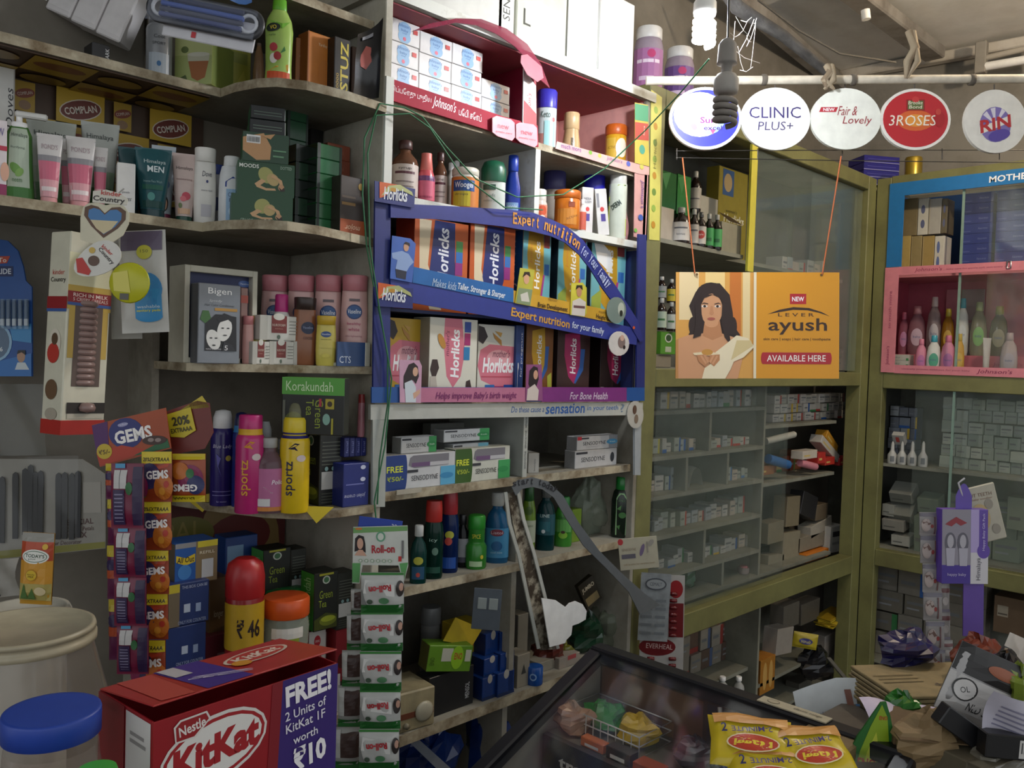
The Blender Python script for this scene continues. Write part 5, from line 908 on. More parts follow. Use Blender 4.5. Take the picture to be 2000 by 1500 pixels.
cutout([(1028, 712), (1058, 712), (1060, 783), (1027, 783)], '#8a4a7a', 0, [('p', [(1032, 750), (1034, 724), (1042, 715), (1050, 718), (1052, 740), (1046, 760), (1036, 760)], '#20161a'), ('e', (1046, 732, 5, 9), '#c79a80'), ('p', [(1030, 760), (1044, 750), (1052, 762), (1050, 782), (1028, 782)], '#cfc4bc')])
flat('round_badge', hd, [(1226+22*cos(a)*.95, 662+26*sin(a)) if False else (1209+20*cos(a), 671+24*sin(a)) for a in [2*pi*i/18 for i in range(18)]], YH-.014, '#c9c6c2', .002)
p = PM(YH-.0142); E2(p, (1207, 668), 9, 12, '#7a6a66', YH); E2(p, (1212, 678), 3, 4, '#2a2224', YH); E2(p, (1208, 660), 5, 6, '#c2a090', YH); p.build(hd, 'badge_print')
flat('round_badge', hd, [(1204+19*cos(a), 606+26*sin(a)) for a in [2*pi*i/18 for i in range(18)]], YH-.014, '#6f7f78', .002)
p = PM(YH-.0142); E2(p, (1206, 604), 8, 13, '#a8b0a4', YH); E2(p, (1206, 612), 4, 6, '#1e2420', YH); p.build(hd, 'badge_print')
# --- health drink cartons
def HL(c1, c2, c3, tcol='#e6e8ee', sub=None): return [('r', 0, 0, 1, 1, c1), ('p', [(.08, .98), (.3, .98), (.25, .5), (.52, .02), (.3, .02), (.1, .4)], '#d8c8a8'), ('p', [(.36, .99), (.74, .99), (.76, .4), (.58, .04), (.44, .1), (.28, .42)], c2), ('t', 'Horlicks', .53, .62, .6, .2, tcol, 90, .1, .02), ('r', .77, .68, .9, .8, '#3a8a4a'), ('r', .77, .56, .9, .68, '#2f6ab0'), ('r', .76, .42, .9, .56, '#8a2a78'), ('e', .74, .14, .1, .07, '#d8c0b8'), ('e', .74, .14, .08, .055, '#b8363a')]+(sub or [])
o1 = carton('health_drink_carton', 'orange health drink carton, first from the post on the upper tier', (808, 912, 430, 585), 1.72, 1.6105, .08, '#c05a22', HL('#c05a22', '#1c2a6a', 0), side='#8a2a18', group='upper tier health drink cartons')
carton('health_drink_carton', 'orange health drink carton, second from the post on the upper tier', (916, 1003, 440, 600), 1.72, 1.6105, .08, '#bf5620', HL('#bf5620', '#1c2a6a', 0), side='#8a2a18', group='upper tier health drink cartons')
JN = lambda: [('r', 0, 0, 1, 1, '#6fb0b8'), ('p', [(.2, 1), (.72, 1), (.76, .5), (.6, .1), (.3, .25), (.15, .7)], '#c79a28'), ('p', [(.02, .3), (.3, .4), (.3, .12), (.02, .1)], '#a0b048'), ('t', 'Horlicks', .52, .6, .52, .19, '#eceae4', 90, .1, .02), ('t', 'Junior', .3, .72, .22, .11, '#c87a3a', 90, .1), ('r', .74, .8, .95, .95, '#8a3a3a'), ('r', .78, .5, .95, .62, '#2f6ab0'), ('p', [(.74, .5), (.8, .5), (.7, .2), (.6, .1)], '#a83a86')]
carton('health_drink_carton', 'yellow and blue junior drink carton behind the green-shirted boy', (1018, 1072, 445, 612), 1.74, 1.6105, .08, '#c79a28', JN(), side='#1f5a9a', spr=[('t', 'JUNIOR', .5, .6, .5, .5, '#c8d8e8', 90)], group='upper tier health drink cartons')
carton('health_drink_carton', 'pale blue junior drink carton beneath the arch', (1087, 1142, 455, 625), 1.74, 1.6105, .08, '#8ab4b4', JN(), side='#20303a', group='upper tier health drink cartons')
carton('health_drink_carton', 'pale junior drink carton by the end board with white torn label', (1152, 1218, 462, 640), 1.74, 1.6105, .08, '#9ab49a', JN()+[('p', [(.05, .9), (.2, .95), (.55, .82), (.6, .6), (.45, .62), (.15, .72)], '#e8e8e6')], side='#2a3a4a', group='upper tier health drink cartons')
MO = [('r', 0, 0, 1, 1, '#d0cfc4'), ('p', [(.06, .66), (.3, .74), (.98, .72), (1, .2), (.6, .14), (.1, .26), (0, .45)], '#cf7486'), ('e', .55, .55, .32, .12, '#dca0a8'), ('t', "mother's", .62, .62, .45, .1, '#6a2a4a', 0, .2), ('t', 'Horlicks', .55, .46, .82, .2, '#eef0f2', 0, .1, .03), ('r', .1, .3, .9, .315, '#b84a5e'), ('r', .2, .08, .45, .2, '#2f6ab0'), ('r', .45, .07, .7, .18, '#a02a6a'), ('r', .7, .08, .98, .2, '#2a4a9a'), ('p', [(.0, .98), (.14, .96), (.24, .84), (.12, .74), (0, .78)], '#2a2024'), ('p', [(.36, .9), (.6, .8), (.62, .72), (.42, .82)], '#b8843a'), ('p', [(.42, .92), (.62, .9), (.58, .84)], '#c89a4a')]
carton('health_drink_carton', 'yellow and pink mothers drink carton behind the pregnant woman picture', (758, 822, 622, 758), 1.74, ZB3, .08, '#bf9a2c', [('r', 0, 0, 1, 1, '#bf9a2c')]+MO[1:], side='#9a6a2a', group='lower tier health drink cartons')
carton('health_drink_carton', 'white mothers drink carton turned on end with pink upright lettering', (838, 930, 622, 756), 1.70, ZB3, .07, '#d6d4c6', [('r', 0, 0, 1, 1, '#d4d2c4'), ('p', [(.3, 1), (.66, 1), (.74, .6), (.66, .3), (.5, .16), (.36, .3), (.28, .7)], '#cf7486'), ('t', 'Horlicks', .53, .58, .58, .18, '#eef0f2', 90, .1, .03), ('t', "mother's", .36, .7, .3, .08, '#6a2a4a', 90, .2), ('r', .72, .84, .86, .97, '#2a4a9a'), ('r', .72, .68, .85, .83, '#a02a6a'), ('r', .71, .5, .84, .66, '#2f7ab0'), ('p', [(.02, .38), (.06, .5), (.16, .5), (.2, .4), (.14, .3), (.06, .3)], '#3a2a28'), ('p', [(.02, .3), (.14, .3), (.2, .04), (.02, .02)], '#b8b0a4'), ('p', [(.78, .24), (.86, .26), (.9, .16), (.84, .04), (.76, .08)], '#3a2a28'), ('e', .24, .72, .06, .1, '#b8843a', 30)], side='#8f8b7c', group='lower tier health drink cartons')
carton('health_drink_carton', 'white and pink mothers drink carton with wheat ears', (932, 1005, 635, 757), 1.72, ZB3, .08, '#d2d0c6', MO, side='#b8b4a4', group='lower tier health drink cartons')
carton('blue_white_carton', 'dark blue carton spine beside the yellow drink carton', (1006, 1021, 635, 756), 1.71, ZB3, .05, '#1d3a74', [('t', 'for pregnant', .7, .6, .6, .3, '#c8ccd8', 90), ('t', 'r', .3, .3, .14, .4, '#d8dce4')], group=None)
DK = lambda c1, c2: [('r', 0, 0, 1, 1, c1), ('p', [(.2, .9), (.66, .95), (.72, .5), (.52, .2), (.34, .3), (.2, .6)], c2), ('t', 'Horlicks', .47, .6, .5, .18, '#e4e2e2', 90, .1, .02), ('p', [(.7, .7), (.84, .7), (.8, .4), (.56, .2), (.52, .22), (.68, .45)], '#2a5aa0'), ('t', 'chocolate', .45, .12, .3, .03, '#c8bdb4')]
carton('health_drink_carton', 'golden brown drink carton behind the dark-haired woman picture', (1026, 1078, 632, 756), 1.73, ZB3, .08, '#7a4a1c', DK('#7a4a1c', '#c79a24')+[('p', [(.8, .3), (.95, .35), (1, 0), (.84, 0)], '#a8a83a')], side='#4a2c16', group='lower tier health drink cartons')
carton('health_drink_carton', 'dark chocolate drink carton with magenta emblem near the middle', (1088, 1150, 640, 756), 1.72, ZB3, .08, '#3a2220', DK('#3a2220', '#a0245a'), side='#241614', group='lower tier health drink cartons')
carton('health_drink_carton', 'dark chocolate drink carton at the end of the lower tier', (1172, 1232, 655, 756), 1.75, ZB3, .08, '#33201e', DK('#33201e', '#93244f')+[('r', .02, .02, .12, .16, '#b0aca8')], side='#241614', group='lower tier health drink cartons')
# --- toothpaste display
td = empty('toothpaste_display', (0, 0, 0), 0, 'white toothpaste display box with printed header strip', 'display')
flat('header_strip', td, [(724, 790), (1256, 786), (1255, 808), (1225, 811), (724, 820)], YH, '#b3b5ae', .01)
p = PM(YH); T2(p, 'Do these cause a', (999, 800), (1063, 799), .017, '#2a5a9a', YH, sh=.15); T2(p, 'sensation', (1066, 799), (1142, 797), .03, '#2458a0', YH, sh=.1, bo=.015); T2(p, 'in your teeth', (1147, 798), (1207, 797), .02, '#2a62a8', YH, sh=.1); T2(p, '?', (1212, 797), (1219, 797), .026, '#6a8098', YH); p.build(td, 'header_lettering')
flat('round_badge', td, [(1241+16*cos(a), 810+27*sin(a)) for a in [2*pi*i/18 for i in range(18)]], YH-.005, '#b4b2aa', .002); p = PM(YH-.0052); E2(p, (1237, 800), 5, 9, '#5a4234', YH); E2(p, (1240, 818), 5, 9, '#7a6a5a', YH); p.build(td, 'badge_print')
flat('left_panel', td, [(728, 820), (756, 820), (752, 990), (728, 990)], YH, '#a6aaa4', .008)
flat('right_panel', td, [(1240, 812), (1253, 811), (1251, 928), (1240, 928)], YH, '#9ea4a8', .008)
mp_ = MB().box(1.758, 1.764, 1.69, 2.02, ZB4+.0005, ZB3-.022, M('#a9ada6', r=.5)); mp_.build('middle_panel', td); MB().box(1.752, 1.77, 1.686, 1.69, ZB4+.0005, ZB3-.022, M('#b4b7b0', r=.5)).build('panel_edge', td)
p = PM(1.6858)
for k in range(3): p.text('SENSODYNE', 1.761, ZB4+.05+k*.06, .052, .007, '#3a3d3c', rot=90)
p.build(td, 'edge_lettering')
def SEN(g, dark='#2c2c30'): return [('t', 'SENSODYNE', .42, .48, .56, .26, dark), ('r', .02, .8, .28, .92, '#33343a'), ('r', .78, 0, 1, 1, g), ('e', .86, .5, .14, .2, '#2f8a4c' if g == '#3f9a58' else '#4a90b8'), ('t', 'fresh', .87, .5, .14, .1, '#d8e8dc'), ('r', .2, .22, .55, .25, '#a8a8ac')]
def FRE(bg, g): return [('r', 0, 0, .27, 1, bg), ('e', .27, .5, .03, .5, bg), ('t', 'FREE', .13, .6, .22, .18, '#d0d83a', 0, 0, .02), ('t', '₹50/-', .14, .33, .22, .14, '#a8b83a', 0, 0, .02), ('p', [(.32, .68), (.34, .9), (.38, .96), (.9, .96), (.9, .62), (.4, .6)], '#77757c'), ('r', .36, .63, .62, .75, '#6a4f74'), ('r', .62, .63, .9, .74, '#b8b8bc'), ('r', .78, .02, 1, .58, g), ('t', 'SENSODYNE', .55, .3, .38, .15, '#2c2c30'), ('r', .3, .47, .45, .55, '#33343a'), ('e', .87, .3, .1, .09, '#2f8a4c' if g == '#3f9a58' else '#3a88b8')]
b1 = carton('toothpaste_carton', 'toothpaste and brush carton with a blue FREE panel', (754, 890, 886, 948), 1.705, ZB4, .05, '#c4c6c8', FRE('#1f3a7a', '#5aa6cc'), side='#4a5a6a', group='toothpaste cartons')
b2 = carton('toothpaste_carton', 'toothpaste and brush carton with a green FREE panel', (890, 996, 874, 938), 1.705, ZB4, .05, '#c8cabf', FRE('#3a5a24', '#3f9a58'), side='#3a4a34', group='toothpaste cartons')
h1 = F(820, 886, 1.705).z-ZB4; h2 = F(940, 876, 1.705).z-ZB4
carton('toothpaste_carton', 'green-ended toothpaste carton on top of the blue FREE carton', (784, 852, 853, 886), 1.72, ZB4+h1+.0005, .04, '#c2c4c4', SEN('#3f9a58'), side='#8f9290', group='toothpaste cartons')
carton('toothpaste_carton', 'blue-ended toothpaste carton under the topmost green-ended one', (886, 954, 866, 878), 1.735, ZB4+h2+.0005, .04, '#b8bcc0', [('r', .02, .3, .25, .7, '#33343a'), ('r', .7, 0, 1, 1, '#6aa8c0')], side='#8f9290', group='toothpaste cartons')
carton('toothpaste_carton', 'green-ended toothpaste carton topmost above the green FREE carton', (868, 956, 838, 866), 1.74, ZB4+h2+.0005+(F(920, 866, 1.735).z-F(920, 878, 1.735).z)+.0005, .045, '#bfc1c1', SEN('#3f9a58'), side='#8f9290', group='toothpaste cartons')
carton('plain_white_carton', 'plain pale carton standing behind the toothpaste cartons', (842, 960, 825, 900), 1.95, ZB4, .04, '#8f918c', [('t', 'DYNE', .8, .75, .3, .16, '#5a5c5a')])
carton('small_carton', 'small plain off-white carton turned aside in the toothpaste display', (1030, 1054, 885, 918), 1.73, ZB4, .09, '#a8a69f', [('t', 'Sensodyne', .6, .4, .6, .18, '#55555a', 90)], side='#94928b', rz=-.35)
g1 = carton('toothpaste_carton', 'grey and white toothpaste carton, lower of two', (1124, 1205, 878, 910), 1.72, ZB4, .045, '#b6b6b6', SEN('#b0b0b0', '#2f2f33')[:2]+[('e', .88, .5, .05, .28, '#33363c')], side='#808080', group='toothpaste cartons')
carton('toothpaste_carton', 'grey and white toothpaste carton with red corner, upper of two', (1128, 1206, 851, 878), 1.722, ZB4+F(1165, 878, 1.72).z-ZB4+.001, .045, '#bcbcbc', SEN('#8a8c90', '#2f2f33')+[('r', .0, .75, .1, 1, '#b8323e')], side='#868686', group='toothpaste cartons')
bottle('white_tub', 'pale round tub at the back of the toothpaste display', (1205, 1235, 855, 908), 1.84, ZB4, JAR, '#8f918f', JARC, capcol='#9a9c98', cat='tub')
tag(MB().box(0, .08, 0, .004, 0, .012, M('#a8a292', r=.6)).build('loose_strip'), 'pale loose cardboard strip hanging on the shelf edge', 'cardboard'); bpy.data.objects['loose_strip'].location = F(775, 967, 1.69)
# --- bottle shelf (mouthwash and hair oil)
z5 = ZB5
MW = [(.95, 0), (1, .03), (1, .55), (.82, .68), (.5, .76), (.42, .78), (.42, .82)]
MWC = [(.5, .81), (.54, .82), (.54, .985), (.46, 1)]
def mw(q, lb, col, capc, labc, pr, Y, sy=.65, name='mouthwash_bottle', mat=None): return bottle(name, lb, q, Y, z5, MW, col, MWC, labc, pr, sy=sy, capcol=capc, mat=mat or M(col, r=.15, t=.3), group='bottles on the mouthwash shelf')
mw((800, 832, 1026, 1130), 'small dark green mouthwash bottle with white cap', '#14403c', '#b8bab8', None, [('e', .5, .4, .3, .07, '#a8a83a'), ('r', .1, .08, .9, .3, '#1a4a6a'), ('e', .5, .16, .12, .04, '#b8443a')], 1.715)
def bigcap(q, lb, col, capc, pr, Y, cap2): 
    return bottle('mouthwash_bottle', lb, q, Y, z5, [(.92, 0), (1, .03), (1, .58), (.92, .68), (.76, .74)], col, [(.8, .73), (.84, .74), (.82, .92), (.76, 1)], None, pr, sy=.7, capcol=capc, mat=M(col, r=.15, t=.3), group='bottles on the mouthwash shelf')
bigcap((825, 864, 978, 1122), 'dark green mouthwash bottle with red cap', '#10332a', '#a82a24', [('t', 'icy', .5, .5, .4, .05, '#a8c0b4'), ('e', .6, .36, .16, .05, '#5a7a6a'), ('r', .1, .08, .9, .16, '#154a3a')], 1.73, 0)
bigcap((858, 894, 962, 1112), 'dark blue mouthwash bottle with red and blue cap', '#14285a', '#a02c34', [('e', .5, .48, .24, .05, '#b0b03a'), ('e', .45, .4, .2, .05, '#b8443a'), ('r', .1, .06, .9, .2, '#1a4a9a')], 1.75, 0)
mw((888, 915, 1005, 1104), 'black bottle with white label between blue and green bottles', '#17181c', '#1c1c20', (.1, .55, '#8f9296'), [('r', .2, .1, .8, .2, '#3a3a4a')], 1.77)
bottle('green_tub', 'green stacked tub with bulging base', (908, 950, 1006, 1098), 1.74, z5, [(.92, 0), (1, .03), (1, .42), (.8, .48), (.76, .5), (.78, .52), (.78, .76)], '#2f7a2a', [(.8, .75), (.82, .76), (.8, .97), (.7, 1)], None, [('t', 'SPICE', .5, .62, .5, .08, '#d0c83a'), ('r', .2, .06, .8, .16, '#a8c49a'), ('e', .78, .24, .08, .04, '#c8b83a')], capcol='#2c8a2c', cat='tub')
bottle('mouthwash_bottle', 'large clear blue mouthwash bottle with white cap', (946, 992, 962, 1097), 1.75, z5, MW, '#2a6a98', MWC, (.08, .5, '#3f86b0'), [('e', .5, .44, .3, .05, '#7a2a3a'), ('t', 'Listol', .5, .44, .5, .04, '#d8c8d0'), ('e', .5, .25, .24, .07, '#1f5a8a'), ('t', 'cool mint', .5, .16, .5, .03, '#a8c8d8')], sy=.65, capcol='#b0b2ae', mat=M('#2a6a98', r=.12, t=.4))
bottle('mouthwash_bottle', 'teal bottle behind the clear blue mouthwash', (930, 955, 992, 1085), 1.88, z5, MW, '#17545a', MWC, capcol='#12403c', mat=M('#17545a', r=.15, t=.3))
HS = [(.9, 0), (1, .03), (1, .5), (.95, .66), (.7, .78)]; HSC = [(.62, .77), (.68, .78), (.66, .98), (.55, 1)]
bottle('green_shampoo_bottle', 'light green shampoo bottle with white label under the toothpaste display', (1016, 1044, 948, 1082), 1.76, z5, HS, '#6a8a2a', HSC, (.18, .5, '#b0b8a0'), [('e', .5, .64, .3, .06, '#4a6a20'), ('t', 'organic', .5, .42, .7, .04, '#5a6a4a')], sy=.7, capcol='#2a5a2a')
bottle('mouthwash_bottle', 'dark teal mouthwash bottle with grey shrink-wrapped neck', (1045, 1082, 948, 1078), 1.77, z5, MW, '#123c40', MWC, (.24, .56, '#174e58'), [('t', 'LINE', .45, .54, .5, .05, '#b0c4c4', 0, 0, .02), ('r', .15, .3, .75, .45, '#22606a'), ('e', .4, .3, .1, .03, '#c8d0d0')], sy=.7, capcol='#5a5c5a', mat=M('#123c40', r=.15, t=.25))
bottle('green_shampoo_bottle', 'green fruit shampoo bottle with kiwi print', (1081, 1116, 970, 1072), 1.77, z5, HS, '#3a8a2c', HSC, None, [('r', .0, .3, 1, .55, '#5a9a4a'), ('t', 'fructis', .5, .6, .6, .06, '#1f4a24'), ('e', .5, .24, .25, .07, '#7aae34'), ('e', .5, .3, .12, .03, '#3a2a1a'), ('e', .8, .7, .16, .03, '#c85a2a')], sy=.7, capcol='#2a7a3a')
carton('green_slim_carton', 'slim lime green carton behind the grey arch band', (1116, 1134, 995, 1068), 1.78, z5, .04, '#6a8a24', [('t', '30ml', .7, .4, .3, .2, '#d8dcc8', 90)])
bottle('oil_bottle', 'black hair oil bottle with green cap and pale green label', (1192, 1228, 932, 1054), 1.74, z5, [(.9, 0), (1, .03), (1, .62), (.8, .76), (.6, .8)], '#17241a', [(.56, .79), (.6, .8), (.58, .99), (.5, 1)], None, [('p', [(.25, .05), (.85, .05), (.85, .66), (.7, .74), (.4, .74), (.25, .66)], '#8fb884'), ('t', 'AMLA', .55, .62, .4, .04, '#4a6a44'), ('e', .6, .38, .2, .05, '#3a6a34'), ('p', [(.3, .48), (.55, .55), (.5, .46)], '#4a7a40'), ('p', [(.3, .2), (.5, .22), (.45, .14)], '#4a7a40')], sy=.7, capcol='#1f7a34', caprough=.3)
def crumple(name, P, s, col, label, cat='bag', seed=1, rough=.15, mat=None, n=14):
    rr = random.Random(seed); ph = [rr.uniform(0, 6.28) for _ in range(8)]
    def fn(u, v):
        a = 2*pi*u; b = pi*v; k = 1+.16*sin(3*a+ph[0]+2*b)+.12*cos(5*b+ph[1]+a)+.1*sin(7*a+ph[2])*sin(4*b+ph[3])+.06*sin(11*a+9*b+ph[4])
        k = max(.4, k); z = max(-.82, cos(pi-b)*k)
        return Vector((s[0]*k*sin(b)*cos(a), s[1]*k*sin(b)*sin(a), s[2]*(z+.82)))+Vector(P)
    return tag(MB().sheet(fn, n, n, mat or M(col, r=rough), False).build(name), label, cat)
crumple('plastic_bag', (F(1165, 1060, 1.80).x, 1.84, z5), (.06, .05, .1), '#4a5548', 'crumpled clear plastic bag beside the hair oil bottle', seed=4, mat=glassy('#9aa694', .35, .15))
# --- lowest boards
z6 = ZB6
bottle('white_pill_bottle', 'grey pill bottle in the dark behind the sachet strips', (820, 858, 1185, 1290), 1.92, z6, JAR, '#77797a', JARC, (.2, .7, '#6a6c6e'), capcol='#6f7172')
yb_ = carton('yellow_carton', 'open yellow carton with raised flap on the lower shelf', (898, 945, 1222, 1390), 1.80, z6, .09, '#b39a1e', [('e', .3, .75, .3, .08, '#8a6a2a')], side='#a8901c')
fl_ = MB().add([F(870, 1245, 1.72), F(942, 1230, 1.72), F(925, 1268, 1.70), F(862, 1258, 1.69)], [[0, 1, 2, 3]], M('#b8a022', r=.5)); 
def slab(name, par, q, m, t=.002):
    V = [Vector(v) for v in q]; n = (V[1]-V[0]).cross(V[2]-V[0]).normalized()*t; k = len(V)
    return MB().add(V+[v+n for v in V], [list(range(k))[::-1], list(range(k, 2*k))]+[[i, (i+1) % k, (i+1) % k+k, i+k] for i in range(k)], C(m, r=.5)).build(name, par)
iv = lambda o, v: o.matrix_world.inverted() @ Vector(v)
bpy.context.view_layer.update()
slab('flap', yb_, [iv(yb_, F(866, 1252, 1.74)), iv(yb_, F(890, 1206, 1.74)), iv(yb_, F(942, 1228, 1.76)), iv(yb_, F(922, 1262, 1.74))], '#b8a022')
ec = carton('antacid_carton', 'lime green antacid carton leaning in front of the yellow carton', (828, 922, 1262, 1312), 1.72, None, .06, '#5f8a24', [('r', .3, .4, .55, .9, '#b8b8a8'), ('t', 'ENO', .68, .6, .18, .3, '#a83a2a', 180, 0, .02), ('e', .66, .55, .14, .45, '#8ab82a'), ('t', 'ENO', .68, .6, .18, .26, '#a83a2a', 0, 0, .02), ('r', .84, .4, .97, .85, '#b8b8a8'), ('t', 'ENO', .1, .4, .3, .1, '#3a4a1a', 90)], side='#5a5a24', rz=-.3); ec.rotation_euler.y = .14
carton('black_carton', 'black grooming kit carton with small white lettering', (838, 924, 1312, 1400), 1.73, z6, .06, '#16171a', [('t', 'MENSOL', .85, .4, .4, .1, '#c0c2c4', 90, 0, .01)], side='#111214', top='#1d1e21')
gc = campose('grey_blister_card', Cd(920, 1228, 2.25), 'grey hanging blister card with two pale windows', 'package', tilt=-.08); MB().box(0, .075, 0, .002, 0, .11, M('#4c545c', r=.4), .0008).build('card', gc)
for k in (0, 1): MB().box(.012+k*.03, .036+k*.03, -.004, 0, .055, .085, M('#8a9290', r=.3), .001).build('pill_window', gc)
BLUB = [('r', .0, .0, 1, .14, '#122a58'), ('e', .5, .9, .16, .2, '#b0aca4')]
for i, (q, Y) in enumerate((((964, 998, 1190, 1238), 1.80), ((948, 976, 1236, 1282), 1.75), ((976, 1003, 1232, 1278), 1.74), ((945, 976, 1284, 1320), 1.73), ((977, 1004, 1274, 1312), 1.72), ((942, 970, 1322, 1355), 1.72), ((972, 1004, 1312, 1348), 1.71))):
    carton('blue_soap_carton', 'glossy dark blue carton, %s of the blue pile counted from the top' % ['first', 'second', 'third', 'fourth', 'fifth', 'sixth', 'seventh'][i], q, Y, None if i < 5 else z6, .07, '#1c3c7c', BLUB, side='#152c5e', rough=.15, group='pile of glossy blue cartons')
rd = empty('transistor_radio', (F(780, 1440, 1.70).x, 1.71, z6), -.12, 'old cream transistor radio with round dial on the lower shelf', 'radio'); bpy.context.view_layer.update()
MB().box(-.12, .115, 0, .13, 0, .105, M('#9a8f70', r=.5, n=.12), .004).build('case', rd); MB().box(-.115, .11, -.002, 0, .035, .05, M('#6a3a28', r=.5)).build('tuning_strip', rd)
MB().lathe([(.026, 0), (.028, .004), (.02, .008), (0, .009)], M('#b0ab98', r=.25), 18, T=Matrix.Translation((.08, -.0, .045)) @ Matrix.Rotation(pi/2, 4, 'X')).build('dial', rd)
for k in range(4): MB().lathe([(.008, 0), (.008, .01), (0, .011)], M('#7d7763', r=.4), 10, T=Matrix.Translation((-.05+k*.025, 0, .018)) @ Matrix.Rotation(pi/2, 4, 'X')).build('knob', rd)
p = Pr(.2, .1, lambda x, y, e: (x, y+.02, .105+e))
for i in range(9):
    for j in range(5): p.ell(.2+i*.05, .2+j*.14, .012, .025, '#3a3428', n=8)
p.build(rd, 'speaker_hole_pattern')
cl = lambda q, lb, Y, col='#8f8878', z=None, pr=(): carton('lower_shelf_carton', lb, q, Y, z6 if z is None else z, .06, col, pr)
cl((1010, 1034, 1278, 1330), 'small cream carton beside the blue drum on the lower shelf', 1.72, pr=[('p', [(.3, .4), (.7, .4), (.5, .7)], '#3a3a34')]); cl((1052, 1088, 1290, 1320), 'flat pale carton lying behind the blue drum', 1.76, '#8d887a'); cl((1092, 1132, 1280, 1308), 'pale pink-grey carton near the showcase corner', 1.74, '#938a80', pr=[('r', .4, .6, .8, 1, '#a8484a')])
carton('lower_shelf_carton', 'narrow grey carton beneath the lower divider', (1010, 1030, 1200, 1278), 1.80, z6, .05, '#847f72', [])
bottle('blue_drum', 'small bright blue drum lid on the lower shelf', (1028, 1060, 1300, 1334), 1.715, z6, [(.95, 0), (1, .05), (1, .95), (.9, 1)], '#1f4f9a', None, None, [('e', .4, .5, .22, .2, '#8fb0d8'), ('e', .4, .5, .14, .12, '#1f4f9a')], cat='drum')
for i, (px, py, s, col, lb) in enumerate(((1075, 1260, (.05, .05, .05), '#5a2a22', 'dark red crumpled packet behind the white cut-out'), (1150, 1190, (.06, .05, .05), '#1c3a28', 'dark green crumpled packet above the clear bag'), (1180, 1265, (.075, .06, .07), '#5a6450', 'large crumpled clear bag beside the showcase corner'), (1100, 1285, (.03, .03, .03), '#6a6a24', 'small dull yellow packet on the lower shelf'))):
    P = F(px, py, 1.80); P.z = z6; crumple('plastic_packet', P, (s[0], s[1], s[2]*(1.3 if i == 1 else 1)), col, lb, 'packet', seed=10+i, mat=glassy('#7a8570', .45, .12) if i == 2 else None)
bc = carton('battery_card', 'black and gold battery card leaning behind the grey band', (1142, 1182, 1125, 1180), 1.78, None, .02, '#2c2618', [('t', 'JUMBO', .5, .7, .8, .2, '#c8bfa8', 0, .1, .02), ('r', .1, .1, .9, .4, '#8a7a54')], rz=-.2); bc.rotation_euler.y = -.5
for i, (px, py, sc_) in enumerate(((830, 1480, .1), (945, 1490, .06))):
    P = F(px, py, 1.85); P.z = .2; crumple('blue_sack', P, (sc_, .07, .13), '#1d3a80', ['large blue plastic sack under the lower shelf', 'smaller blue plastic sack with white end under the lower shelf'][i], seed=20+i)
slab('sack_label', bpy.data.objects['blue_sack'], [F(800, 1450, 1.76), F(818, 1444, 1.76), F(880, 1500, 1.76), F(862, 1510, 1.76)], '#8a92a0')
# ================================================================ inside the glazed cabinets
ZC = 1.925
G1 = [('p', [(.0, .9), (.6, 1), (.3, .5)], '#2f7a3a')]
pbx = carton('pale_carton', 'pale carton carrying the green cartons in the glazed cabinet', (1288, 1315, 405, 468), 1.76, ZC, .09, '#a89f92')
hp = F(1300, 405, 1.76).z
carton('green_tonic_carton', 'dark green tonic carton standing on the pale carton', (1290, 1320, 335, 408), 1.775, hp+.0005, .07, '#1f5a2a', G1, side='#17441f', rough=.2)
carton('green_tonic_carton', 'brighter green tonic carton behind the orange string', (1322, 1348, 342, 412), 1.80, hp+.0005, .06, '#2c7434', G1, side='#1f5a28', rough=.2)
TON = [(.95, 0), (1, .03), (1, .62), (.8, .72), (.42, .8), (.36, .82), (.36, .86)]; TONC = [(.42, .85), (.44, .86), (.44, .99), (.38, 1)]
def tonic(q, lb, labc, pr, Y, z=ZC, cap='#a8a8a2'): return bottle('tonic_bottle', lb, q, Y, z, TON, '#2a1f1a', TONC, (.08, .58, labc), pr, capcol=cap, mat=M('#241a16', r=.15), group='dark tonic bottles', caprough=.25)
carton('white_carton', 'white carton supporting the rear tonic bottle', (1362, 1400, 384, 468), 1.85, ZC, .08, '#a9a79c')
tonic((1344, 1368, 334, 418), 'dark tonic bottle with silver cap raised at the back', '#a9a59d', [('r', .1, .3, .9, .33, '#5a5a60')], 1.86, F(1356, 415, 1.86).z)
tonic((1312, 1346, 405, 472), 'broad dark tonic bottle with white label next to the pale carton', '#c4bfb8', [('r', .1, .4, .9, .44, '#5a5a60'), ('t', 'tonic', .5, .25, .5, .06, '#4a4a50')], 1.75)
tonic((1344, 1364, 408, 476), 'dark tonic bottle with white label behind the orange string', '#b9b4ac', [('r', .1, .4, .9, .44, '#5a5a60')], 1.75)
tonic((1358, 1378, 414, 479), 'dark tonic bottle with round red label spot', '#c9c4bc', [('e', .5, .34, .4, .12, '#b83a30'), ('t', 'alpha', .5, .34, .5, .06, '#e8d8d0')], 1.735, cap='#4a4a48')
tonic((1374, 1393, 417, 481), 'dark tonic bottle with green label, first of two', '#3f9a54', [('r', .2, .2, .8, .3, '#2a6a3a')], 1.735)
tonic((1389, 1409, 419, 483), 'dark tonic bottle with green label, second of two', '#4aa05a', [('r', .2, .2, .8, .3, '#2a6a3a')], 1.73)
carton('clear_wrapped_carton', 'pale wrapped carton at the shelf end beside the green-labelled bottles', (1408, 1447, 436, 494), 1.735, ZC, .05, '#8f8c7a')
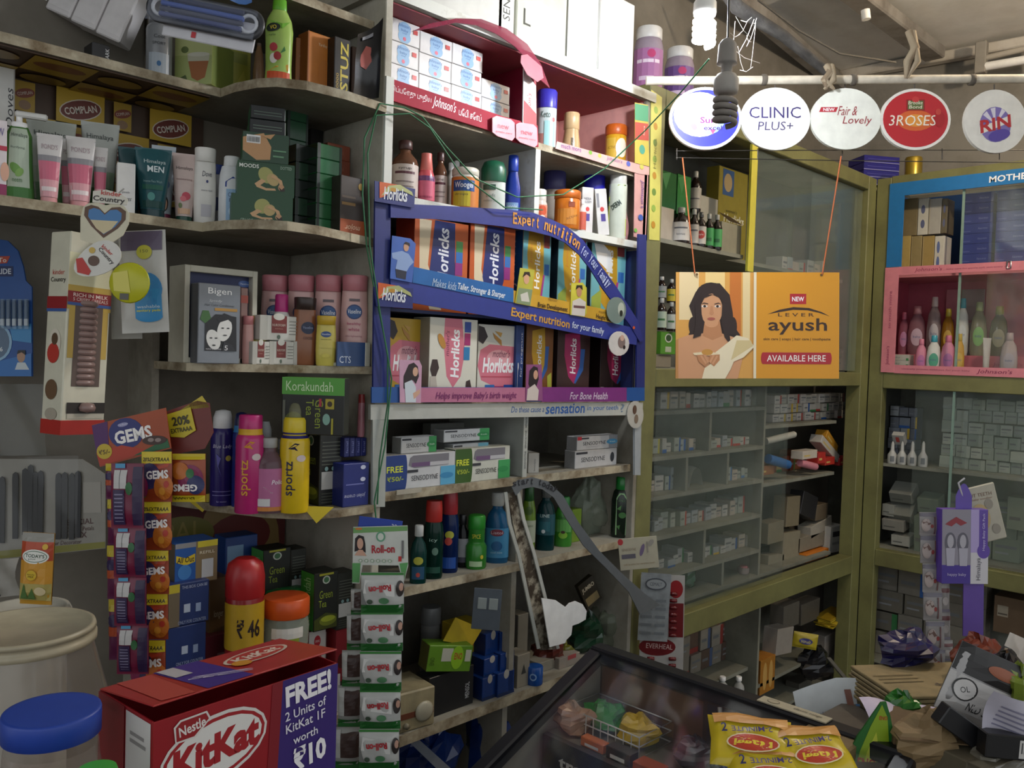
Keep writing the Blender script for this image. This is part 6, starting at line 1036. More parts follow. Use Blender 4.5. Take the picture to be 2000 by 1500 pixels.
carton('yellow_drink_carton', 'olive yellow drink carton with dark script at the cabinet back', (1400, 1456, 330, 492), 1.86, ZC, .06, '#8f8330', [('t', 'Horlicks', .55, .46, .7, .09, '#d8d8c8', 0, .1, .02), ('t', "women's", .45, .54, .4, .04, '#3a3a24', 0, .2), ('r', .12, .7, .5, .98, '#3a5a8a'), ('e', .3, .84, .14, .1, '#b09a70'), ('p', [(.0, .5), (.4, .48), (.9, .42), (.4, .43)], '#4a3a1c')])
for q, lb, labc, z, Y in (((1282, 1301, 540, 585), 'dark bottle with grey label on the crowded lower cabinet shelf', '#8a8d8a', 1.58, 1.80), ((1302, 1319, 545, 592), 'dark bottle with yellow label on the crowded lower cabinet shelf', '#b8a42a', 1.57, 1.80), ((1281, 1301, 582, 645), 'green bottle with white label beneath the dark bottles', '#a9b8a4', 1.475, 1.78), ((1301, 1319, 590, 647), 'green and white bottle beside the orange board', '#b8bcb4', 1.475, 1.77)):
    tonic(q, lb, labc, [('r', .15, .3, .85, .36, '#3a6a3a')], Y, F((q[0]+q[1])/2, q[3], Y).z)
carton('green_small_carton', 'small green carton with round seal at the cabinet floor', (1290, 1319, 648, 692), 1.77, None, .05, '#4f8a2a', [('e', .5, .72, .24, .2, '#c8ccc0'), ('e', .5, .72, .18, .15, '#2f4a2a'), ('r', .3, .1, .7, .34, '#a8b09a')])
sp_ = MB().box(2.41, 2.62, 1.78, 2.0, 1.4755, 1.52, M('#7c7464', r=.7), .002).build('shelf_riser_box'); tag(sp_, 'low cardboard box under the bottles in the glazed cabinet', 'box')
rc = random.Random(12)
ordn = 'first second third fourth fifth sixth seventh eighth ninth tenth eleventh twelfth thirteenth fourteenth fifteenth sixteenth seventeenth eighteenth nineteenth twentieth'.split()
def pack(n, x0, x1, Y, z, lbl, grp, hs=(.03, .07), ws=(.03, .06), cols=('#a8aaa6', '#b4b4ae', '#98a0a4', '#b0a89c', '#9aa29a'), acc=('#2f5a9a', '#a83a34', '#3a7a4a', '#c8a83a'), d=.09, name='medicine_carton', rows=1, X=None):
    """a row (or pile) of small medicine cartons on a shelf: their front at plane Y between two photo columns"""
    if X is None: a, b = F(x0, 900, Y).x, F(x1, 900, Y).x
    else: b, a = G(x0, 900, X).y, G(x1, 900, X).y
    top = z
    tot = 0
    for r in range(rows):
        t = a+rc.uniform(0, .01); hmx = 0; hrow = rc.uniform(*hs); kk = 0
        while t < b-.015:
            w = min(rc.uniform(*ws), b-t); h = rc.uniform(*hs) if rows == 1 else hrow*rc.choice((1, 1, .9))
            if rc.random() < .12 and rows == 1: t += w*.5; continue
            ac = rc.choice(acc); k = rc.random()
            pr = [('r', 0, 0, 1, .25, ac)] if k < .16 else [('r', .1, .55, .9, .68, '#6a6d70'), ('r', .1, .3, .6, .38, '#8a8d90')] if k < .75 else [('r', .75, 0, 1, 1, ac), ('r', .1, .4, .6, .55, '#6a6d70')]
            loc = (t+w/2, Y+d/2+rc.uniform(0, .02), top+.0003) if X is None else (X+d/2+rc.uniform(0, .02), b-(t-a)-w/2, top+.0003)
            lb = lbl+(', %s along' % ordn[kk] if rows == 1 else ', %s row, %s' % (['lowest', 'second', 'third', 'fourth', 'fifth', 'sixth'][r], ordn[kk])); kk += 1
            carton(name, lb, None, None, None, d*.9, rc.choice(cols), pr, loc=loc, size=(w*.94, h), rz=(0 if X is None else -pi/2)+rc.uniform(-.08, .08)*(rows == 1), group=grp); tot += 1
            t += w; hmx = max(hmx, h)
        top += hmx+.0006
CP = 'medicine carton %s'
pack(1, 1510, 1600, 1.84, ZC, CP % 'seen dimly through the upper sliding glass', 'cartons behind the upper glass', (.05, .11), (.04, .08)); pack(1, 1500, 1640, 1.86, 1.476, CP % 'on the cabinet floor behind the hanging board', 'cartons behind the board', (.08, .18), (.05, .1))
Yc = 1.85
pack(1, 1292, 1484, Yc, CZ[0], CP % 'on the topmost pigeonhole shelf', 'cartons on the topmost pigeonhole shelf', (.05, .075))
pack(1, 1280, 1372, Yc, CZ[1], CP % 'in the second row of pigeonholes, outer cell', 'second row outer cell', (.035, .06), acc=('#2458a0', '#2458a0', '#b8b03a')); pack(1, 1388, 1484, Yc, CZ[1], CP % 'in the second row of pigeonholes, inner cell', 'second row inner cell', (.03, .06), acc=('#b83a3a', '#a83a34'))
pack(1, 1280, 1328, Yc, CZ[2], CP % 'in the third row of pigeonholes, outer cell', 'third row outer cell', (.04, .09)); pack(1, 1424, 1484, Yc, CZ[2], CP % 'in the third row of pigeonholes, inner cell', 'third row inner cell', (.03, .06), acc=('#4a7ab0',))
pf = empty('folded_leaflet', (F(1360, 945, Yc).x, Yc, CZ[2]), 0, 'folded white leaflet arched in the middle pigeonhole', 'paper'); MB().sheet(lambda u, v: (.10*(u-.5), v*.1, .075*(1-(2*abs(u-.5))**3)+.006*sin(5*v)), 10, 3, M('#a9aaa2', r=.6)).build('sheet', pf)
pack(1, 1285, 1484, Yc, CZ[3], CP % 'lying end out on the fourth pigeonhole shelf', 'fourth row', (.035, .075), (.03, .055), acc=('#a83a34', '#a83a34', '#8a8d90'))
pack(1, 1300, 1368, Yc, CZ[4], CP % 'in the fifth row of pigeonholes, outer cell', 'fifth row outer cell', (.03, .06)); pack(1, 1384, 1484, Yc, CZ[4], CP % 'in the fifth row of pigeonholes, inner cell', 'fifth row inner cell', (.03, .06))
crumple('green_packet', (F(1358, 1140, Yc).x, Yc+.05, .58), (.05, .04, .05), '#1d5a3a', 'green foil packet in the lowest pigeonhole', 'packet', seed=33)
bottle('tube_roll', 'pale tube with pink end in the lowest inner pigeonhole', (1440, 1462, 1105, 1140), Yc, .58, [(.8, 0), (1, .2), (1, .8)], '#9a8f8f', [(.7, .8), (.6, 1)], capcol='#b06a72')
# right-hand open half
pack(1, 1512, 1652, 1.86, 1.232, CP % 'piled on the upper shelf of the open cabinet half', 'pile on the upper open shelf', (.04, .046), (.05, .07), rows=3, cols=('#b4aea2', '#bab4aa', '#a8a298', '#c0bab2'))
pack(1, 1512, 1640, 1.93, .977, CP % 'at the back of the cluttered open shelf', 'back of the cluttered open shelf', (.05, .1), (.05, .09), cols=('#8a7a68', '#7a4a34', '#9a8a5a', '#6a3a2a'))
def rolled(name, lb, a, b, Y, r, col, capc=None, cat='tube'):
    A, B = F(*a, Y), F(*b, Y-.03); o = empty(name, A, 0, lb, cat); d = B-A
    MB().tube([(0, 0, 0), d*.5, d*.97], [r, r, r*.95], C(col, r=.4), 14).build('barrel', o)
    MB().tube([d*.97, d*1.0], [r*.8, r*.75], C(capc or col, r=.5), 14).build('end_cap', o); return o
rolled('pink_tube_pack', 'pink tube lying on the cluttered open shelf', (1562, 904), (1594, 912), 1.82, .018, '#c07a86', '#b05a6a')
rolled('white_roll', 'white rolled tube pushed against the glass edge', (1495, 862), (1552, 848), 1.84, .016, '#a9a9a0')
rolled('blue_packet_roll', 'blue packet lying by the sliding glass edge', (1500, 896), (1540, 908), 1.83, .022, '#2f5f96')
for i, (q, col, lb) in enumerate((((1568, 1596, 880, 896), '#c0b8ac', 'white carton lying over the pink tube'), ((1598, 1612, 884, 905), '#b4302c', 'bright red carton corner on the cluttered open shelf'), ((1612, 1630, 893, 908), '#b8362c', 'red and yellow carton beside the bright red one'), ((1640, 1662, 893, 908), '#a8282c', 'dark red carton at the post end of the cluttered shelf'), ((1600, 1640, 868, 884), '#b8b4ac', 'white slim carton leaning over the red cartons'), ((1610, 1636, 853, 870), '#b8862a', 'yellow slim carton leaning at the back'), ((1480, 1512, 910, 928), '#8a5a3a', 'brown carton behind the glass edge'))):
    o = carton('loose_carton', lb, q, 1.80+.005*i, None, .06, col, [('r', .1, .3, .5, .5, '#c8b06a')]); o.rotation_euler.y = (0, 0, 0, 0, .5, .6, 0)[i]
for i, (q, col, lb, tl_) in enumerate((((1535, 1560, 970, 1028), '#7d7460', 'grey-brown cardboard sheet standing on the lowest open shelf', .05), ((1562, 1592, 965, 1010), '#2a2a2c', 'black carton with pale edge leaning on the cardboard sheet', .3), ((1594, 1616, 985, 1015), '#6a5f4e', 'brown carton behind the leaning black carton', 0), ((1585, 1625, 1018, 1040), '#a39e92', 'flat pale carton balanced on brown cartons', -.15), ((1620, 1648, 1028, 1078), '#b4b4ae', 'white upright medicine carton with black lettering', .05), ((1575, 1618, 1077, 1093), '#c8741e', 'orange flat carton on the lowest open shelf', 0), ((1500, 1530, 1020, 1060), '#77705f', 'brown carton dim behind the sliding glass', 0), ((1528, 1560, 1040, 1100), '#8a8472', 'beige carton standing at the glass edge', .04), ((1560, 1612, 1045, 1072), '#857d6e', 'stack of brown cartons under the flat pale one', 0), ((1498, 1528, 1085, 1130), '#85806f', 'crumpled pale bag-like carton low behind the glass', .1))):
    o = carton('loose_carton', lb, q, 1.86 if i not in (4, 5) else 1.83, None, .07, col, [('r', .15, .6, .85, .8, '#3a3a3e'), ('r', .15, .3, .85, .4, '#8a8a8a')] if i == 4 else [('r', .6, .2, .75, .8, '#e8d0a8')] if i == 5 else []); o.rotation_euler.y = tl_
# below the bottom rail
pack(1, 1345, 1470, 1.90, .186, CP % 'in the dark cell below the pigeonholes', 'cell below the pigeonholes', (.08, .09), (.07, .1), rows=3, cols=('#7d776c', '#6a655a', '#8a857a', '#5a4a40'), acc=('#8a3a34', '#4a5a7a'))
for q in ((1398, 1421, 1322, 1372), (1430, 1452, 1322, 1375)): bottle('pill_bottle', 'small white pill bottle standing before the dark cell, %s' % ('outer one' if q[0] < 1420 else 'inner one'), q, 1.79, None, MED, '#a4a6a4', MEDC, (.1, .5, '#6a9a9a'))
carton('orange_carton', 'orange-tan carton at the foot of the cabinet divider', (1484, 1512, 1286, 1352), 1.80, None, .08, '#a8722a', [('e', .3, .5, .14, .4, '#c8a05a'), ('e', .7, .5, .14, .4, '#c8a05a')], side='#8a5a20', top='#b87a2a')
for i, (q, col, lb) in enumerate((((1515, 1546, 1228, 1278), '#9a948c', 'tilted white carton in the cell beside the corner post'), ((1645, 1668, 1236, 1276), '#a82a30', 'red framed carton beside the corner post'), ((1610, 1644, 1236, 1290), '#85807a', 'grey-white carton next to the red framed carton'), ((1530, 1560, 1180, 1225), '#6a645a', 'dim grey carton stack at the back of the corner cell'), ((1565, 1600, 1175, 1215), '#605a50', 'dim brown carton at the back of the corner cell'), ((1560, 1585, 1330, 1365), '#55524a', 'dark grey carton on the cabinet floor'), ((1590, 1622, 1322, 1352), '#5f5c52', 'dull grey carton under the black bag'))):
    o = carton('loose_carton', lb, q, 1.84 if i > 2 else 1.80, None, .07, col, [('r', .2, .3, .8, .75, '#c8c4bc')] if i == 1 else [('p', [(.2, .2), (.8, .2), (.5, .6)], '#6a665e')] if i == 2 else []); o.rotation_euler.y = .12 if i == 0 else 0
for k in range(6): 
    o = tag(MB().box(-.075, .075, -.045, .045, 0, .005, M(['#b8a02a', '#c0a830', '#a88a24'][k % 3], r=.35), .001).build('yellow_sachet'), 'yellow flat sachet, %s of the small heap counted upwards' % ['first', 'second', 'third', 'fourth', 'fifth', 'sixth'][k], 'sachet', 'heap of yellow sachets'); P = F(1622, 1216, 1.80); o.location = (P.x, P.y, P.z+k*.0085); o.rotation_euler = (0, -.1-k*.02, rc.uniform(-.3, .3))
o, mp = pillow('yellow_pouch', .115, .075, .025, '#b3a12c', seed=5); o.location = F(1570, 1266, 1.79); o.rotation_euler = (0, .12, -.85); tag(o, 'yellow pouch with small blue print in the corner cell', 'pouch'); Pr(.115, .075, mp).go([('e', .5, .5, .28, .2, '#4a4a8a'), ('t', 'scrub', .5, .5, .4, .2, '#d8d05a', 0, .2)]).build(o)
crumple('black_bag', F(1588, 1322, 1.78), (.09, .07, .08), '#17181c', 'glossy black plastic bag slumped in the corner cell', seed=41)
rb_ = bar('aluminium_rod', F(1618, 1285, 1.72), F(1706, 1392, 1.40), .02, .008, M('#6a6a66', r=.4), 'grey metal strip leaning out of the corner cell', 'strip')
# ---------------------------------------------------------------- corner cabinet
XF = XD+.10
GO = lambda c: [('r', .06, 0, .1, 1, '#a89a7a')]
def dcart(q, z, col, lb, pr=(), d=.1, X=XF, top=None, grp=None, name='gift_carton', rough=.4): return carton(name, lb, q, None, z, d, col, pr, X=X, rz=-pi/2, top=top, group=grp, rough=rough)
zl = 1.956; 
zu = G(1790, 460, XF).z
for i, (x0, x1, col) in enumerate(((1741, 1752, '#8a7a58'), (1752, 1776, '#b09a5e'), (1777, 1798, '#8f8058'), (1799, 1822, '#9a8450'), (1823, 1842, '#c4c2b8'))): dcart((x0, x1, 461, 528), zl, col, 'gold and beige gift carton, %s of the lower row from the corner post' % ordn[i], GO(0) if i < 4 else [('e', .4, .3, .16, .16, '#5a6a9a'), ('e', .4, .7, .16, .16, '#5a6a9a')], grp='gold gift cartons', rough=.25)
for i, (x0, x1, col) in enumerate(((1745, 1754, '#b8b6ae'), (1755, 1790, '#7d7052'), (1791, 1811, '#c2c0b4'), (1812, 1836, '#a9a7a0'), (1837, 1848, '#6a6250'))): dcart((x0, x1, 388, 458), zu+.001, col, 'gold and beige gift carton, %s of the upper row from the corner post' % ordn[i], GO(0) if i % 2 == 1 else [('e', .5, .3, .2, .12, '#5a6080'), ('e', .5, .7, .2, .12, '#5a6080')], grp='gold gift cartons', rough=.25)
for c, (x0, x1) in enumerate(((1878, 1938), (1944, 2010))):
    for k in range(8):
        h = .047; Y0, Y1 = G(x0, 450, XF+.08).y, G(x1, 450, XF+.08).y
        carton('blue_baby_food_carton', 'blue carton in the %s stack behind the sliding glass, %s from the bottom' % (['taller', 'dim outer'][c], ordn[k]), None, None, None, .1, '#1f2f86', [('t', 'lacto', .7, .5, .3, .2, '#7a86c0', 0, .1), ('r', .05, .2, .3, .3, '#4a58a0')], loc=(XF+.13, (Y0+Y1)/2, zl+k*(h+.0005)), size=(Y0-Y1-.002, h), rz=-pi/2, group='stacked blue cartons')
zs = 1.57
st2 = MB().box(4.38, 4.585, .35, 1.65, 1.4765, zs, M('#b9606f', r=.5), .002).build('display_step'); tag(st2, 'pink display step under the rear row of baby bottles', 'display'); p = PX(4.38); p.text("Johnson's", -1.13, 1.53, .12, .022, '#8a2a52', sh=.2); p.build(st2)
BB = [(.85, 0), (1, .08), (1, .45), (.8, .7), (.42, .82), (.4, .84)]; BBC = [(.42, .83), (.46, .84), (.4, .99), (.34, 1)]
def baby(q, lb, col, capc, labc, X, z, clear=False): return bottle('baby_bottle', lb, q, None, z, BB, col, BBC, None, [('e', .5, .36, .34, .18, labc), ('t', 'baby', .5, .36, .4, .06, '#4a5a86')], X=X, sy=.6, capcol=capc, mat=M(col, r=.12, t=.5) if clear else M(col, r=.3), group='baby toiletries in the corner cabinet')
XR = 4.43; XQ = 4.30
baby((1755, 1774, 610, 660), 'small clear pink baby bottle at the post end of the rear row', '#b06a80', '#b85a74', '#b07aa0', XR, zs, True); baby((1774, 1806, 598, 660), 'clear pinkish baby oil bottle, second in the rear row', '#a87a86', '#b07a80', '#b8a0b0', XR, zs, True); baby((1810, 1836, 580, 660), 'tall clear baby oil bottle with white cap in the rear row', '#b0a0a0', '#c8b8b4', '#b8b4b8', XR, zs, True)
baby((1839, 1862, 603, 660), 'amber baby oil bottle in the rear row', '#a87a24', '#a89a2a', '#b8963a', XR, zs, True); baby((1867, 1890, 583, 658), 'white baby bottle with aqua cap in the rear row', '#c8ccc8', '#3aa0b0', '#d0d8d8', XR, zs); baby((1896, 1925, 590, 660), 'clear baby bottle with green oval label in the rear row', '#a8a890', '#9aa87a', '#7fae6a', XR, zs, True); baby((1934, 1966, 598, 660), 'dim olive baby bottle behind the second glass', '#7d7558', '#8a8a3a', '#8a8468', XR, zs, True)
baby((1788, 1809, 662, 706), 'pink baby lotion bottle next to the white cartons', '#c8809a', '#c87a94', '#b06aa0', XQ, 1.4765); baby((1810, 1836, 655, 706), 'white baby lotion bottle with aqua cap and green label', '#c8ccca', '#3a9ab0', '#4a9a80', XQ, 1.4765); baby((1838, 1864, 655, 706), 'larger pink baby lotion bottle in the front row', '#c8809c', '#c8708e', '#a86aa0', XQ, 1.4765); baby((1864, 1882, 652, 706), 'golden yellow baby bottle in the front row', '#c0962a', '#b8a03a', '#c8a84a', XQ, 1.4765)
baby((1955, 1985, 650, 706), 'pale baby lotion bottle dim behind the overlapping glass', '#a89a9a', '#b0a0a0', '#a8a0a8', XQ, 1.4765)
tubepack('white_cream_tube', 'slim white cream tube standing alone in the pink section', (1918, 1934, 660, 706), None, 1.4765, '#c8c4c0', '#b8b4b0', X=XQ, rz=-.8)
tk = 0
zz = 1.4765
for k in range(3): carton('baby_soap_carton', 'white baby soap carton with green corner, %s of the stack from below' % ordn[k], None, None, None, .07, '#b9bab4', [('t', 'baby', .4, .5, .4, .3, '#7a8a86'), ('r', .88, .0, 1, .4, '#4a8a5a')], loc=(XQ+.04, (G(1730, 690, XQ).y+G(1778, 690, XQ).y)/2, zz), size=(.1, .03), rz=-pi/2, group='stack of white baby soap cartons'); zz += .0305
for q, lb in (((1845, 1868, 565, 640), 'pink backing card with faint print behind the bottles'), ((1875, 1920, 565, 640), 'grey backing card with faint print behind the bottles')): carton('backing_card', lb, q, None, zs, .006, '#b8747e' if q[0] < 1870 else '#8a7478', [('r', .2, .3, .8, .34, '#8a5a66'), ('r', .2, .5, .8, .54, '#8a5a66')], X=4.56, rz=-pi/2, cat='card')
# lower tiers of the corner cabinet
DW = ('#8f9a90', '#98a298', '#a4aca2', '#87928a')
pack(1, 1832, 2005, None, 1.031, CP % 'in the wall of pale boxes behind the corner glass', 'wall of pale cartons', (.052, .06), (.045, .075), cols=DW, acc=('#9aa49a', '#8a948c'), rows=6, X=4.34)
pack(1, 1730, 1785, None, 1.031, CP % 'in the dark corner end of the cabinet', 'corner end cartons', (.05, .06), (.04, .06), cols=('#7a8088', '#8f9496', '#6a6f78'), rows=5, X=4.42)
for k, x in enumerate((1733, 1752, 1772, 1793)): bottle('nasal_spray_bottle', 'small white nasal spray bottle, %s from the corner post' % ordn[k], (x, x+18, 862, 906), None, 1.031, [(.9, 0), (1, .1), (.95, .4), (.5, .55), (.4, .6)], '#b4b6b4', [(.38, .6), (.3, .9), (.12, 1)], None, [('r', .3, .1, .7, .35, '#6a6f74')], X=4.27, group='nasal spray bottles', capcol='#b8bab8')
dc = carton('tilted_carton', 'white carton tipped on its corner above the spray bottles', (1745, 1768, 842, 866), None, None, .03, '#b0b0ac', [('r', .3, .3, .6, .8, '#b84a44')], X=4.30, rz=-pi/2); dc.rotation_euler.x = .6
for i, (q, t_, z_, lb) in enumerate((((1722, 1745, 985, 1008), 0, 0, 'small square end of a carton low in the corner cabinet'), ((1738, 1782, 950, 972), .55, 0, 'long grey carton sliding down the pile, upper'), ((1735, 1782, 985, 1006), .8, 0, 'long grey carton sliding down the pile, lower'), ((1722, 1765, 1012, 1034), .15, 0, 'long pale carton near the bottom of the pile'), ((1740, 1776, 1044, 1064), .1, 0, 'white-faced carton lying on the pile bottom'), ((1792, 1832, 968, 998), .25, 0, 'greenish carton behind the glass in the pile'), ((1785, 1815, 1005, 1070), .12, 0, 'standing greenish carton behind the glass'), ((1965, 2010, 972, 1036), 0, 0, 'large pale carton at the cut edge of the corner cabinet'))):
    o = carton('tumbled_carton', lb, q, None, .613 if i == 6 else None, .1, ('#8d8f88', '#7d7f78', '#7a7c74', '#8a8880', '#a0a098', '#6f7a6c', '#6a7464', '#77806f')[i], [('r', .1, .3, .6, .4, '#5a5c58')], X=4.31+.01*(i % 3), rz=-pi/2, group='tumbled cartons in the corner cabinet'); o.rotation_euler.x = t_
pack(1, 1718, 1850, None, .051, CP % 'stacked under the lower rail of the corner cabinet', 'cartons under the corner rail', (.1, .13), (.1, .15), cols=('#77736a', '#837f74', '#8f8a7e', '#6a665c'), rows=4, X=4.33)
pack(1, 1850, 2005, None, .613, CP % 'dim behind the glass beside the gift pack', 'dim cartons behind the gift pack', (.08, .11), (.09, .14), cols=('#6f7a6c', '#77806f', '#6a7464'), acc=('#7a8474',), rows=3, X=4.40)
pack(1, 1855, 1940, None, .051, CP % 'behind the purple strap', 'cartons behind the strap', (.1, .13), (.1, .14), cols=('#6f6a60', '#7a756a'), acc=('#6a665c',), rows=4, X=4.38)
carton('brown_box', 'brown cardboard box with pale label beside the purple strap', (1938, 2010, 1168, 1240), None, None, .2, '#6a5642', [('r', .1, .45, .4, .75, '#a49a88'), ('r', .12, .5, .38, .54, '#5a5248')], X=4.34, rz=-pi/2)
# goods on top of the cabinets
for q, Y, lb, lc in (((1236, 1294, 55, 152), 1.80, 'large clear jar of purple sweets with white lid', '#a06a98'), ((1296, 1354, 95, 188), 1.80, 'second clear jar of purple sweets beneath the lamp', '#6a4a86')):
    o = bottle('sweet_jar', lb, q, Y, 2.4185, [(.95, 0), (1, .03), (1, .7), (.9, .8), (.8, .84)], '#b8a8c0', [(.84, .83), (.88, .84), (.88, .98), (.8, 1)], None, [('r', -.1, .08, 1.1, .66, lc), ('r', .1, .45, .9, .5, '#d8c8d8'), ('r', .2, .2, .7, .26, '#d0b8d0'), ('e', .6, .58, .14, .06, '#b03a6a')], cat='jar', capcol='#d2d0cc', mat=M('#b8a8b8', r=.15, t=.4))
for i, (px, py, s, col, lb) in enumerate(((1330, 110, (.12, .08, .09), '#3f78b8', 'blue plastic bag behind the sweet jars'), (1470, 130, (.09, .08, .06), '#3a70b4', 'blue plastic bag behind the dusty bulb'), (1600, 270, (.1, .07, .03), '#24408a', 'flattened dark blue packet on the cabinet top'))):
    P = F(px, py, 1.98); P.z = 2.4185; crumple('blue_plastic_bag', P, s, col, lb, seed=50+i)
zt_ = 2.426
for k in range(4): carton('violet_packet', 'shiny violet packet in the stack on the cabinet corner, %s from below' % ordn[k], None, None, None, .14, '#2e2a80', [('r', .0, .02, 1, .14, '#8a88c0'), ('r', .1, .5, .9, .56, '#4a48a0')], loc=(F(1715, 300, 1.80).x-.05, 1.80, zt_), size=(.2, .036), rz=-.6, rough=.15, group='stack of violet packets'); zt_ += .037
bottle('gold_tin', 'small gold tin half hidden under the red sign', (1768, 1800, 308, 328), None, 2.426, [(1, 0), (1, .9), (.9, 1)], '#a8903a', X=4.24, cat='tin', mat=M('#a8903a', m=.8, r=.3))
# ================================================================ things hung and pinned on the wall side
def cpr(o, W, Hh, y=0): return Pr(W, Hh, lambda x, yy, e: (x, y-e, yy))
def poly_cam(name, par, o0, pts, dp, m, t=.003):
    """outline given at a known distance, built in the frame of a camera-parallel card"""
    s = dp/FPX; return MB().prism([((x-o0[0])*s, (o0[1]-y)*s) for x, y in pts], t, C(m, r=.4)).build(name, par)
class CP_:   # printing on such a card, positions read off the photo
    def __init__(s, o0, dp): s.o = o0; s.s = dp/FPX; s.p = Pr(1, 1, lambda x, y, e: (x+.5, -e, y))
    def xy(s, x, y): return ((x-s.o[0])*s.s, (s.o[1]-y)*s.s)
    def r(s, x0, y0, x1, y1, c): s.poly([(x0, y0), (x0, y1), (x1, y1), (x1, y0)], c)
    def poly(s, pts, c): s.p.poly([s.xy(*q) for q in pts], c)
    def e(s, x, y, rx, ry, c, rot=0): a = s.xy(x, y); s.p.ell(a[0], a[1], rx*s.s, ry*s.s, c, rot)
    def t(s, tx, x, y, w, h, c, rot=0, sh=0, b=0): a = s.xy(x, y); s.p.text(tx, a[0], a[1], w*s.s, h*s.s, c, rot=rot, sh=sh, b=b)
    def build(s, par, nm='label_print'): return s.p.build(par, nm)
# toothbrush display card
DT = 1.78; q0 = (0, 735); tb = campose('toothbrush_card', Cd(*q0, DT), 'blue scalloped toothbrush card hung with clear-capped brushes', 'card')
poly_cam('backing_card', tb, q0, [(-60, 735), (-60, 475), (-15, 465), (15, 470), (35, 490), (45, 520), (50, 548), (62, 560), (63, 735)], DT, '#1c4f96', .004)
c = CP_(q0, DT); c.poly([(-40, 502), (20, 500), (14, 514), (-40, 518)], '#b8442c'); c.t('To', 5, 508, 16, 9, '#e8dcd0', b=.02); c.r(-20, 520, 26, 540, '#16285a'); c.t('GLIDE', 4, 530, 36, 11, '#d8dde6', b=.02); c.e(-8, 668, 32, 38, '#8fb4d0'); c.e(-8, 668, 27, 33, '#5a7088'); c.t('26', 0, 682, 12, 9, '#d8dde0', b=.02); c.poly([(20, 640), (62, 632), (62, 670), (25, 665)], '#3f8ac0'); c.poly([(-20, 735), (0, 705), (62, 690), (62, 735)], '#2f6fb4')
c.e(42, 696, 8, 12, '#b08a70'); c.poly([(30, 722), (35, 708), (50, 708), (58, 722)], '#c8d0d4'); c.poly([(34, 692), (36, 684), (50, 684), (51, 694), (43, 688)], '#1c1614'); c.build(tb)
sT = DT/FPX
for k in range(6):
    x = (-2+k*11.5)*sT; b = MB().tube([(x, -.008, 92*sT), (x, -.008, 150*sT)], .0052, glassy('#a8c8e0', .2, .1, 9), 8).build('brush_cap', tb); MB().box(x-.004, x+.004, -.011, -.006, 98*sT, 112*sT, M('#c8ccd0'), .001).build('bristle_head', b); MB().box(x-.0035, x+.0035, -.01, -.006, 112*sT, 148*sT, M('#22345c'), .001).build('handle', b)
# comb card in a clear bag
DC = 1.80; q0 = (0, 1090); cc_ = campose('comb_card', Cd(*q0, DC), 'white printed card with black combs in a clear bag on the wall', 'card', tilt=.02)
poly_cam('backing_card', cc_, q0, [(-60, 895), (165, 900), (208, 930), (206, 1075), (-60, 1098)], DC, '#8a877e', .003)
c = CP_(q0, DC); c.poly([(-60, 1080), (206, 1062), (206, 1074), (-60, 1096)], '#7d7a34'); c.t('SPECIAL', 158, 1022, 52, 11, '#4a2a28', 3, 0, .01); c.t('Double Petals', 158, 1036, 54, 8, '#4a2a28', 3, .1); c.t('MIX', 158, 1048, 26, 11, '#4a2a28', 3, 0, .01); c.t('Hair Decorator', 130, 1062, 60, 8, '#4a2a28', 3, .2); c.r(165, 945, 200, 1005, '#97938a'); c.build(cc_)
sC = DC/FPX
for k, (x, y) in enumerate(((36, 922), (55, 915), (66, 908), (75, 922), (85, 920), (120, 925), (132, 924), (146, 926), (158, 922), (10, 930))):
    o = MB().prism([((x+dx)*sC, (1090-y-dy)*sC) for dx, dy in ((-6, 14), (-5, 4), (0, -4+4), (5, 4), (6, 14), (2, 130), (-8, 130))], .004, M('#15161a', r=.35), lambda a, b, z: (a, -.006+b*.5, z)).build('comb', cc_)
MB().sheet(lambda u, v: ((-40+u*200)*sC, -.012-.005*sin(7*u+4*v), (8+v*190)*sC), 10, 8, glassy('#b8bab4', .03, .12, 10)).build('clear_bag', cc_)
# grey plastic sheet hung above the combs
pl = campose('plastic_sheet', Cd(0, 890, 1.84), 'dull grey plastic bag hanging over the comb card', 'bag'); MB().sheet(lambda u, v: ((-60+u*150)*1.84/FPX, .006*sin(9*u+5*v), (v*140)*1.84/FPX), 10, 8, glassy('#8f938e', .3, .2, 11)).build('film', pl)
# long chocolate dispenser carton
DK_ = 1.60; sK = DK_/FPX; kd = campose('chocolate_dispenser', Cd(117, 850, DK_), 'tall white chocolate dispenser carton with heart topper and window', 'dispenser', tilt=-.055)
kw, kh = 80*sK, 400*sK
kd.rotation_euler = kd.rotation_euler
body = empty('carton', (0, 0, 0)); body.parent = kd; body.rotation_euler = (0, 0, 1.08)
WK = M('#cfccb8', r=.4)
MB().box(0, .092, 0, .06, 0, kh, WK, .002).build('box', body); MB().box(-.0006, .0926, -.0006, .0606, 0, .028, M('#a8261e', r=.4)).build('red_base', body)
fp = Pr(.092, kh, lambda x, y, e: (x+.046, -e, y))
fp.go([('r', 0, .62, 1, .74, '#c4a44a'), ('r', .0, .74, 1, .9, '#d8d4b0'), ('r', .05, .38, .95, .62, '#c0a14c'), ('r', .18, .24, .82, .665, '#5f4f48'), ('r', 0, .655, 1, .71, '#8f1f24'), ('t', 'RICH IN MILK', .52, .693, .8, .018, '#e8d8d0', 0, 0, .01), ('t', '5 CRISPY CEREALS', .52, .671, .8, .016, '#e8d8d0'), ('r', 0, .64, 1, .655, '#3a5a9a'), ('r', .1, .105, .98, .16, '#2a2420'), ('r', .12, .08, .95, .105, '#bdb8a8')]).build(body)
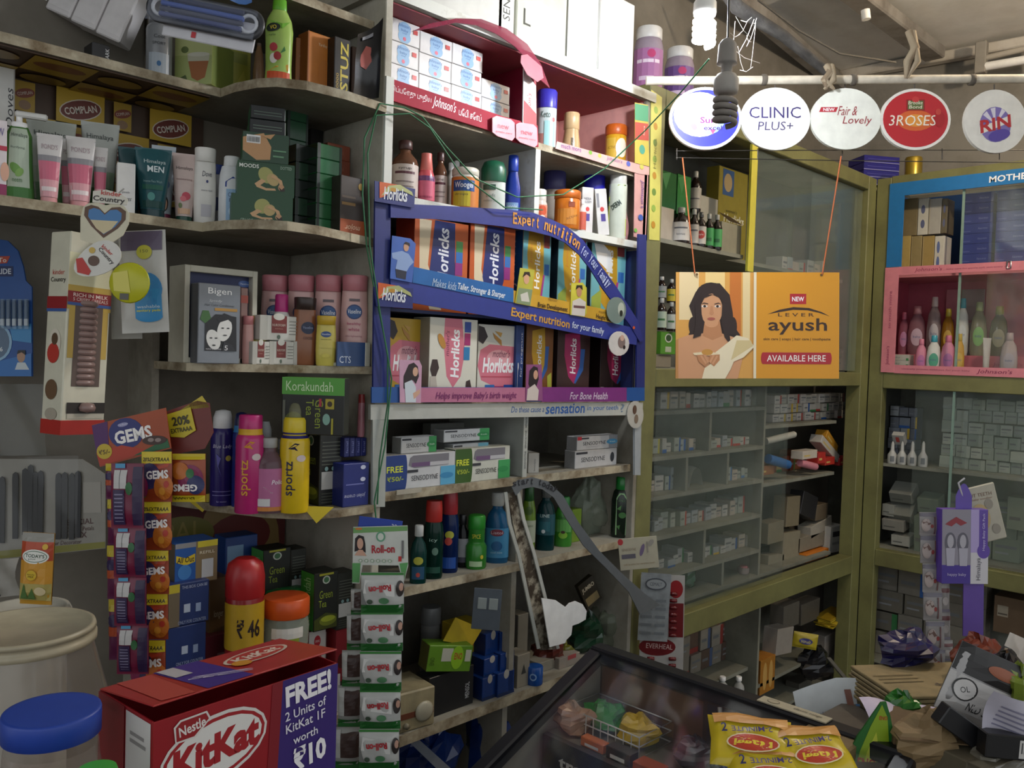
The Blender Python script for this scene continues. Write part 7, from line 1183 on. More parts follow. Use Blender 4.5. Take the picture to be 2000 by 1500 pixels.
lp = Pr(.06, kh, lambda x, y, e: (-e, -x+.03, y)); lp.go([('t', 'kinder', .5, .8, .6, .025, '#b8362c'), ('t', 'Country', .5, .76, .75, .03, '#2c2824', 0, 0, .01), ('r', 0, .62, 1, .68, '#8f1f24'), ('r', 0, .605, 1, .62, '#3a5a9a'), ('e', .5, .45, .3, .07, '#d8d0c0'), ('e', .45, .4, .3, .05, '#b8362c'), ('e', .5, .47, .16, .03, '#5a4430'), ('e', .45, .22, .3, .05, '#6a5038'), ('e', .5, .1, .3, .03, '#a8a090')]).build(body, 'side_print')
for k in range(14): MB().lathe([(.02, 0), (.0245, .003), (.0245, .008), (.02, .011)], M('#8f7670', r=.3), 16, T=Matrix.Translation((.046, .0135, kh*.245+k*.0118))).build('chocolate_roll', body)
MB().lathe([(.0, 0), (.014, .003), (.016, .01), (.012, .018), (0, .02)], M('#8f7670', r=.3), 14, T=Matrix.Translation((.05, -.004, kh*.11))).build('dispensed_roll', body)
tp = poly_cam('heart_topper', kd, (117, 850), [(140, 468), (138, 425), (142, 404), (152, 396), (168, 394), (186, 398), (205, 393), (222, 398), (232, 412), (232, 432), (222, 455), (205, 468), (180, 478)], DK_, '#cfc9b0', .002); tp.location.y = -.008
ht = lambda x, y, k: [(x+(q[0]-x)*k, y+(q[1]-y)*k) for q in [(185, 462), (160, 440), (145, 420), (146, 404), (158, 399), (172, 402), (185, 414), (198, 402), (214, 400), (226, 408), (226, 424), (212, 442)]]
c = CP_((117, 850), DK_); c.poly(ht(185, 428, 1), '#5a3a24'); c.poly(ht(185, 428, .8), '#3f78b0'); c.poly([(158, 428), (212, 428), (200, 444), (185, 454), (170, 444)], '#cdbf98'); o = c.build(tp)
tp2 = poly_cam('name_topper', kd, (117, 850), [(160, 372), (186, 368), (214, 374), (228, 384), (226, 396), (160, 394)], DK_, '#d6d2c4', .002); tp2.location.y = -.009
c = CP_((117, 850), DK_); c.t('kinder', 196, 375, 40, 9, '#b8362c', -4, 0, .02); c.t('Country', 192, 388, 62, 13, '#2c2420', -3, 0, .02); c.build(tp2)
eg = MB().prism([((187+44*cos(a)*(1-.18*sin(a))-117)*sK, (850-505+33*sin(a)+14*cos(a))*sK) for a in [2*pi*i/24 for i in range(24)]], .002, M('#d4d2ca', r=.35)).build('egg_label', kd); eg.location.y = -.03
c = CP_((117, 850), DK_); c.t('kinder', 205, 488, 26, 7, '#b8362c', -40, 0, .02); c.t('Country', 203, 500, 40, 10, '#2c2420', -45, 0, .02); c.e(180, 510, 11, 10, '#5a4030'); c.e(176, 490, 6, 6, '#c8a84a'); c.poly([(146, 508), (158, 505), (176, 530), (172, 538), (150, 534)], '#b82a20'); c.build(eg)
ds = MB().lathe([(0, 0), (.036, .0), (.038, .002), (.036, .004), (0, .004)], M('#b9b820', r=.3), 26, T=Matrix.Translation(((254-117)*sK, 0, (850-549)*sK)) @ Matrix.Rotation(pi/2, 4, 'X')).build('yellow_disc_label', kd); ds.location.y = -.035
c = CP_((117, 850), DK_); c.poly([(222, 532), (250, 526), (258, 568), (226, 566)], '#cfc75a'); c.r(238, 570, 255, 582, '#55524a'); c.build(ds).location.y = -.0045; 
MB().tube([((180-117)*sK, .01, (850-400)*sK), ((184-117)*sK, .03, (850-372)*sK), ((186-117)*sK, .06, (850-350)*sK)], .0015, M('#8a8a86'), 5).build('hanging_string', kd)
# hanging pouches beside it
hpz = campose('hanging_pouch', Cd(285, 650, 1.66), 'white clear-topped pouch with blue oval panel hanging under the shelf', 'pouch', tilt=.04)
s_ = 1.66/FPX; o, mp = pillow('pouch', 92*s_, 200*s_, .018, '#b9b8b2', hpz, seed=8); Pr(92*s_, 200*s_, mp).go([('r', .06, .8, .94, .99, '#5d5268'), ('e', .62, .42, .3, .16, '#2f7fb8'), ('r', .34, .14, .9, .42, '#2f86bc'), ('e', .62, .15, .28, .05, '#2f86bc'), ('t', 'washable', .62, .25, .48, .03, '#c8d8e0'), ('t', 'sanitary pads', .62, .21, .5, .03, '#c8c83a', 0, 0, .02), ('e', .58, .78, .16, .07, '#b8b434'), ('t', '150', .58, .79, .16, .03, '#5a5a24')]).build(hpz)
h2 = campose('hanging_pouch', Cd(248, 662, 1.70), 'clear wrinkled pouch tucked behind the blue oval pouch', 'pouch', tilt=.02); s_ = 1.70/FPX; pillow('pouch', 60*s_, 200*s_, .015, glassy('#a9a8a0', .55, .15, 12), h2, seed=9)
# ---- sweet sachets hung as strips
def strip(name, label, x0, x1, ys, dp, col, pr, group=None, T=.012, tilt=0, cat='sachet strip', pr2=None, flat_crimp=.1):
    """a vertical chain of sealed sachets; ys = photo rows of the seams"""
    s = dp/FPX; cx = (x0[0]+x0[1])/2; root = campose(name, Cd(cx, ys[-1], dp), label, cat, group, tilt)
    for i in range(len(ys)-1):
        f = (i+.5)/(len(ys)-1); mx = ((x0[0]+x0[1])*(1-f)+(x1[0]+x1[1])*f)/2; W = ((x0[1]-x0[0])*(1-f)+(x1[1]-x1[0])*f)*s; Hh = (ys[i+1]-ys[i])*s
        o, mp = pillow('sachet', W, Hh, T, col, root, crimp=flat_crimp, seed=i*7+int(cx)); off = Vector(((mx-cx)*s, (i % 2)*.004, (ys[-1]-ys[i+1])*s)); o.location = off
        Pr(W, Hh, mp).go(pr if not pr2 or i % 2 == 0 else pr2).build(o)
    return root
GEM = [('r', 0, .77, 1, 1, '#c8b31e'), ('t', '20%EXTRAAA', .5, .85, .88, .08, '#3a3214', 0, 0, .02), ('e', .3, .52, .36, .26, '#2a2450'), ('e', .75, .3, .3, .26, '#b5651e'), ('p', [(.05, .77), (.95, .77), (.9, .7), (.5, .64), (.1, .7)], '#a83a1e'), ('e', .1, .3, .16, .2, '#7a1a4a'), ('t', 'GEMS', .56, .55, .72, .17, '#e8e4e0', 4, 0, .035), ('p', [(.0, .22), (.3, .3), (.15, .1), (0, .06)], '#2a6a34'), ('e', .72, .22, .1, .08, '#c8862a'), ('e', .86, .36, .08, .07, '#a8301e')]
GBK = [('r', .1, .06, .46, .6, '#2c1c44'), ('r', .7, .05, .98, .95, '#2a1a3e'), ('r', .12, .62, .52, .9, '#b8b6b4'), ('r', .3, .62, .32, .9, '#5a585a'), ('e', .6, .62, .1, .1, '#1f5a2c'), ('r', .15, .93, .45, 1.0, '#4a90b8')]+[('r', .16, .1+i*.06, .42, .12+i*.06, '#7a7490') for i in range(8)]
strip('sachet_strip', 'strip of orange and red sweet sachets with yellow seams', (280, 338), (258, 322), [882, 980, 1075, 1160, 1250, 1345], 1.50, '#8f3a1c', GEM)
strip('sachet_strip', 'strip of purple sachet backs with barcodes', (216, 280), (228, 290), [905, 1032, 1128, 1222, 1318], 1.46, '#6a1436', GBK)
strip('sachet_strip', 'strip of purple and yellow sachets half hidden behind the barcoded strip', (207, 232), (212, 240), [905, 975, 1065, 1170, 1290], 1.50, '#5a1a44', [('r', 0, .8, 1, 1, '#b8a51e'), ('r', 0, .4, 1, .55, '#a8441e'), ('e', .4, .65, .4, .1, '#2a1c4a')])
DG = 1.52; gcd = campose('sweet_header_card', Cd(265, 905, DG), 'orange and purple header card with bold white GEMS lettering', 'card', tilt=.06); sG = DG/FPX
poly_cam('card', gcd, (265, 905), [(184, 825), (330, 800), (336, 880), (195, 908)], DG, '#9a431c', .002)
c = CP_((265, 905), DG); c.poly([(184, 826), (215, 820), (215, 868), (190, 880)], '#4a1a5a'); c.e(250, 845, 34, 30, '#232a6a'); c.poly([(190, 880), (240, 868), (290, 880), (260, 892), (195, 906)], '#a8341c'); c.poly([(262, 890), (330, 860), (334, 878), (300, 884)], '#1f5a34'); c.e(245, 828, 10, 4, '#8a8ab0', 10); c.t('Cadbury', 245, 828, 20, 5, '#c8c8d8', 8, .2); c.t('GEMS', 264, 849, 74, 26, '#e8e4e0', 8, 0, .035); c.e(206, 878, 15, 15, '#b9a02a'); c.t('₹5/-', 206, 879, 22, 9, '#4a3214', 4, 0, .02); c.e(305, 862, 24, 9, '#3a2018'); c.e(298, 861, 6, 4, '#8a7a74'); c.e(312, 862, 6, 4, '#8a7a74'); c.build(gcd)
g2 = campose('sweet_header_card', Cd(365, 880, DG+.03), 'brown header card with yellow 20 percent extra flag', 'card', tilt=.1)
poly_cam('card', g2, (365, 880), [(332, 800), (395, 785), (418, 792), (420, 850), (400, 880), (336, 885)], DG+.03, '#6a241c', .002); poly_cam('yellow_corner', g2, (365, 880), [(360, 800), (405, 776), (418, 800), (392, 800)], DG+.025, '#b8a52a', .001)
fl2 = poly_cam('yellow_flag', g2, (365, 880), [(332, 806), (382, 796), (388, 842), (364, 854), (338, 850)], DG+.02, '#c2b024', .001); fl2.location.y = -.004
c = CP_((365, 880), DG+.02); c.t('20%', 361, 820, 34, 18, '#33301a', 4, 0, .03); c.t('EXTRAAA', 361, 838, 42, 9, '#33301a', 4, 0, .02); q = c.build(g2); q.location.y = -.005
g3 = campose('loose_sweet_sachet', Cd(368, 980, DG), 'single sweet sachet hanging upside down with yellow seams', 'sachet'); s_ = DG/FPX
o, mp = pillow('sachet', 68*s_, 94*s_, .014, '#93401c', g3, seed=77); Pr(68*s_, 94*s_, mp).go([('r', 0, .88, 1, 1, '#c2ae22'), ('r', 0, 0, 1, .14, '#c2ae22'), ('e', .6, .5, .36, .28, '#7a1f4a'), ('e', .75, .36, .24, .2, '#232a5a'), ('e', .3, .65, .26, .18, '#b5651e'), ('t', 'GEMS', .46, .3, .7, .15, '#e4e0dc', 180, 0, .035), ('t', 'EXTRAAA', .4, .07, .6, .07, '#3a3214', 180, 0, .02), ('e', .6, .6, .12, .1, '#2a6a3a')]).build(g3)
# ---- roll-on sachet strips on the green string
DR = 1.72; rc_ = campose('roll_on_card', Cd(742, 1120, DR), 'white and green header card with a dark-haired woman above sachets', 'card', tilt=-.01)
poly_cam('card', rc_, (742, 1120), [(689, 1030), (795, 1026), (797, 1105), (788, 1140), (778, 1104), (708, 1104), (702, 1140), (688, 1140)], DR, '#c4c8c0', .002)
c = CP_((742, 1120), DR); c.poly([(689, 1031), (795, 1027), (795, 1036), (689, 1042)], '#6a9a5a'); c.poly([(688, 1100), (704, 1100), (702, 1138), (688, 1138)], '#5a9a5a'); c.poly([(780, 1100), (797, 1098), (788, 1138)], '#5a9a5a'); c.poly([(692, 1078), (693, 1052), (700, 1045), (710, 1048), (713, 1062), (714, 1080), (708, 1076), (698, 1076)], '#1c1416'); c.e(703, 1062, 6, 11, '#c49a84'); c.poly([(692, 1085), (700, 1074), (708, 1074), (716, 1086)], '#c49a84'); c.e(743, 1048, 9, 10, '#5f9a7a'); c.e(743, 1048, 6, 7, '#c8d0c4'); c.t('Roll-on', 748, 1072, 45, 16, '#a82430', 2, 0, .03); c.r(778, 1086, 784, 1096, '#b82a2a'); c.r(784, 1055, 788, 1090, '#6a6a6a'); c.e(700, 1033, 7, 2, '#c8702a')
for k in range(6): c.e(704+k*11.5, 1095, 3.4, 3.4, '#7a9a78'); c.e(704+k*11.5, 1095, 2.4, 2.4, '#c4c8c0')
c.build(rc_)
ROL = [('r', 0, 0, 1, .22, '#1c5a24'), ('r', 0, .94, 1, 1, '#3a7a3a'), ('p', [(.06, .5), (.8, .42), (.8, .72), (.1, .84)], '#cfd0cc'), ('t', 'Roll-on', .46, .62, .52, .17, '#a8242e', 186, 0, .035), ('e', .92, .62, .09, .2, '#241c1a'), ('e', .95, .66, .05, .1, '#b08a78'), ('e', .55, .32, .12, .08, '#4a7a54'), ('e', .22, .3, .07, .06, '#3a4a3c'), ('p', [(.0, .2), (.14, .22), (.0, .6)], '#7a7d7a')]
strip('sachet_strip', 'front strip of white and green roll-on sachets', (706, 790), (700, 776), [1118, 1196, 1272, 1348, 1424, 1502, 1580], DR-.03, '#b0b2ae', ROL, T=.02, flat_crimp=.08)
strip('sachet_strip', 'rear strip of green and silver sachets hanging behind the front one', (690, 712), (638, 700), [1150, 1200, 1270, 1340, 1420, 1500, 1570], DR+.02, '#8f918c', [('r', 0, 0, 1, .2, '#1c5a24'), ('r', .3, .3, 1, .9, '#3a2a26'), ('r', .0, .3, .3, .95, '#a8aaa6')], T=.018)
sg = campose('blue_sachet_card', Cd(742, 1030, DR+.01), 'blue sachet tucked behind the roll-on header card', 'sachet', tilt=-.12); MB().box(-.045, .045, 0, .003, -.01, .018, M('#23409a', r=.3), .001).build('card', sg); cpr(sg, .09, .02).go([('t', '30', .82, .3, .12, .4, '#d8dce8')]).build(sg)
# ---- green string
GS_ = M('#2f6f48', r=.5)
tag(MB().tube([Cd(560, 998, 2.0) if False else F(737, 985, 1.66), F(741, 900, 1.655), F(757, 790, 1.655), F(757, 690, 1.655), F(743, 620, 1.655), F(730, 560, 1.655), F(716, 480, 1.655), F(708, 380, 1.655), F(712, 270, 1.655), F(742, 202, 1.655), F(790, 210, 1.645), F(825, 228, 1.64), F(870, 285, 1.64), F(930, 350, 1.64), F(1010, 385, 1.64), F(1100, 380, 1.64), F(1180, 330, 1.62), F(1260, 255, 1.5), Cd(1330, 180, 2.2), Cd(1385, 115, 2.12)], .0019, GS_, 6).build('green_string'), 'thin green string looped from the bulb across the shelf unit', 'string')
tag(MB().tube([F(735, 1020, 1.65), F(731, 980, 1.652), F(752, 870, 1.65), F(765, 740, 1.65), F(742, 610, 1.648), F(722, 480, 1.65), F(718, 300, 1.65), F(735, 225, 1.65), F(800, 222, 1.64), F(840, 250, 1.636), F(900, 340, 1.636), F(985, 405, 1.636), F(1060, 410, 1.636)], .0019, GS_, 6).build('green_string'), 'second green string holding the roll-on card', 'string')
# ---- fallen arch of the display
ar = empty('display_arch', (0, 0, 0), 0, 'fallen grey display arch with curved lettered band and white cut-out', 'display'); YR = 1.60
b_o = [(1000, 952), (1012, 938), (1040, 932), (1070, 940), (1100, 968), (1130, 1020), (1170, 1075), (1215, 1120), (1260, 1160), (1290, 1182)]; b_i = [(1250, 1200), (1228, 1156), (1186, 1112), (1140, 1066), (1108, 1016), (1082, 972), (1060, 956), (1040, 951), (1020, 955), (1008, 968)]
flat('curved_band', ar, b_o+b_i, YR, '#5f6468', .003)
p = PM(YR-.0005); along(p, 'start today', [(1000, 945), (1030, 939), (1055, 942), (1080, 954), (1086, 960)], .018, '#22242a', YR, .02); p.build(ar, 'arch_lettering')
for a, b, w_, col in (((985, 962), (1050, 1268), .012, '#a9aca6'), ((1008, 952), (1088, 1268), .012, '#b4b6b0')):
    pts = [(a[0]+(b[0]-a[0])*k/5+(9*sin(pi*k/5) if a[0] < 1000 else 6*sin(pi*k/5))*-1*(k < 2), a[1]+(b[1]-a[1])*k/5) for k in range(6)]; L_ = [F(x, y, YR+.01) for x, y in pts]
    MB().add([v+Vector((dx, dy, 0)) for v in L_ for dx, dy in ((0, 0), (w_, 0), (w_, .004), (0, .004))], [[i*4+j, i*4+(j+1) % 4, i*4+4+(j+1) % 4, i*4+4+j] for i in range(5) for j in range(4)]+[[0, 1, 2, 3], [20, 21, 22, 23]], M(col, r=.4)).build('channel_side', ar)
L1 = [F(990+(1055-990)*k/6, 965+(1270-965)*k/6, YR+.016) for k in range(7)]; L2 = [F(1012+(1085-1012)*k/6, 958+(1268-958)*k/6, YR+.016) for k in range(7)]
MB().add([v for pr_ in zip(L1, L2) for v in pr_]+[v+Vector((0, .003, 0)) for pr_ in zip(L1, L2) for v in pr_], [[2*i, 2*i+1, 2*i+3, 2*i+2] for i in range(6)]+[[14+2*i, 14+2*i+2, 14+2*i+3, 14+2*i+1] for i in range(6)], grime('#a39c8a', '#3a2f22', .8, 25, .4, .55)).build('channel_back', ar)
flat('white_cutout', ar, [(1058, 1168), (1085, 1172), (1105, 1186), (1112, 1178), (1124, 1174), (1138, 1180), (1146, 1194), (1144, 1210), (1130, 1218), (1118, 1222), (1116, 1240), (1106, 1250), (1104, 1256), (1074, 1264)], YR-.01, M('#eef0f0', r=.25), .003)
# ---- small hanging cards and pill strips by the cabinet post
DB = dep(F(1250, 1080, 1.61)); tcd = campose('toothbrush_ad_card', Cd(1212, 1115, DB), 'small cream card with brush pictures fixed on the olive post', 'card', tilt=.09); sB = DB/FPX
MB().box(0, 76*sB, 0, .002, 0, 62*sB, M('#aaa48f', r=.5), .0008).build('card', tcd); cpr(tcd, 76*sB, 62*sB).go([('e', .52+.02, .2, 0.001, .001, '#888')]).build(tcd).location = (38*sB, 0, 0)
q = Pr(76*sB, 62*sB, lambda x, y, e: (x+38*sB, -e-.0003, y)); q.go([('e', .06, .9, .07, .1, '#a82a2e'), ('t', 'SENSODYNE', .26, .64, .36, .08, '#7a6a5a'), ('r', .06, .36, .42, .5, '#5a5660'), ('e', .6, .6, .05, .2, '#6a5a78', -20), ('r', .72, .5, .76, .85, '#8a8478'), ('e', .84, .8, .06, .12, '#8f8a80', -40), ('t', 'soft bristles for sensitive teeth', .5, .18, .8, .06, '#8a7a5c')]).build(tcd)
DPp = dep(F(1290, 1230, 1.62)); bs = campose('pill_strip', Cd(1290, 1318, DPp), 'red and white foil pill strip hanging on the olive post', 'blister pack', tilt=-.02); sP = DPp/FPX
MB().box(-42*sP, 44*sP, 0, .0015, 0, 195*sP, M('#a9a6a2', r=.3), .0005).build('foil', bs); q = Pr(86*sP, 195*sP, lambda x, y, e: (x+sP, -e, y)); q.go([('e', .4, .28, .42, .09, '#6a1a1e'), ('t', 'EVERHEAL', .45, .285, .6, .05, '#c8b0aa', -3), ('r', .65, .38, .98, .72, '#6a1a1e'), ('e', .8, .86, .16, .09, '#8a1c20')]).build(bs)
for i in range(7): MB().lathe([(0, -.013), (.006, -.012), (.0068, 0), (.006, .012), (0, .013)], M('#5f1518', r=.2), 8, T=Matrix.Translation((22*sP, -.003, (78+i*13.5)*sP)) @ Matrix.Rotation(pi/2, 4, 'Y')).build('capsule', bs)
for i in range(2):
    for j in range(3): MB().lathe([(0, -.013), (.006, -.012), (.0068, 0), (.006, .012), (0, .013)], M('#5f1518', r=.2), 8, T=Matrix.Translation(((-20+i*42)*sP, -.003, (6+j*13)*sP)) @ Matrix.Rotation(pi/2, 4, 'Y')).build('capsule', bs)
b2_ = campose('pill_strip', Cd(1275, 1252, DPp-.02), 'silver printed foil pill strip overlapping the red one', 'blister pack', tilt=-.06); MB().sheet(lambda u, v: ((-30+u*58)*sP, .004*sin(5*v)*u, v*132*sP), 4, 6, M('#8f9496', r=.3, n=.15)).build('foil', b2_)
q = Pr(58*sP, 132*sP, lambda x, y, e: (x-sP, -e-.004, y)); q.go([('e', .5, .84, .36, .09, '#4a4e54'), ('e', .5, .84, .31, .07, '#8f9496'), ('t', 'CEMALT', .5, .84, .4, .05, '#4a4e54')]+[('r', .08+(i % 2)*.45, .1+(i//2)*.12, .42+(i % 2)*.45, .14+(i//2)*.12, '#6f7478') for i in range(10)]).build(b2_)
# ================================================================ hanging goods beside the corner cabinet
DH = 2.05; sH = DH/FPX
hg = campose('baby_gift_pack', Cd(1883, 1140, DH), 'purple and grey baby gift pack hanging on a strap', 'package', tilt=-.01)
MB().box(-44*sH, 46*sH, 0, .03, 0, 145*sH, M('#5a3f9a', r=.35), .001).build('box', hg); q = Pr(90*sH, 145*sH, lambda x, y, e: (x+sH, -e, y))
q.go([('r', 0, .25, .62, 1, '#8a8590'), ('r', 0, 0, .62, .25, '#3f2a86'), ('p', [(.62, 1), (.8, 1), (.8, 0), (.62, 0)], '#a898c8'), ('r', .62, 0, 1, .42, '#c4c0c4'), ('e', .9, .44, .14, .1, '#5a3f9a'), ('p', [(.06, .8), (.2, .86), (.3, .9), (.42, .86), (.54, .82), (.4, .78), (.3, .82), (.2, .77)], '#8a2a34'), ('e', .18, .55, .12, .14, '#5a5762'), ('e', .18, .57, .07, .09, '#a8a4ac'), ('e', .45, .55, .12, .14, '#5a5762'), ('e', .45, .57, .07, .09, '#a8a4ac'), ('p', [(.08, .48), (.28, .48), (.26, .24), (.1, .24)], '#a8a4b0'), ('p', [(.36, .48), (.56, .48), (.54, .24), (.38, .24)], '#a8a4b0'), ('t', 'happy baby', .32, .12, .4, .05, '#b8b0d0'), ('t', 'Himalaya', .8, .2, .3, .12, '#4a4650', 90), ('t', 'Happy Baby Gift Pack', .9, .7, .5, .07, '#c8bce0', 90)]).build(hg)
MB().box(.005, 44*sH, .012, .015, -105*sH, 0, M('#5a3f92', r=.4)).build('strap_tail', hg); MB().sheet(lambda u, v: ((-14+u*32)*sH, .01, (145+v*50*(.5+.5*sin(pi*u)))*sH), 8, 3, M('#5d47a0', r=.4)).build('handle_flap', hg); MB().tube([(0, .012, 170*sH), (-.012, .008, 196*sH), (.004, .01, 205*sH)], .0022, M('#b8b4b8', r=.5), 6).build('ribbon', hg)
pc = campose('pacifier_card', Cd(1935, 1058, DH+.06), 'cream baby teether card tilted behind the gift pack', 'card', tilt=.24); s_ = (DH+.06)/FPX
MB().box(-34*s_, 34*s_, 0, .006, 0, 112*s_, M('#b0aa98', r=.45), .003).build('card', pc); q = Pr(68*s_, 112*s_, lambda x, y, e: (x, -e, y)); q.go([('e', .4, .45, .26, .24, '#b8a070'), ('t', 'PUT TEETH', .5, .84, .7, .06, '#6a4a3a', -4), ('t', 'baby soother', .55, .76, .6, .05, '#8a6a5a', -4), ('e', .4, .4, .1, .08, '#2f6a3a'), ('e', .7, .65, .12, .09, '#8f887a'), ('e', .75, .2, .12, .09, '#8f887a')]).build(pc)
TS = [('r', 0, .82, 1, .96, '#6a6670'), ('r', .72, .05, .78, .8, '#6a4a4a'), ('e', .3, .45, .24, .28, '#a89a94'), ('p', [(.1, .6), (.35, .7), (.55, .5), (.4, .45), (.3, .58), (.15, .5)], '#6a5048'), ('e', .6, .4, .08, .08, '#8a3a38')]
strip('sachet_strip', 'pale grey sachet strip hanging beside the purple gift pack', (1794, 1832), (1812, 1848), [1000, 1045, 1100, 1156, 1212, 1268, 1312], 2.08, '#8f8a88', TS, T=.008)
strip('sachet_strip', 'narrow pale sachet strip against the gift pack', (1832, 1846), (1836, 1862), [1030, 1085, 1140, 1195, 1250, 1290], 2.10, '#97928f', [('r', 0, .7, 1, .85, '#6a4040'), ('r', 0, 0, 1, .1, '#7a7480'), ('e', .5, .4, .3, .15, '#b0a8a4')], T=.008)
# ================================================================ foreground: jars, chocolate box
CZT = .62
ct_ = empty('front_counter', (0, 0, 0), 0, 'low wooden counter carrying the sweet jars and chocolate box', 'counter'); MB().box(-.35, .83, .35, 1.45, CZT-.03, CZT, grime('#5a4c3c', '#3d3328', .6, 6), .003).build('counter_top', ct_)
for x, y in ((-.3, .4), (.78, .4), (-.3, 1.4), (.78, 1.4)): MB().box(x-.03, x+.03, y-.03, y+.03, -.12, CZT-.03, M('#4a3c2e', r=.7)).build('leg', ct_)
DJ = 1.14; P = Cd(48, 1222, DJ); Rj = 126*DJ/FPX
bj = empty('sweet_jar', (P.x, P.y, CZT), 0, 'large clear plastic jar with wide translucent lid', 'jar'); hj = P.z-CZT
MB().lathe([(Rj*.9, 0), (Rj*1.25, .02), (Rj*1.42, hj*.35), (Rj*1.4, hj*.6), (Rj*1.18, hj*.8), (Rj*.97, hj-.03), (Rj*.95, hj-.022)], glassy('#a89a8c', .16, .1, 13), 44, caps=False).build('body', bj)
MB().lathe([(Rj*.95, hj-.024), (Rj*1.02, hj-.022), (Rj*1.02, hj-.014), (Rj, hj-.013), (Rj, hj-.006), (Rj*1.01, hj-.006), (Rj*.99, hj), (Rj*.93, hj), (Rj*.92, hj-.004), (0, hj-.004)], M('#a59c84', r=.4, n=.08), 48).build('lid', bj)
MB().lathe([(0, .004), (Rj*.85, .004), (Rj*1.15, .02), (Rj*1.22, hj*.3), (Rj*1.1, hj*.45), (0, hj*.5)], M('#8a4a38', r=.6, n=.4, sc=60, b=.8), 30).build('sweets', bj)['kind'] = 'stuff'
DL = .86; P = Cd(102, 1386, DL); Rl = 88*DL/FPX; hl = P.z-CZT
lj = empty('sweet_jar', (P.x, P.y, CZT), 0, 'clear ribbed jar with bright blue screw lid', 'jar'); lj.rotation_euler = (0, 0, 0)
def rib(u, v):
    a = 2*pi*u; prof = [(.9, 0), (1.2, .06), (1.32, .4), (1.3, .6), (1.15, .8), (.97, .9), (.95, .93)]; k = v*(len(prof)-1); i = min(int(k), len(prof)-2); f = k-i; r = prof[i][0]*(1-f)+prof[i+1][0]*f; z = prof[i][1]*(1-f)+prof[i+1][1]*f
    r *= Rl*(1+.012*cos(18*a)*(1 if z < .85 else 0)); return (r*cos(a), r*sin(a), z*hl)
MB().sheet(rib, 72, 14, glassy('#9a8a80', .22, .08, 14)).build('body', lj)
MB().lathe([(Rl*.96, hl-.025), (Rl*1.0, hl-.0245), (Rl*1.0, hl-.002), (Rl*.985, hl), (Rl*.9, hl), (0, hl)], M('#1f3f9a', r=.45), 44).build('lid', lj)
MB().lathe([(0, .004), (Rl*.85, .004), (Rl*1.15, .03), (Rl*1.25, hl*.5), (Rl*1.1, hl*.66), (0, hl*.7)], M('#4f2f28', r=.6, n=.5, sc=50, b=.9), 30).build('sweets', lj)['kind'] = 'stuff'
P = Cd(190, 1500, .80); o = bottle('small_jar', 'small jar with green lid at the bottom edge', (165, 215, 1488, 1600), P.y, CZT, JAR, '#7a7a70', JARC, capcol='#3fa03c', cat='jar', mat=glassy('#8a8a80', .3, .1, 15)) if False else None
gj = empty('small_jar', (P.x, P.y, CZT), 0, 'small jar with green lid peeking in at the bottom', 'jar'); hg_ = P.z-CZT; MB().lathe([(.016, 0), (.018, .01), (.018, hg_*.85)], glassy('#8a8a80', .3, .1, 15), 20).build('body', gj); MB().lathe([(.018, hg_*.85), (.0185, hg_*.86), (.0185, hg_*.99), (.017, hg_)], M('#3fa03c', r=.4), 20).build('lid', gj)
wj = empty('white_tub', (0, 0, 0), 0, 'white lidded tub standing behind the large jar', 'tub'); P = Cd(52, 1186, 1.45); wj.location = (P.x, P.y, CZT); hw = P.z-CZT; MB().lathe([(.06, 0), (.065, .02), (.062, hw*.9)], M('#a8a498', r=.5), 28).build('body', wj); MB().lathe([(.068, hw*.88), (.07, hw*.89), (.07, hw*.98), (.066, hw), (.058, hw), (.056, hw*.985), (0, hw*.985)], M('#b8b5a8', r=.5), 28).build('lid', wj)
td_ = campose('spice_sachet', Cd(70, 1180, 1.43), 'orange and yellow printed sachet standing on the white tub', 'sachet', tilt=-.05); s_ = 1.43/FPX; o, mp = pillow('sachet', 62*s_, 140*s_, .016, '#b8882c', td_, seed=61)
Pr(62*s_, 140*s_, mp).go([('r', 0, .88, 1, 1, '#8f8d86'), ('r', 0, .62, 1, .88, '#a8401e'), ('r', 0, .3, 1, .62, '#c08a28'), ('r', 0, .06, 1, .3, '#a89a58'), ('e', .5, .68, .42, .1, '#d8d8d0'), ('e', .5, .68, .37, .08, '#4a6a50'), ('e', .5, .68, .35, .07, '#d8d8d0'), ('t', "TODAY'S", .5, .69, .6, .05, '#24402c', -2, 0, .02), ('t', 'plus', .42, .645, .22, .03, '#24402c'), ('e', .42, .42, .18, .08, '#a87a1c'), ('e', .42, .42, .16, .07, '#c8a82a'), ('t', 'family', .42, .43, .24, .025, '#4a3a14'), ('t', 'MIX', .42, .4, .18, .03, '#4a3a14'), ('p', [(.05, .08), (.2, .3), (.3, .1), (.45, .24), (.55, .08)], '#4a6a34'), ('e', .7, .2, .18, .06, '#c8b890'), ('e', .8, .82, .08, .04, '#c8a02a')]).build(td_)
wp = campose('white_wall_bag', Cd(0, 1165, 1.7), 'white printed bag hanging low on the wall beside the spice sachet', 'bag'); MB().sheet(lambda u, v: ((-60+u*95)*1.7/FPX, .01*sin(8*u+5*v), (v*75)*1.7/FPX), 8, 6, M('#97938a', r=.5)).build('film', wp); cpr(wp, .06, .06).go([('t', 'a2', .4, .2, .5, .3, '#2a2a30', 0, 0, .03)]).build(wp).location.y = -.012
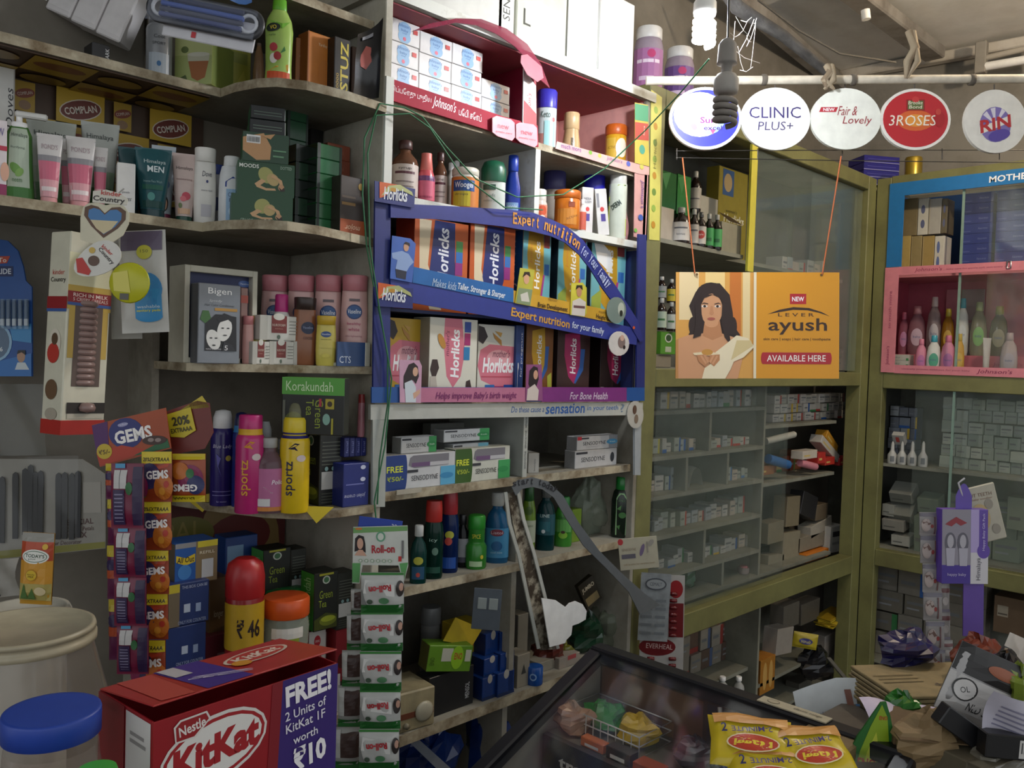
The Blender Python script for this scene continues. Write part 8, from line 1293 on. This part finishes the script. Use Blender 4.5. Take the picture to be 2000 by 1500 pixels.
# chocolate counter box
P0 = Cd(300, 1412, .86); kb = empty('chocolate_box', (P0.x, P0.y, CZT), .09, 'open red and purple chocolate bar display box', 'box'); zk = P0.z-CZT; LW, LD = .235, .12
RED = M('#8f1620', r=.35)
for nm, a in (('front_wall', (0, LW, 0, .0025, 0, zk)), ('back_wall', (0, LW, LD-.0025, LD, 0, zk)), ('side_wall', (0, .0025, .0025, LD-.0025, 0, zk)), ('side_wall', (LW-.0025, LW, .0025, LD-.0025, 0, zk)), ('base', (0, LW, 0, LD, 0, .002))): MB().box(*a, RED, .0006).build(nm, kb)
q = Pr(LW, zk, lambda x, y, e: (x+LW/2, -e, y)); t_ = zk
def ky(v): return 1-v*.1/zk     # v in units of 10 cm below the rim
q.go([('p', [(.56, 0), (.62, .6), (.66, 1), (1, 1), (1, 0)], '#33206a'), ('p', [(.5, 0), (.56, .6), (.6, 1), (.66, 1), (.62, .6), (.56, 0)], '#7a1420'),
      ('e', .3, ky(.5), .275, .038/zk, '#d0ccc8', 8), ('e', .3, ky(.5), .262, .034/zk, '#9a1a22', 8), ('e', .3, ky(.5), .245, .030/zk, '#d6d4d0', 8), ('t', 'KitKat', .31, ky(.5), .44, .034/zk, '#9a1a22', 6, .1, .05),
      ('p', [(.09, ky(.12)), (.12, ky(.06)), (.25, ky(.05)), (.27, ky(.14)), (.2, ky(.3)), (.1, ky(.3))], '#d0ccc8'), ('p', [(.1, ky(.13)), (.125, ky(.08)), (.245, ky(.07)), (.26, ky(.14)), (.19, ky(.28)), (.105, ky(.28))], '#8f1a20'), ('t', 'Nestle', .18, ky(.17), .13, .011/zk, '#d8d4d0', 8, 0, .02),
      ('t', 'FREE!', .815, ky(.18), .28, .026/zk, '#e4e2e6', 4, 0, .04), ('t', '2 Units of', .8, ky(.42), .25, .011/zk, '#d8d6e0', 4, 0, .01), ('t', 'KitKat 1F', .8, ky(.57), .24, .011/zk, '#d8d6e0', 4, 0, .01), ('t', 'worth', .8, ky(.74), .15, .010/zk, '#d8d6e0', 4, 0, .01), ('t', '₹10', .83, ky(.98), .2, .028/zk, '#e4e2e6', 4, 0, .04)]).build(kb)
q = Pr(LD, zk, lambda x, y, e: (-e, LD/2-x, y)); q.go([('r', .52, .0, .96, ky(.03), '#c8c4c0'), ('r', .6, ky(.26), .85, ky(.22), '#8a8684'), ('r', .6, ky(.34), .88, ky(.3), '#8a8684'), ('r', .03, ky(.22), .15, ky(.02), '#b8b4ac'), ('e', .09, ky(.12), .04, .004/zk, '#3a6a34'), ('r', 0, ky(1), .5, ky(.0), '#80141c')]).build(kb, 'side_print')
lid = empty('lid', (0, LD, zk)); lid.parent = kb; lid.rotation_euler = (-.13, .0, 0)
MB().box(0, LW, -LD, 0, 0, .002, M('#a02a26', r=.35), .0006).build('flap', lid); q = Pr(LW, LD, lambda x, y, e: (x+LW/2, y-LD, .002+e)); q.go([('r', .26, 0, .5, 1, '#3c2a80'), ('p', [(.05, .05), (.2, .0), (.24, .95), (.08, 1)], '#b0443a'), ('e', .72, .62, .2, .2, '#c8b8a8', 10), ('e', .72, .62, .18, .17, '#b03a30', 10), ('t', 'KitKat', .72, .62, .28, .18, '#d8c8b8', 8, .1, .03), ('r', .27, .6, .36, .98, '#b8b4b8'), ('t', '₹10', .42, .3, .1, .3, '#d0c8e0', 60, 0, .02), ('e', .58, .45, .05, .1, '#c88a2a')]).build(lid)
for k in range(5): MB().box(.012+k*.042, .048+k*.042, .012, LD-.015, .003, zk*.75, M(['#8a1a20', '#7a1418'][k % 2], r=.25), .003).build('chocolate_bar', kb)
# ================================================================ showcase with slanted glass
K0 = Vector((1.521, 1.2, .811)); sh = empty('counter_showcase', (0, 0, 0), 0, 'black framed slant-top glass showcase on the counter', 'showcase'); BK = M('#14151a', r=.35)
YN = .52; KX = (K0.x, 1.17); KZ = (.822, .668); KXf, KZf = .86, .53
def barp(nm, A, B, w, h, par, m): o = bar(nm, A, B, w, h, m, None, None, 'x'); del o['kind']; o.parent = par; return o
barp('top_rail', (1.53, 1.22, .82), (1.53, YN, .82), .04, .034, sh, BK); barp('slant_rail', (1.53, 1.205, .82), (KXf, 1.205, KZf), .034, .034, sh, BK); barp('slant_rail', (1.53, YN, .82), (KXf, YN, KZf), .034, .034, sh, BK); barp('front_rail', (KXf, 1.22, KZf), (KXf, YN, KZf), .03, .03, sh, BK)
MB().box(1.535, 1.55, YN, 1.22, .08, .81, M('#3a2a20', r=.5)).build('back_panel', sh); MB().prism([(KXf, .08), (1.54, .08), (1.54, .805), (KXf, .515)], .012, M('#77736a', r=.6), lambda x, y, z: (x, 1.205+y, z)).build('end_panel', sh); MB().prism([(KXf, .08), (1.54, .08), (1.54, .805), (KXf, .515)], .012, M('#77736a', r=.6), lambda x, y, z: (x, YN-.006+y, z)).build('end_panel', sh)
MB().box(KXf, 1.54, YN, 1.21, .06, .08, M('#2a2622', r=.6)).build('floor_panel', sh); MB().box(KXf, KXf+.012, YN, 1.21, .08, .52, BK).build('front_panel', sh)
MB().box(1.34, 1.53, YN, 1.2, .68, .69, M('#5a554c', r=.5)).build('inner_shelf', sh)
MB().prism([(KXf+.01, .545), (1.52, .832), (1.52, .828), (KXf+.01, .541)], .64, glassy('#8a9098', .02, .06, 16), lambda x, y, z: (x, .54+y, z)).build('slanted_pane', sh)
bw = PX(1.535); bw.go([('r', -.705-.0, .56, -.705, .56, '#5a3a28')]) if False else None
q = Pr(1, 1, lambda x, y, e: (1.535-e, -(x+.5), y)); q.go([('p', [(-1.2, .58), (-.93, .58), (-.93, .79), (-1.2, .79)], '#5f4330'), ('p', [(-1.18, .67), (-1.0, .67), (-1.0, .72), (-1.18, .72)], '#7a5a3c'), ('t', 'SKINZ', -1.1, .695, .1, .03, '#a8906a'), ('p', [(-1.2, .655), (-.93, .655), (-.93, .66), (-1.2, .66)], '#3a261a'), ('p', [(-.92, .58), (-.55, .58), (-.55, .79), (-.92, .79)], '#26222a')]).build(sh, 'back_print')
MB().box(1.515, 1.545, .66, .80, .838, .841, M('#a39c86', r=.5), .0005).build('name_plate', sh); q = Pr(.14, .03, lambda x, y, e: (1.515+y, .73-x, .841+e)); q.go([('e', .2, .5, .09, .3, '#5a564a'), ('e', .2, .5, .08, .24, '#a39c86'), ('t', 'classic range', .7, .5, .4, .4, '#5a564a')]).build(sh, 'plate_lettering')
MB().box(1.325, 1.34, YN+.01, 1.19, .58, .697, M('#1c1a1c', r=.5)).build('shelf_front', sh); q = Pr(.3, .1, lambda x, y, e: (1.325-e, 1.0-x, .59+y)); q.go([('t', 'treat yourself', .5, .6, .95, .34, '#a8a49c', 0, 0, .03)]).build(sh, 'shelf_lettering')
for k in range(7):
    carton('sweet_pack', 'small sweet pack on the showcase shelf, %s from the far end' % ordn[k], None, None, None, .022+.008*(k % 3), ['#a8582a', '#2a2a2e', '#8a3a24', '#3a3a40', '#b5662a', '#2c2c34', '#8a3024'][k], [('r', .2, .2, .8, .5, '#b8b4ac')], loc=(1.365, 1.08-k*.07, .6905), size=(.06, .02+.006*(k % 2)), rz=-pi/2, group='small packs on the showcase shelf')
bk = empty('wire_basket', (1.45, 1.09, .6905), 0, 'small wire basket with sweets inside the showcase', 'basket'); WB = M('#c8c6be', m=.4, r=.4)
for z in (.001, .025, .045): MB().tube([(-.055, -.1, z), (.06, -.1, z), (.06, .1, z), (-.055, .1, z)], .0016, WB, 5, True).build('wire', bk)
for k in range(11): MB().tube([(-.055, -.1+k*.02, 0), (-.055, -.1+k*.02, .045)], .0013, WB, 5).build('wire', bk)
for i, (x, y, col, lb) in enumerate(((1.46, 1.13, '#2f7a32', 'green foil packet in the showcase basket'), (1.46, 1.04, '#b8982a', 'yellow foil packet in the showcase basket'), (1.40, 1.17, '#8a6a54', 'brown and white wrapper near the showcase corner'), (1.46, .90, '#33333a', 'dark packet lying in the showcase'), (1.44, .78, '#24386a', 'navy blue packet lying in the showcase'))): crumple('foil_packet', (x, y, .691), (.04, .045, .03), col, lb, 'packet', seed=70+i, n=12)
for k in range(3): tag(MB().tube([(1.515, .88-k*.04, .80), (1.505, .87-k*.04, .76), (1.49, .85-k*.035, .72), (1.47, .83-k*.035, .697)], .005, M('#9a9890', r=.5), 7).build('white_strap'), 'curled white strap hanging in the showcase, %s' % ['first', 'second', 'third'][k], 'strap')
# ================================================================ sales counter on the far side, with its clutter
ZT = .80
cn = empty('sales_counter', (0, 0, 0), 0, 'cluttered sales counter beside the showcase', 'counter'); ctp = [H(x, y, ZT) for x, y in ((1560, 1418), (1660, 1365), (1705, 1330), (2030, 1290), (2060, 1560), (1500, 1560))]
o = MB().prism([(v.x, v.y) for v in ctp], .03, grime('#4a4238', '#332c24', .6, 5), lambda x, y, z: (x, z, ZT-y)).build('counter_top', cn)
ce = sum(((v-ctp[0]) for v in ctp), Vector())/6+ctp[0]; MB().prism([((v.x-ce.x)*.9+ce.x, (v.y-ce.y)*.9+ce.y) for v in ctp], ZT+.09, M('#3a332a', r=.7), lambda x, y, z: (x, z, ZT-.03-y)).build('counter_body', cn)
def lay(px, py, z, rz, tilt=(0, 0)): P = H(px, py, z); return P, (tilt[0], tilt[1], rz)
def noodle(px, py, z, lb, rz, tl=0):
    P = H(px, py, z); o = empty('noodle_packet', P, rz, lb, 'packet', 'yellow noodle packets'); W, D_ = .135, .10
    def fn(u, v, sgn):
        x = (u-.5)*2; y = (v-.5)*2; e = max(0, 1-abs(x)**4)*max(0, 1-abs(y)**3); return ((u-.5)*W*(1+.06*abs(y)), (v-.5)*D_*(1+.05*sin(6*u)), .002+sgn*.019*e**.5+.019+.002*sin(12*u)*cos(9*v))
    mb = MB(); mb.sheet(lambda u, v: fn(u, v, 1), 20, 18, M('#c2ab24', r=.25)); mb.sheet(lambda u, v: fn(1-u, v, -1), 12, 10, M('#b89a2a', r=.25)); mb.build('wrapper', o)
    Pr(W, D_, lambda x, y, e: Vector(fn(x/W+.5, y/D_, 1))+Vector((0, 0, e+.0034))).go([('r', .05, .72, .95, .98, '#c08a44'), ('e', .5, .34, .32, .17, '#d8c8a0'), ('e', .5, .34, .3, .15, '#b0361c'), ('t', 'Maggi', .5, .34, .46, .16, '#d8c030', 180, .15, .03), ('t', '2-MINUTE', .5, .6, .5, .1, '#3a2a6a', 184, 0, .01), ('t', '2', .16, .6, .07, .16, '#2a2a5a', 0, 0, .02)]).build(o)
    o.rotation_euler = (.5+tl, .0, rz); return o
noodle(1465, 1466, ZT+.03, 'yellow noodle packet leaning on the showcase rail', -.95); noodle(1578, 1488, ZT+.02, 'yellow noodle packet beside the green antacid card', -.6); noodle(1500, 1528, ZT+.0, 'yellow noodle packet cut off at the bottom edge', -.85)
nb = MB().box(-.06, .06, -.05, .05, 0, .03, M('#6a5838', r=.6), .004).build('brown_packet'); tag(nb, 'brown packet propping up the noodle packets', 'packet'); nb.location = H(1600, 1480, ZT)
en = campose('antacid_card', Cd(1715, 1520, 1.50), 'green antacid sachet dispenser card shaped like a flame', 'card', tilt=-.06); sE = 1.50/FPX
poly_cam('card', en, (1715, 1520), [(1655, 1520), (1660, 1465), (1670, 1440), (1680, 1425), (1695, 1400), (1712, 1372), (1722, 1370), (1732, 1398), (1740, 1430), (1745, 1460), (1775, 1470), (1800, 1462), (1815, 1500), (1820, 1520)], 1.50, '#1f5f22', .004)
c = CP_((1715, 1520), 1.50); c.poly([(1668, 1520), (1676, 1470), (1694, 1420), (1714, 1376), (1726, 1400), (1732, 1450), (1722, 1520)], '#7f9a1e'); c.poly([(1680, 1520), (1690, 1470), (1706, 1430), (1714, 1470), (1710, 1520)], '#b0b83a'); c.t('ENO', 1690, 1492, 36, 20, '#a02a1e', -3, 0, .03); c.t('ENO', 1718, 1402, 16, 8, '#a02a1e', 0, 0, .02); c.r(1758, 1466, 1782, 1484, '#9aa094'); c.e(1745, 1500, 9, 9, '#4a8a2c'); c.build(en)
cg = crumple('green_foil', H(1760, 1430, ZT), (.05, .04, .04), '#2a6a26', 'green glossy wrapper behind the antacid card', 'wrapper', seed=81)
MB_ = lambda: None
bc2 = campose('paper_bag', Cd(1660, 1440, 1.72), 'pale blue and white printed paper sheet propped behind the noodles', 'paper', tilt=.12); s_ = 1.72/FPX
MB().sheet(lambda u, v: ((-92+u*190)*s_, .02*sin(3*u)+.03*v, v*100*s_*(1-.2*abs(u-.5))), 8, 5, M('#d4dade', r=.5)).build('sheet', bc2); q = Pr(150*s_, 95*s_, lambda x, y, e: (x-17*s_, .02*sin(3*(x/(150*s_)+.5))+.03*y/(95*s_)-.004-e, y*.92)); q.go([('r', .7, .05, .78, .9, '#7a4a3a'), ('r', .8, .05, .98, .6, '#3a6a9a'), ('t', 'general stores', .36, .45, .5, .1, '#3a4a78', 2, .1), ('r', .1, .2, .6, .24, '#6a7a98')]).build(bc2)
np_ = empty('newspaper_pile', H(1802, 1388, ZT), 0, 'folded yellowed newspapers stacked on the counter', 'newspapers'); np_.rotation_euler = (0, 0, -.62)
for k in range(7): MB().box(-.125+k*.002, .125-(k % 3)*.004, -.085, .085-(k % 2)*.004, .012+k*.008, .0185+k*.008, M(['#857552', '#7a6b4a', '#8f7f5c'][k % 3], r=.8, n=.12), .0015).build('newspaper', np_)
MB().box(-.12, .12, -.08, .08, 0, .012, M('#5f5238', r=.8), .001).build('newspaper', np_); topf(.24, .16, .0).go([]) if False else None
q = Pr(.25, .17, lambda x, y, e: (x, y-.085, .0665+e)); q.go([('t', 'daily', .6, .3, .2, .12, '#4a4030', 0, 0, .01), ('r', .1, .6, .45, .64, '#6a5d40'), ('r', .1, .5, .45, .53, '#6a5d40'), ('r', .1, .4, .45, .43, '#6a5d40')]).build(np_)
sb = MB().sheet(lambda u, v: Vector(((u-.5)*.18, (v-.5)*.09, .006+.012*sin(3*u+2*v)+.004*sin(11*u))), 10, 6, M('#b8aec6', r=.5)).build('lilac_paper'); tag(sb, 'lilac paper slip lying before the newspapers', 'paper'); sb.location = H(1785, 1412, ZT+.04); sb.rotation_euler = (.4, 0, -.75)
crumple('navy_pouch', H(1770, 1318, ZT+.03)+Vector((0, 0, .03)), (.085, .05, .035), '#1c1a44', 'dark navy plastic pouch lying on the newspapers', 'pouch', seed=83)
for i, (px, py, w_, d_, h_, rz, col, lb) in enumerate(((1868, 1440, .13, .10, .035, -.5, '#6f5a3c', 'open brown cardboard box flap on the counter'), (1800, 1470, .14, .12, .06, -.9, '#5f4c32', 'brown cardboard box beside the green wrapper'), (1890, 1500, .16, .1, .05, -.3, '#57503f', 'dull brown wrapped parcel at the bottom edge'))):
    P = H(px, py, ZT); o = MB().box(-w_/2, w_/2, -d_/2, d_/2, 0, h_, M(col, r=.8, n=.1), .002).build('cardboard_box'); tag(o, lb, 'box'); o.location = P; o.rotation_euler = (0, 0, rz)
    MB().box(-w_/2, w_/2, -d_/2-.03, -d_/2, h_-.002, h_, M(col, r=.8)).build('flap', o)
DP2 = 1.50; po = campose('foil_product_pouch', Cd(1898, 1412, DP2), 'silver and black foil pouch with round emblem and fine print', 'pouch', tilt=-.42); s_ = DP2/FPX
o, mp = pillow('pouch', 165*s_, 140*s_, .03, M('#8f8d8c', r=.22, m=.3), po, seed=91); Pr(165*s_, 140*s_, mp).go([('r', 0, .6, 1, 1, '#1c1a1a'), ('r', 0, 0, 1, .58, '#b8b6b4'), ('e', .2, .4, .14, .16, '#2a2a2a'), ('e', .2, .4, .12, .14, '#c4c2c0'), ('t', 'OL', .2, .4, .1, .08, '#2a2a2a', 30), ('t', 'NLD STYL', .5, .2, .4, .12, '#3a3a3a', 0, 0, .01), ('e', .55, .8, .2, .08, '#8a4a2a')]+[('r', .62, .1+i*.055, .96, .12+i*.055, '#77757a') for i in range(8)]).build(po)
bl_ = campose('black_bar_pack', Cd(1905, 1440, 1.44), 'long black carton lying across the counter clutter', 'box', tilt=-.62); MB().box(-.065, .065, 0, .03, -.018, .018, M('#17171a', r=.35), .002).build('carton', bl_)
b3 = campose('black_bar_pack', Cd(1985, 1462, 1.40), 'black carton with white barcode panel at the picture edge', 'box', tilt=-.1); MB().box(-.05, .06, 0, .03, -.02, .02, M('#141416', r=.35), .002).build('carton', b3); q = Pr(.11, .04, lambda x, y, e: (x+.005, -e, y-.02)); q.go([('r', .5, .1, .9, .85, '#b8b6b2')]+[('r', .53+i*.04, .3, .55+i*.04, .75, '#3a3a3a') for i in range(8)]).build(b3)
ws = campose('white_receipt', Cd(1975, 1420, 1.42), 'crumpled white printed receipt over the foil pouch', 'paper', tilt=-.3); MB().sheet(lambda u, v: ((u-.5)*.09, .012*sin(5*u+3*v), (v-.3)*.07), 8, 6, M('#aca8b4', r=.5)).build('sheet', ws); q = Pr(.09, .07, lambda x, y, e: (x, .012*sin(5*(x/.09+.5)+3*y/.07)-e-.001, y-.021)); q.go([('r', .2, .2+i*.12, .75, .24+i*.12, '#77758a') for i in range(5)]).build(ws)
for i, (px, py, dp_, s3, col, lb) in enumerate(((1910, 1285, 1.75, (.06, .04, .04), '#6a2c1c', 'dark orange snack pouch behind the foil pouch'), (1962, 1310, 1.62, (.06, .04, .035), '#1d1b1e', 'black glossy pouch behind the foil pouch'), (1990, 1350, 1.5, (.03, .03, .04), '#6a7a2a', 'olive green wrapper at the picture edge'))):
    P = Cd(px, py, dp_); crumple('snack_pouch', P-Vector((0, 0, .03)), s3, col, lb, 'pouch', seed=95+i)
for i, (q4, lb) in enumerate((((1955, 1980, 1240, 1285), 'folded white leaflet standing by the brown box'), ((1975, 2010, 1255, 1300), 'white crumpled leaflet at the picture edge'))):
    P = Cd((q4[0]+q4[1])/2, q4[3], 1.9); o = campose('white_leaflet', P, lb, 'paper', tilt=-.4); s_ = 1.9/FPX; MB().sheet(lambda u, v: ((u-.5)*30*s_, .012*sin(4*u), v*48*s_), 6, 4, M('#d0c8be', r=.6)).build('sheet', o)
crumple('crumpled_paper_bag', H(1812, 1490, ZT), (.07, .05, .05), '#7d6848', 'crumpled brown paper bag beside the green wrapper', 'bag', seed=120, rough=.7)
crumple('plastic_bag', H(1945, 1505, ZT), (.1, .05, .035), '#6f6b60', 'wrinkled grey plastic bag at the bottom corner', 'bag', seed=121, rough=.3)
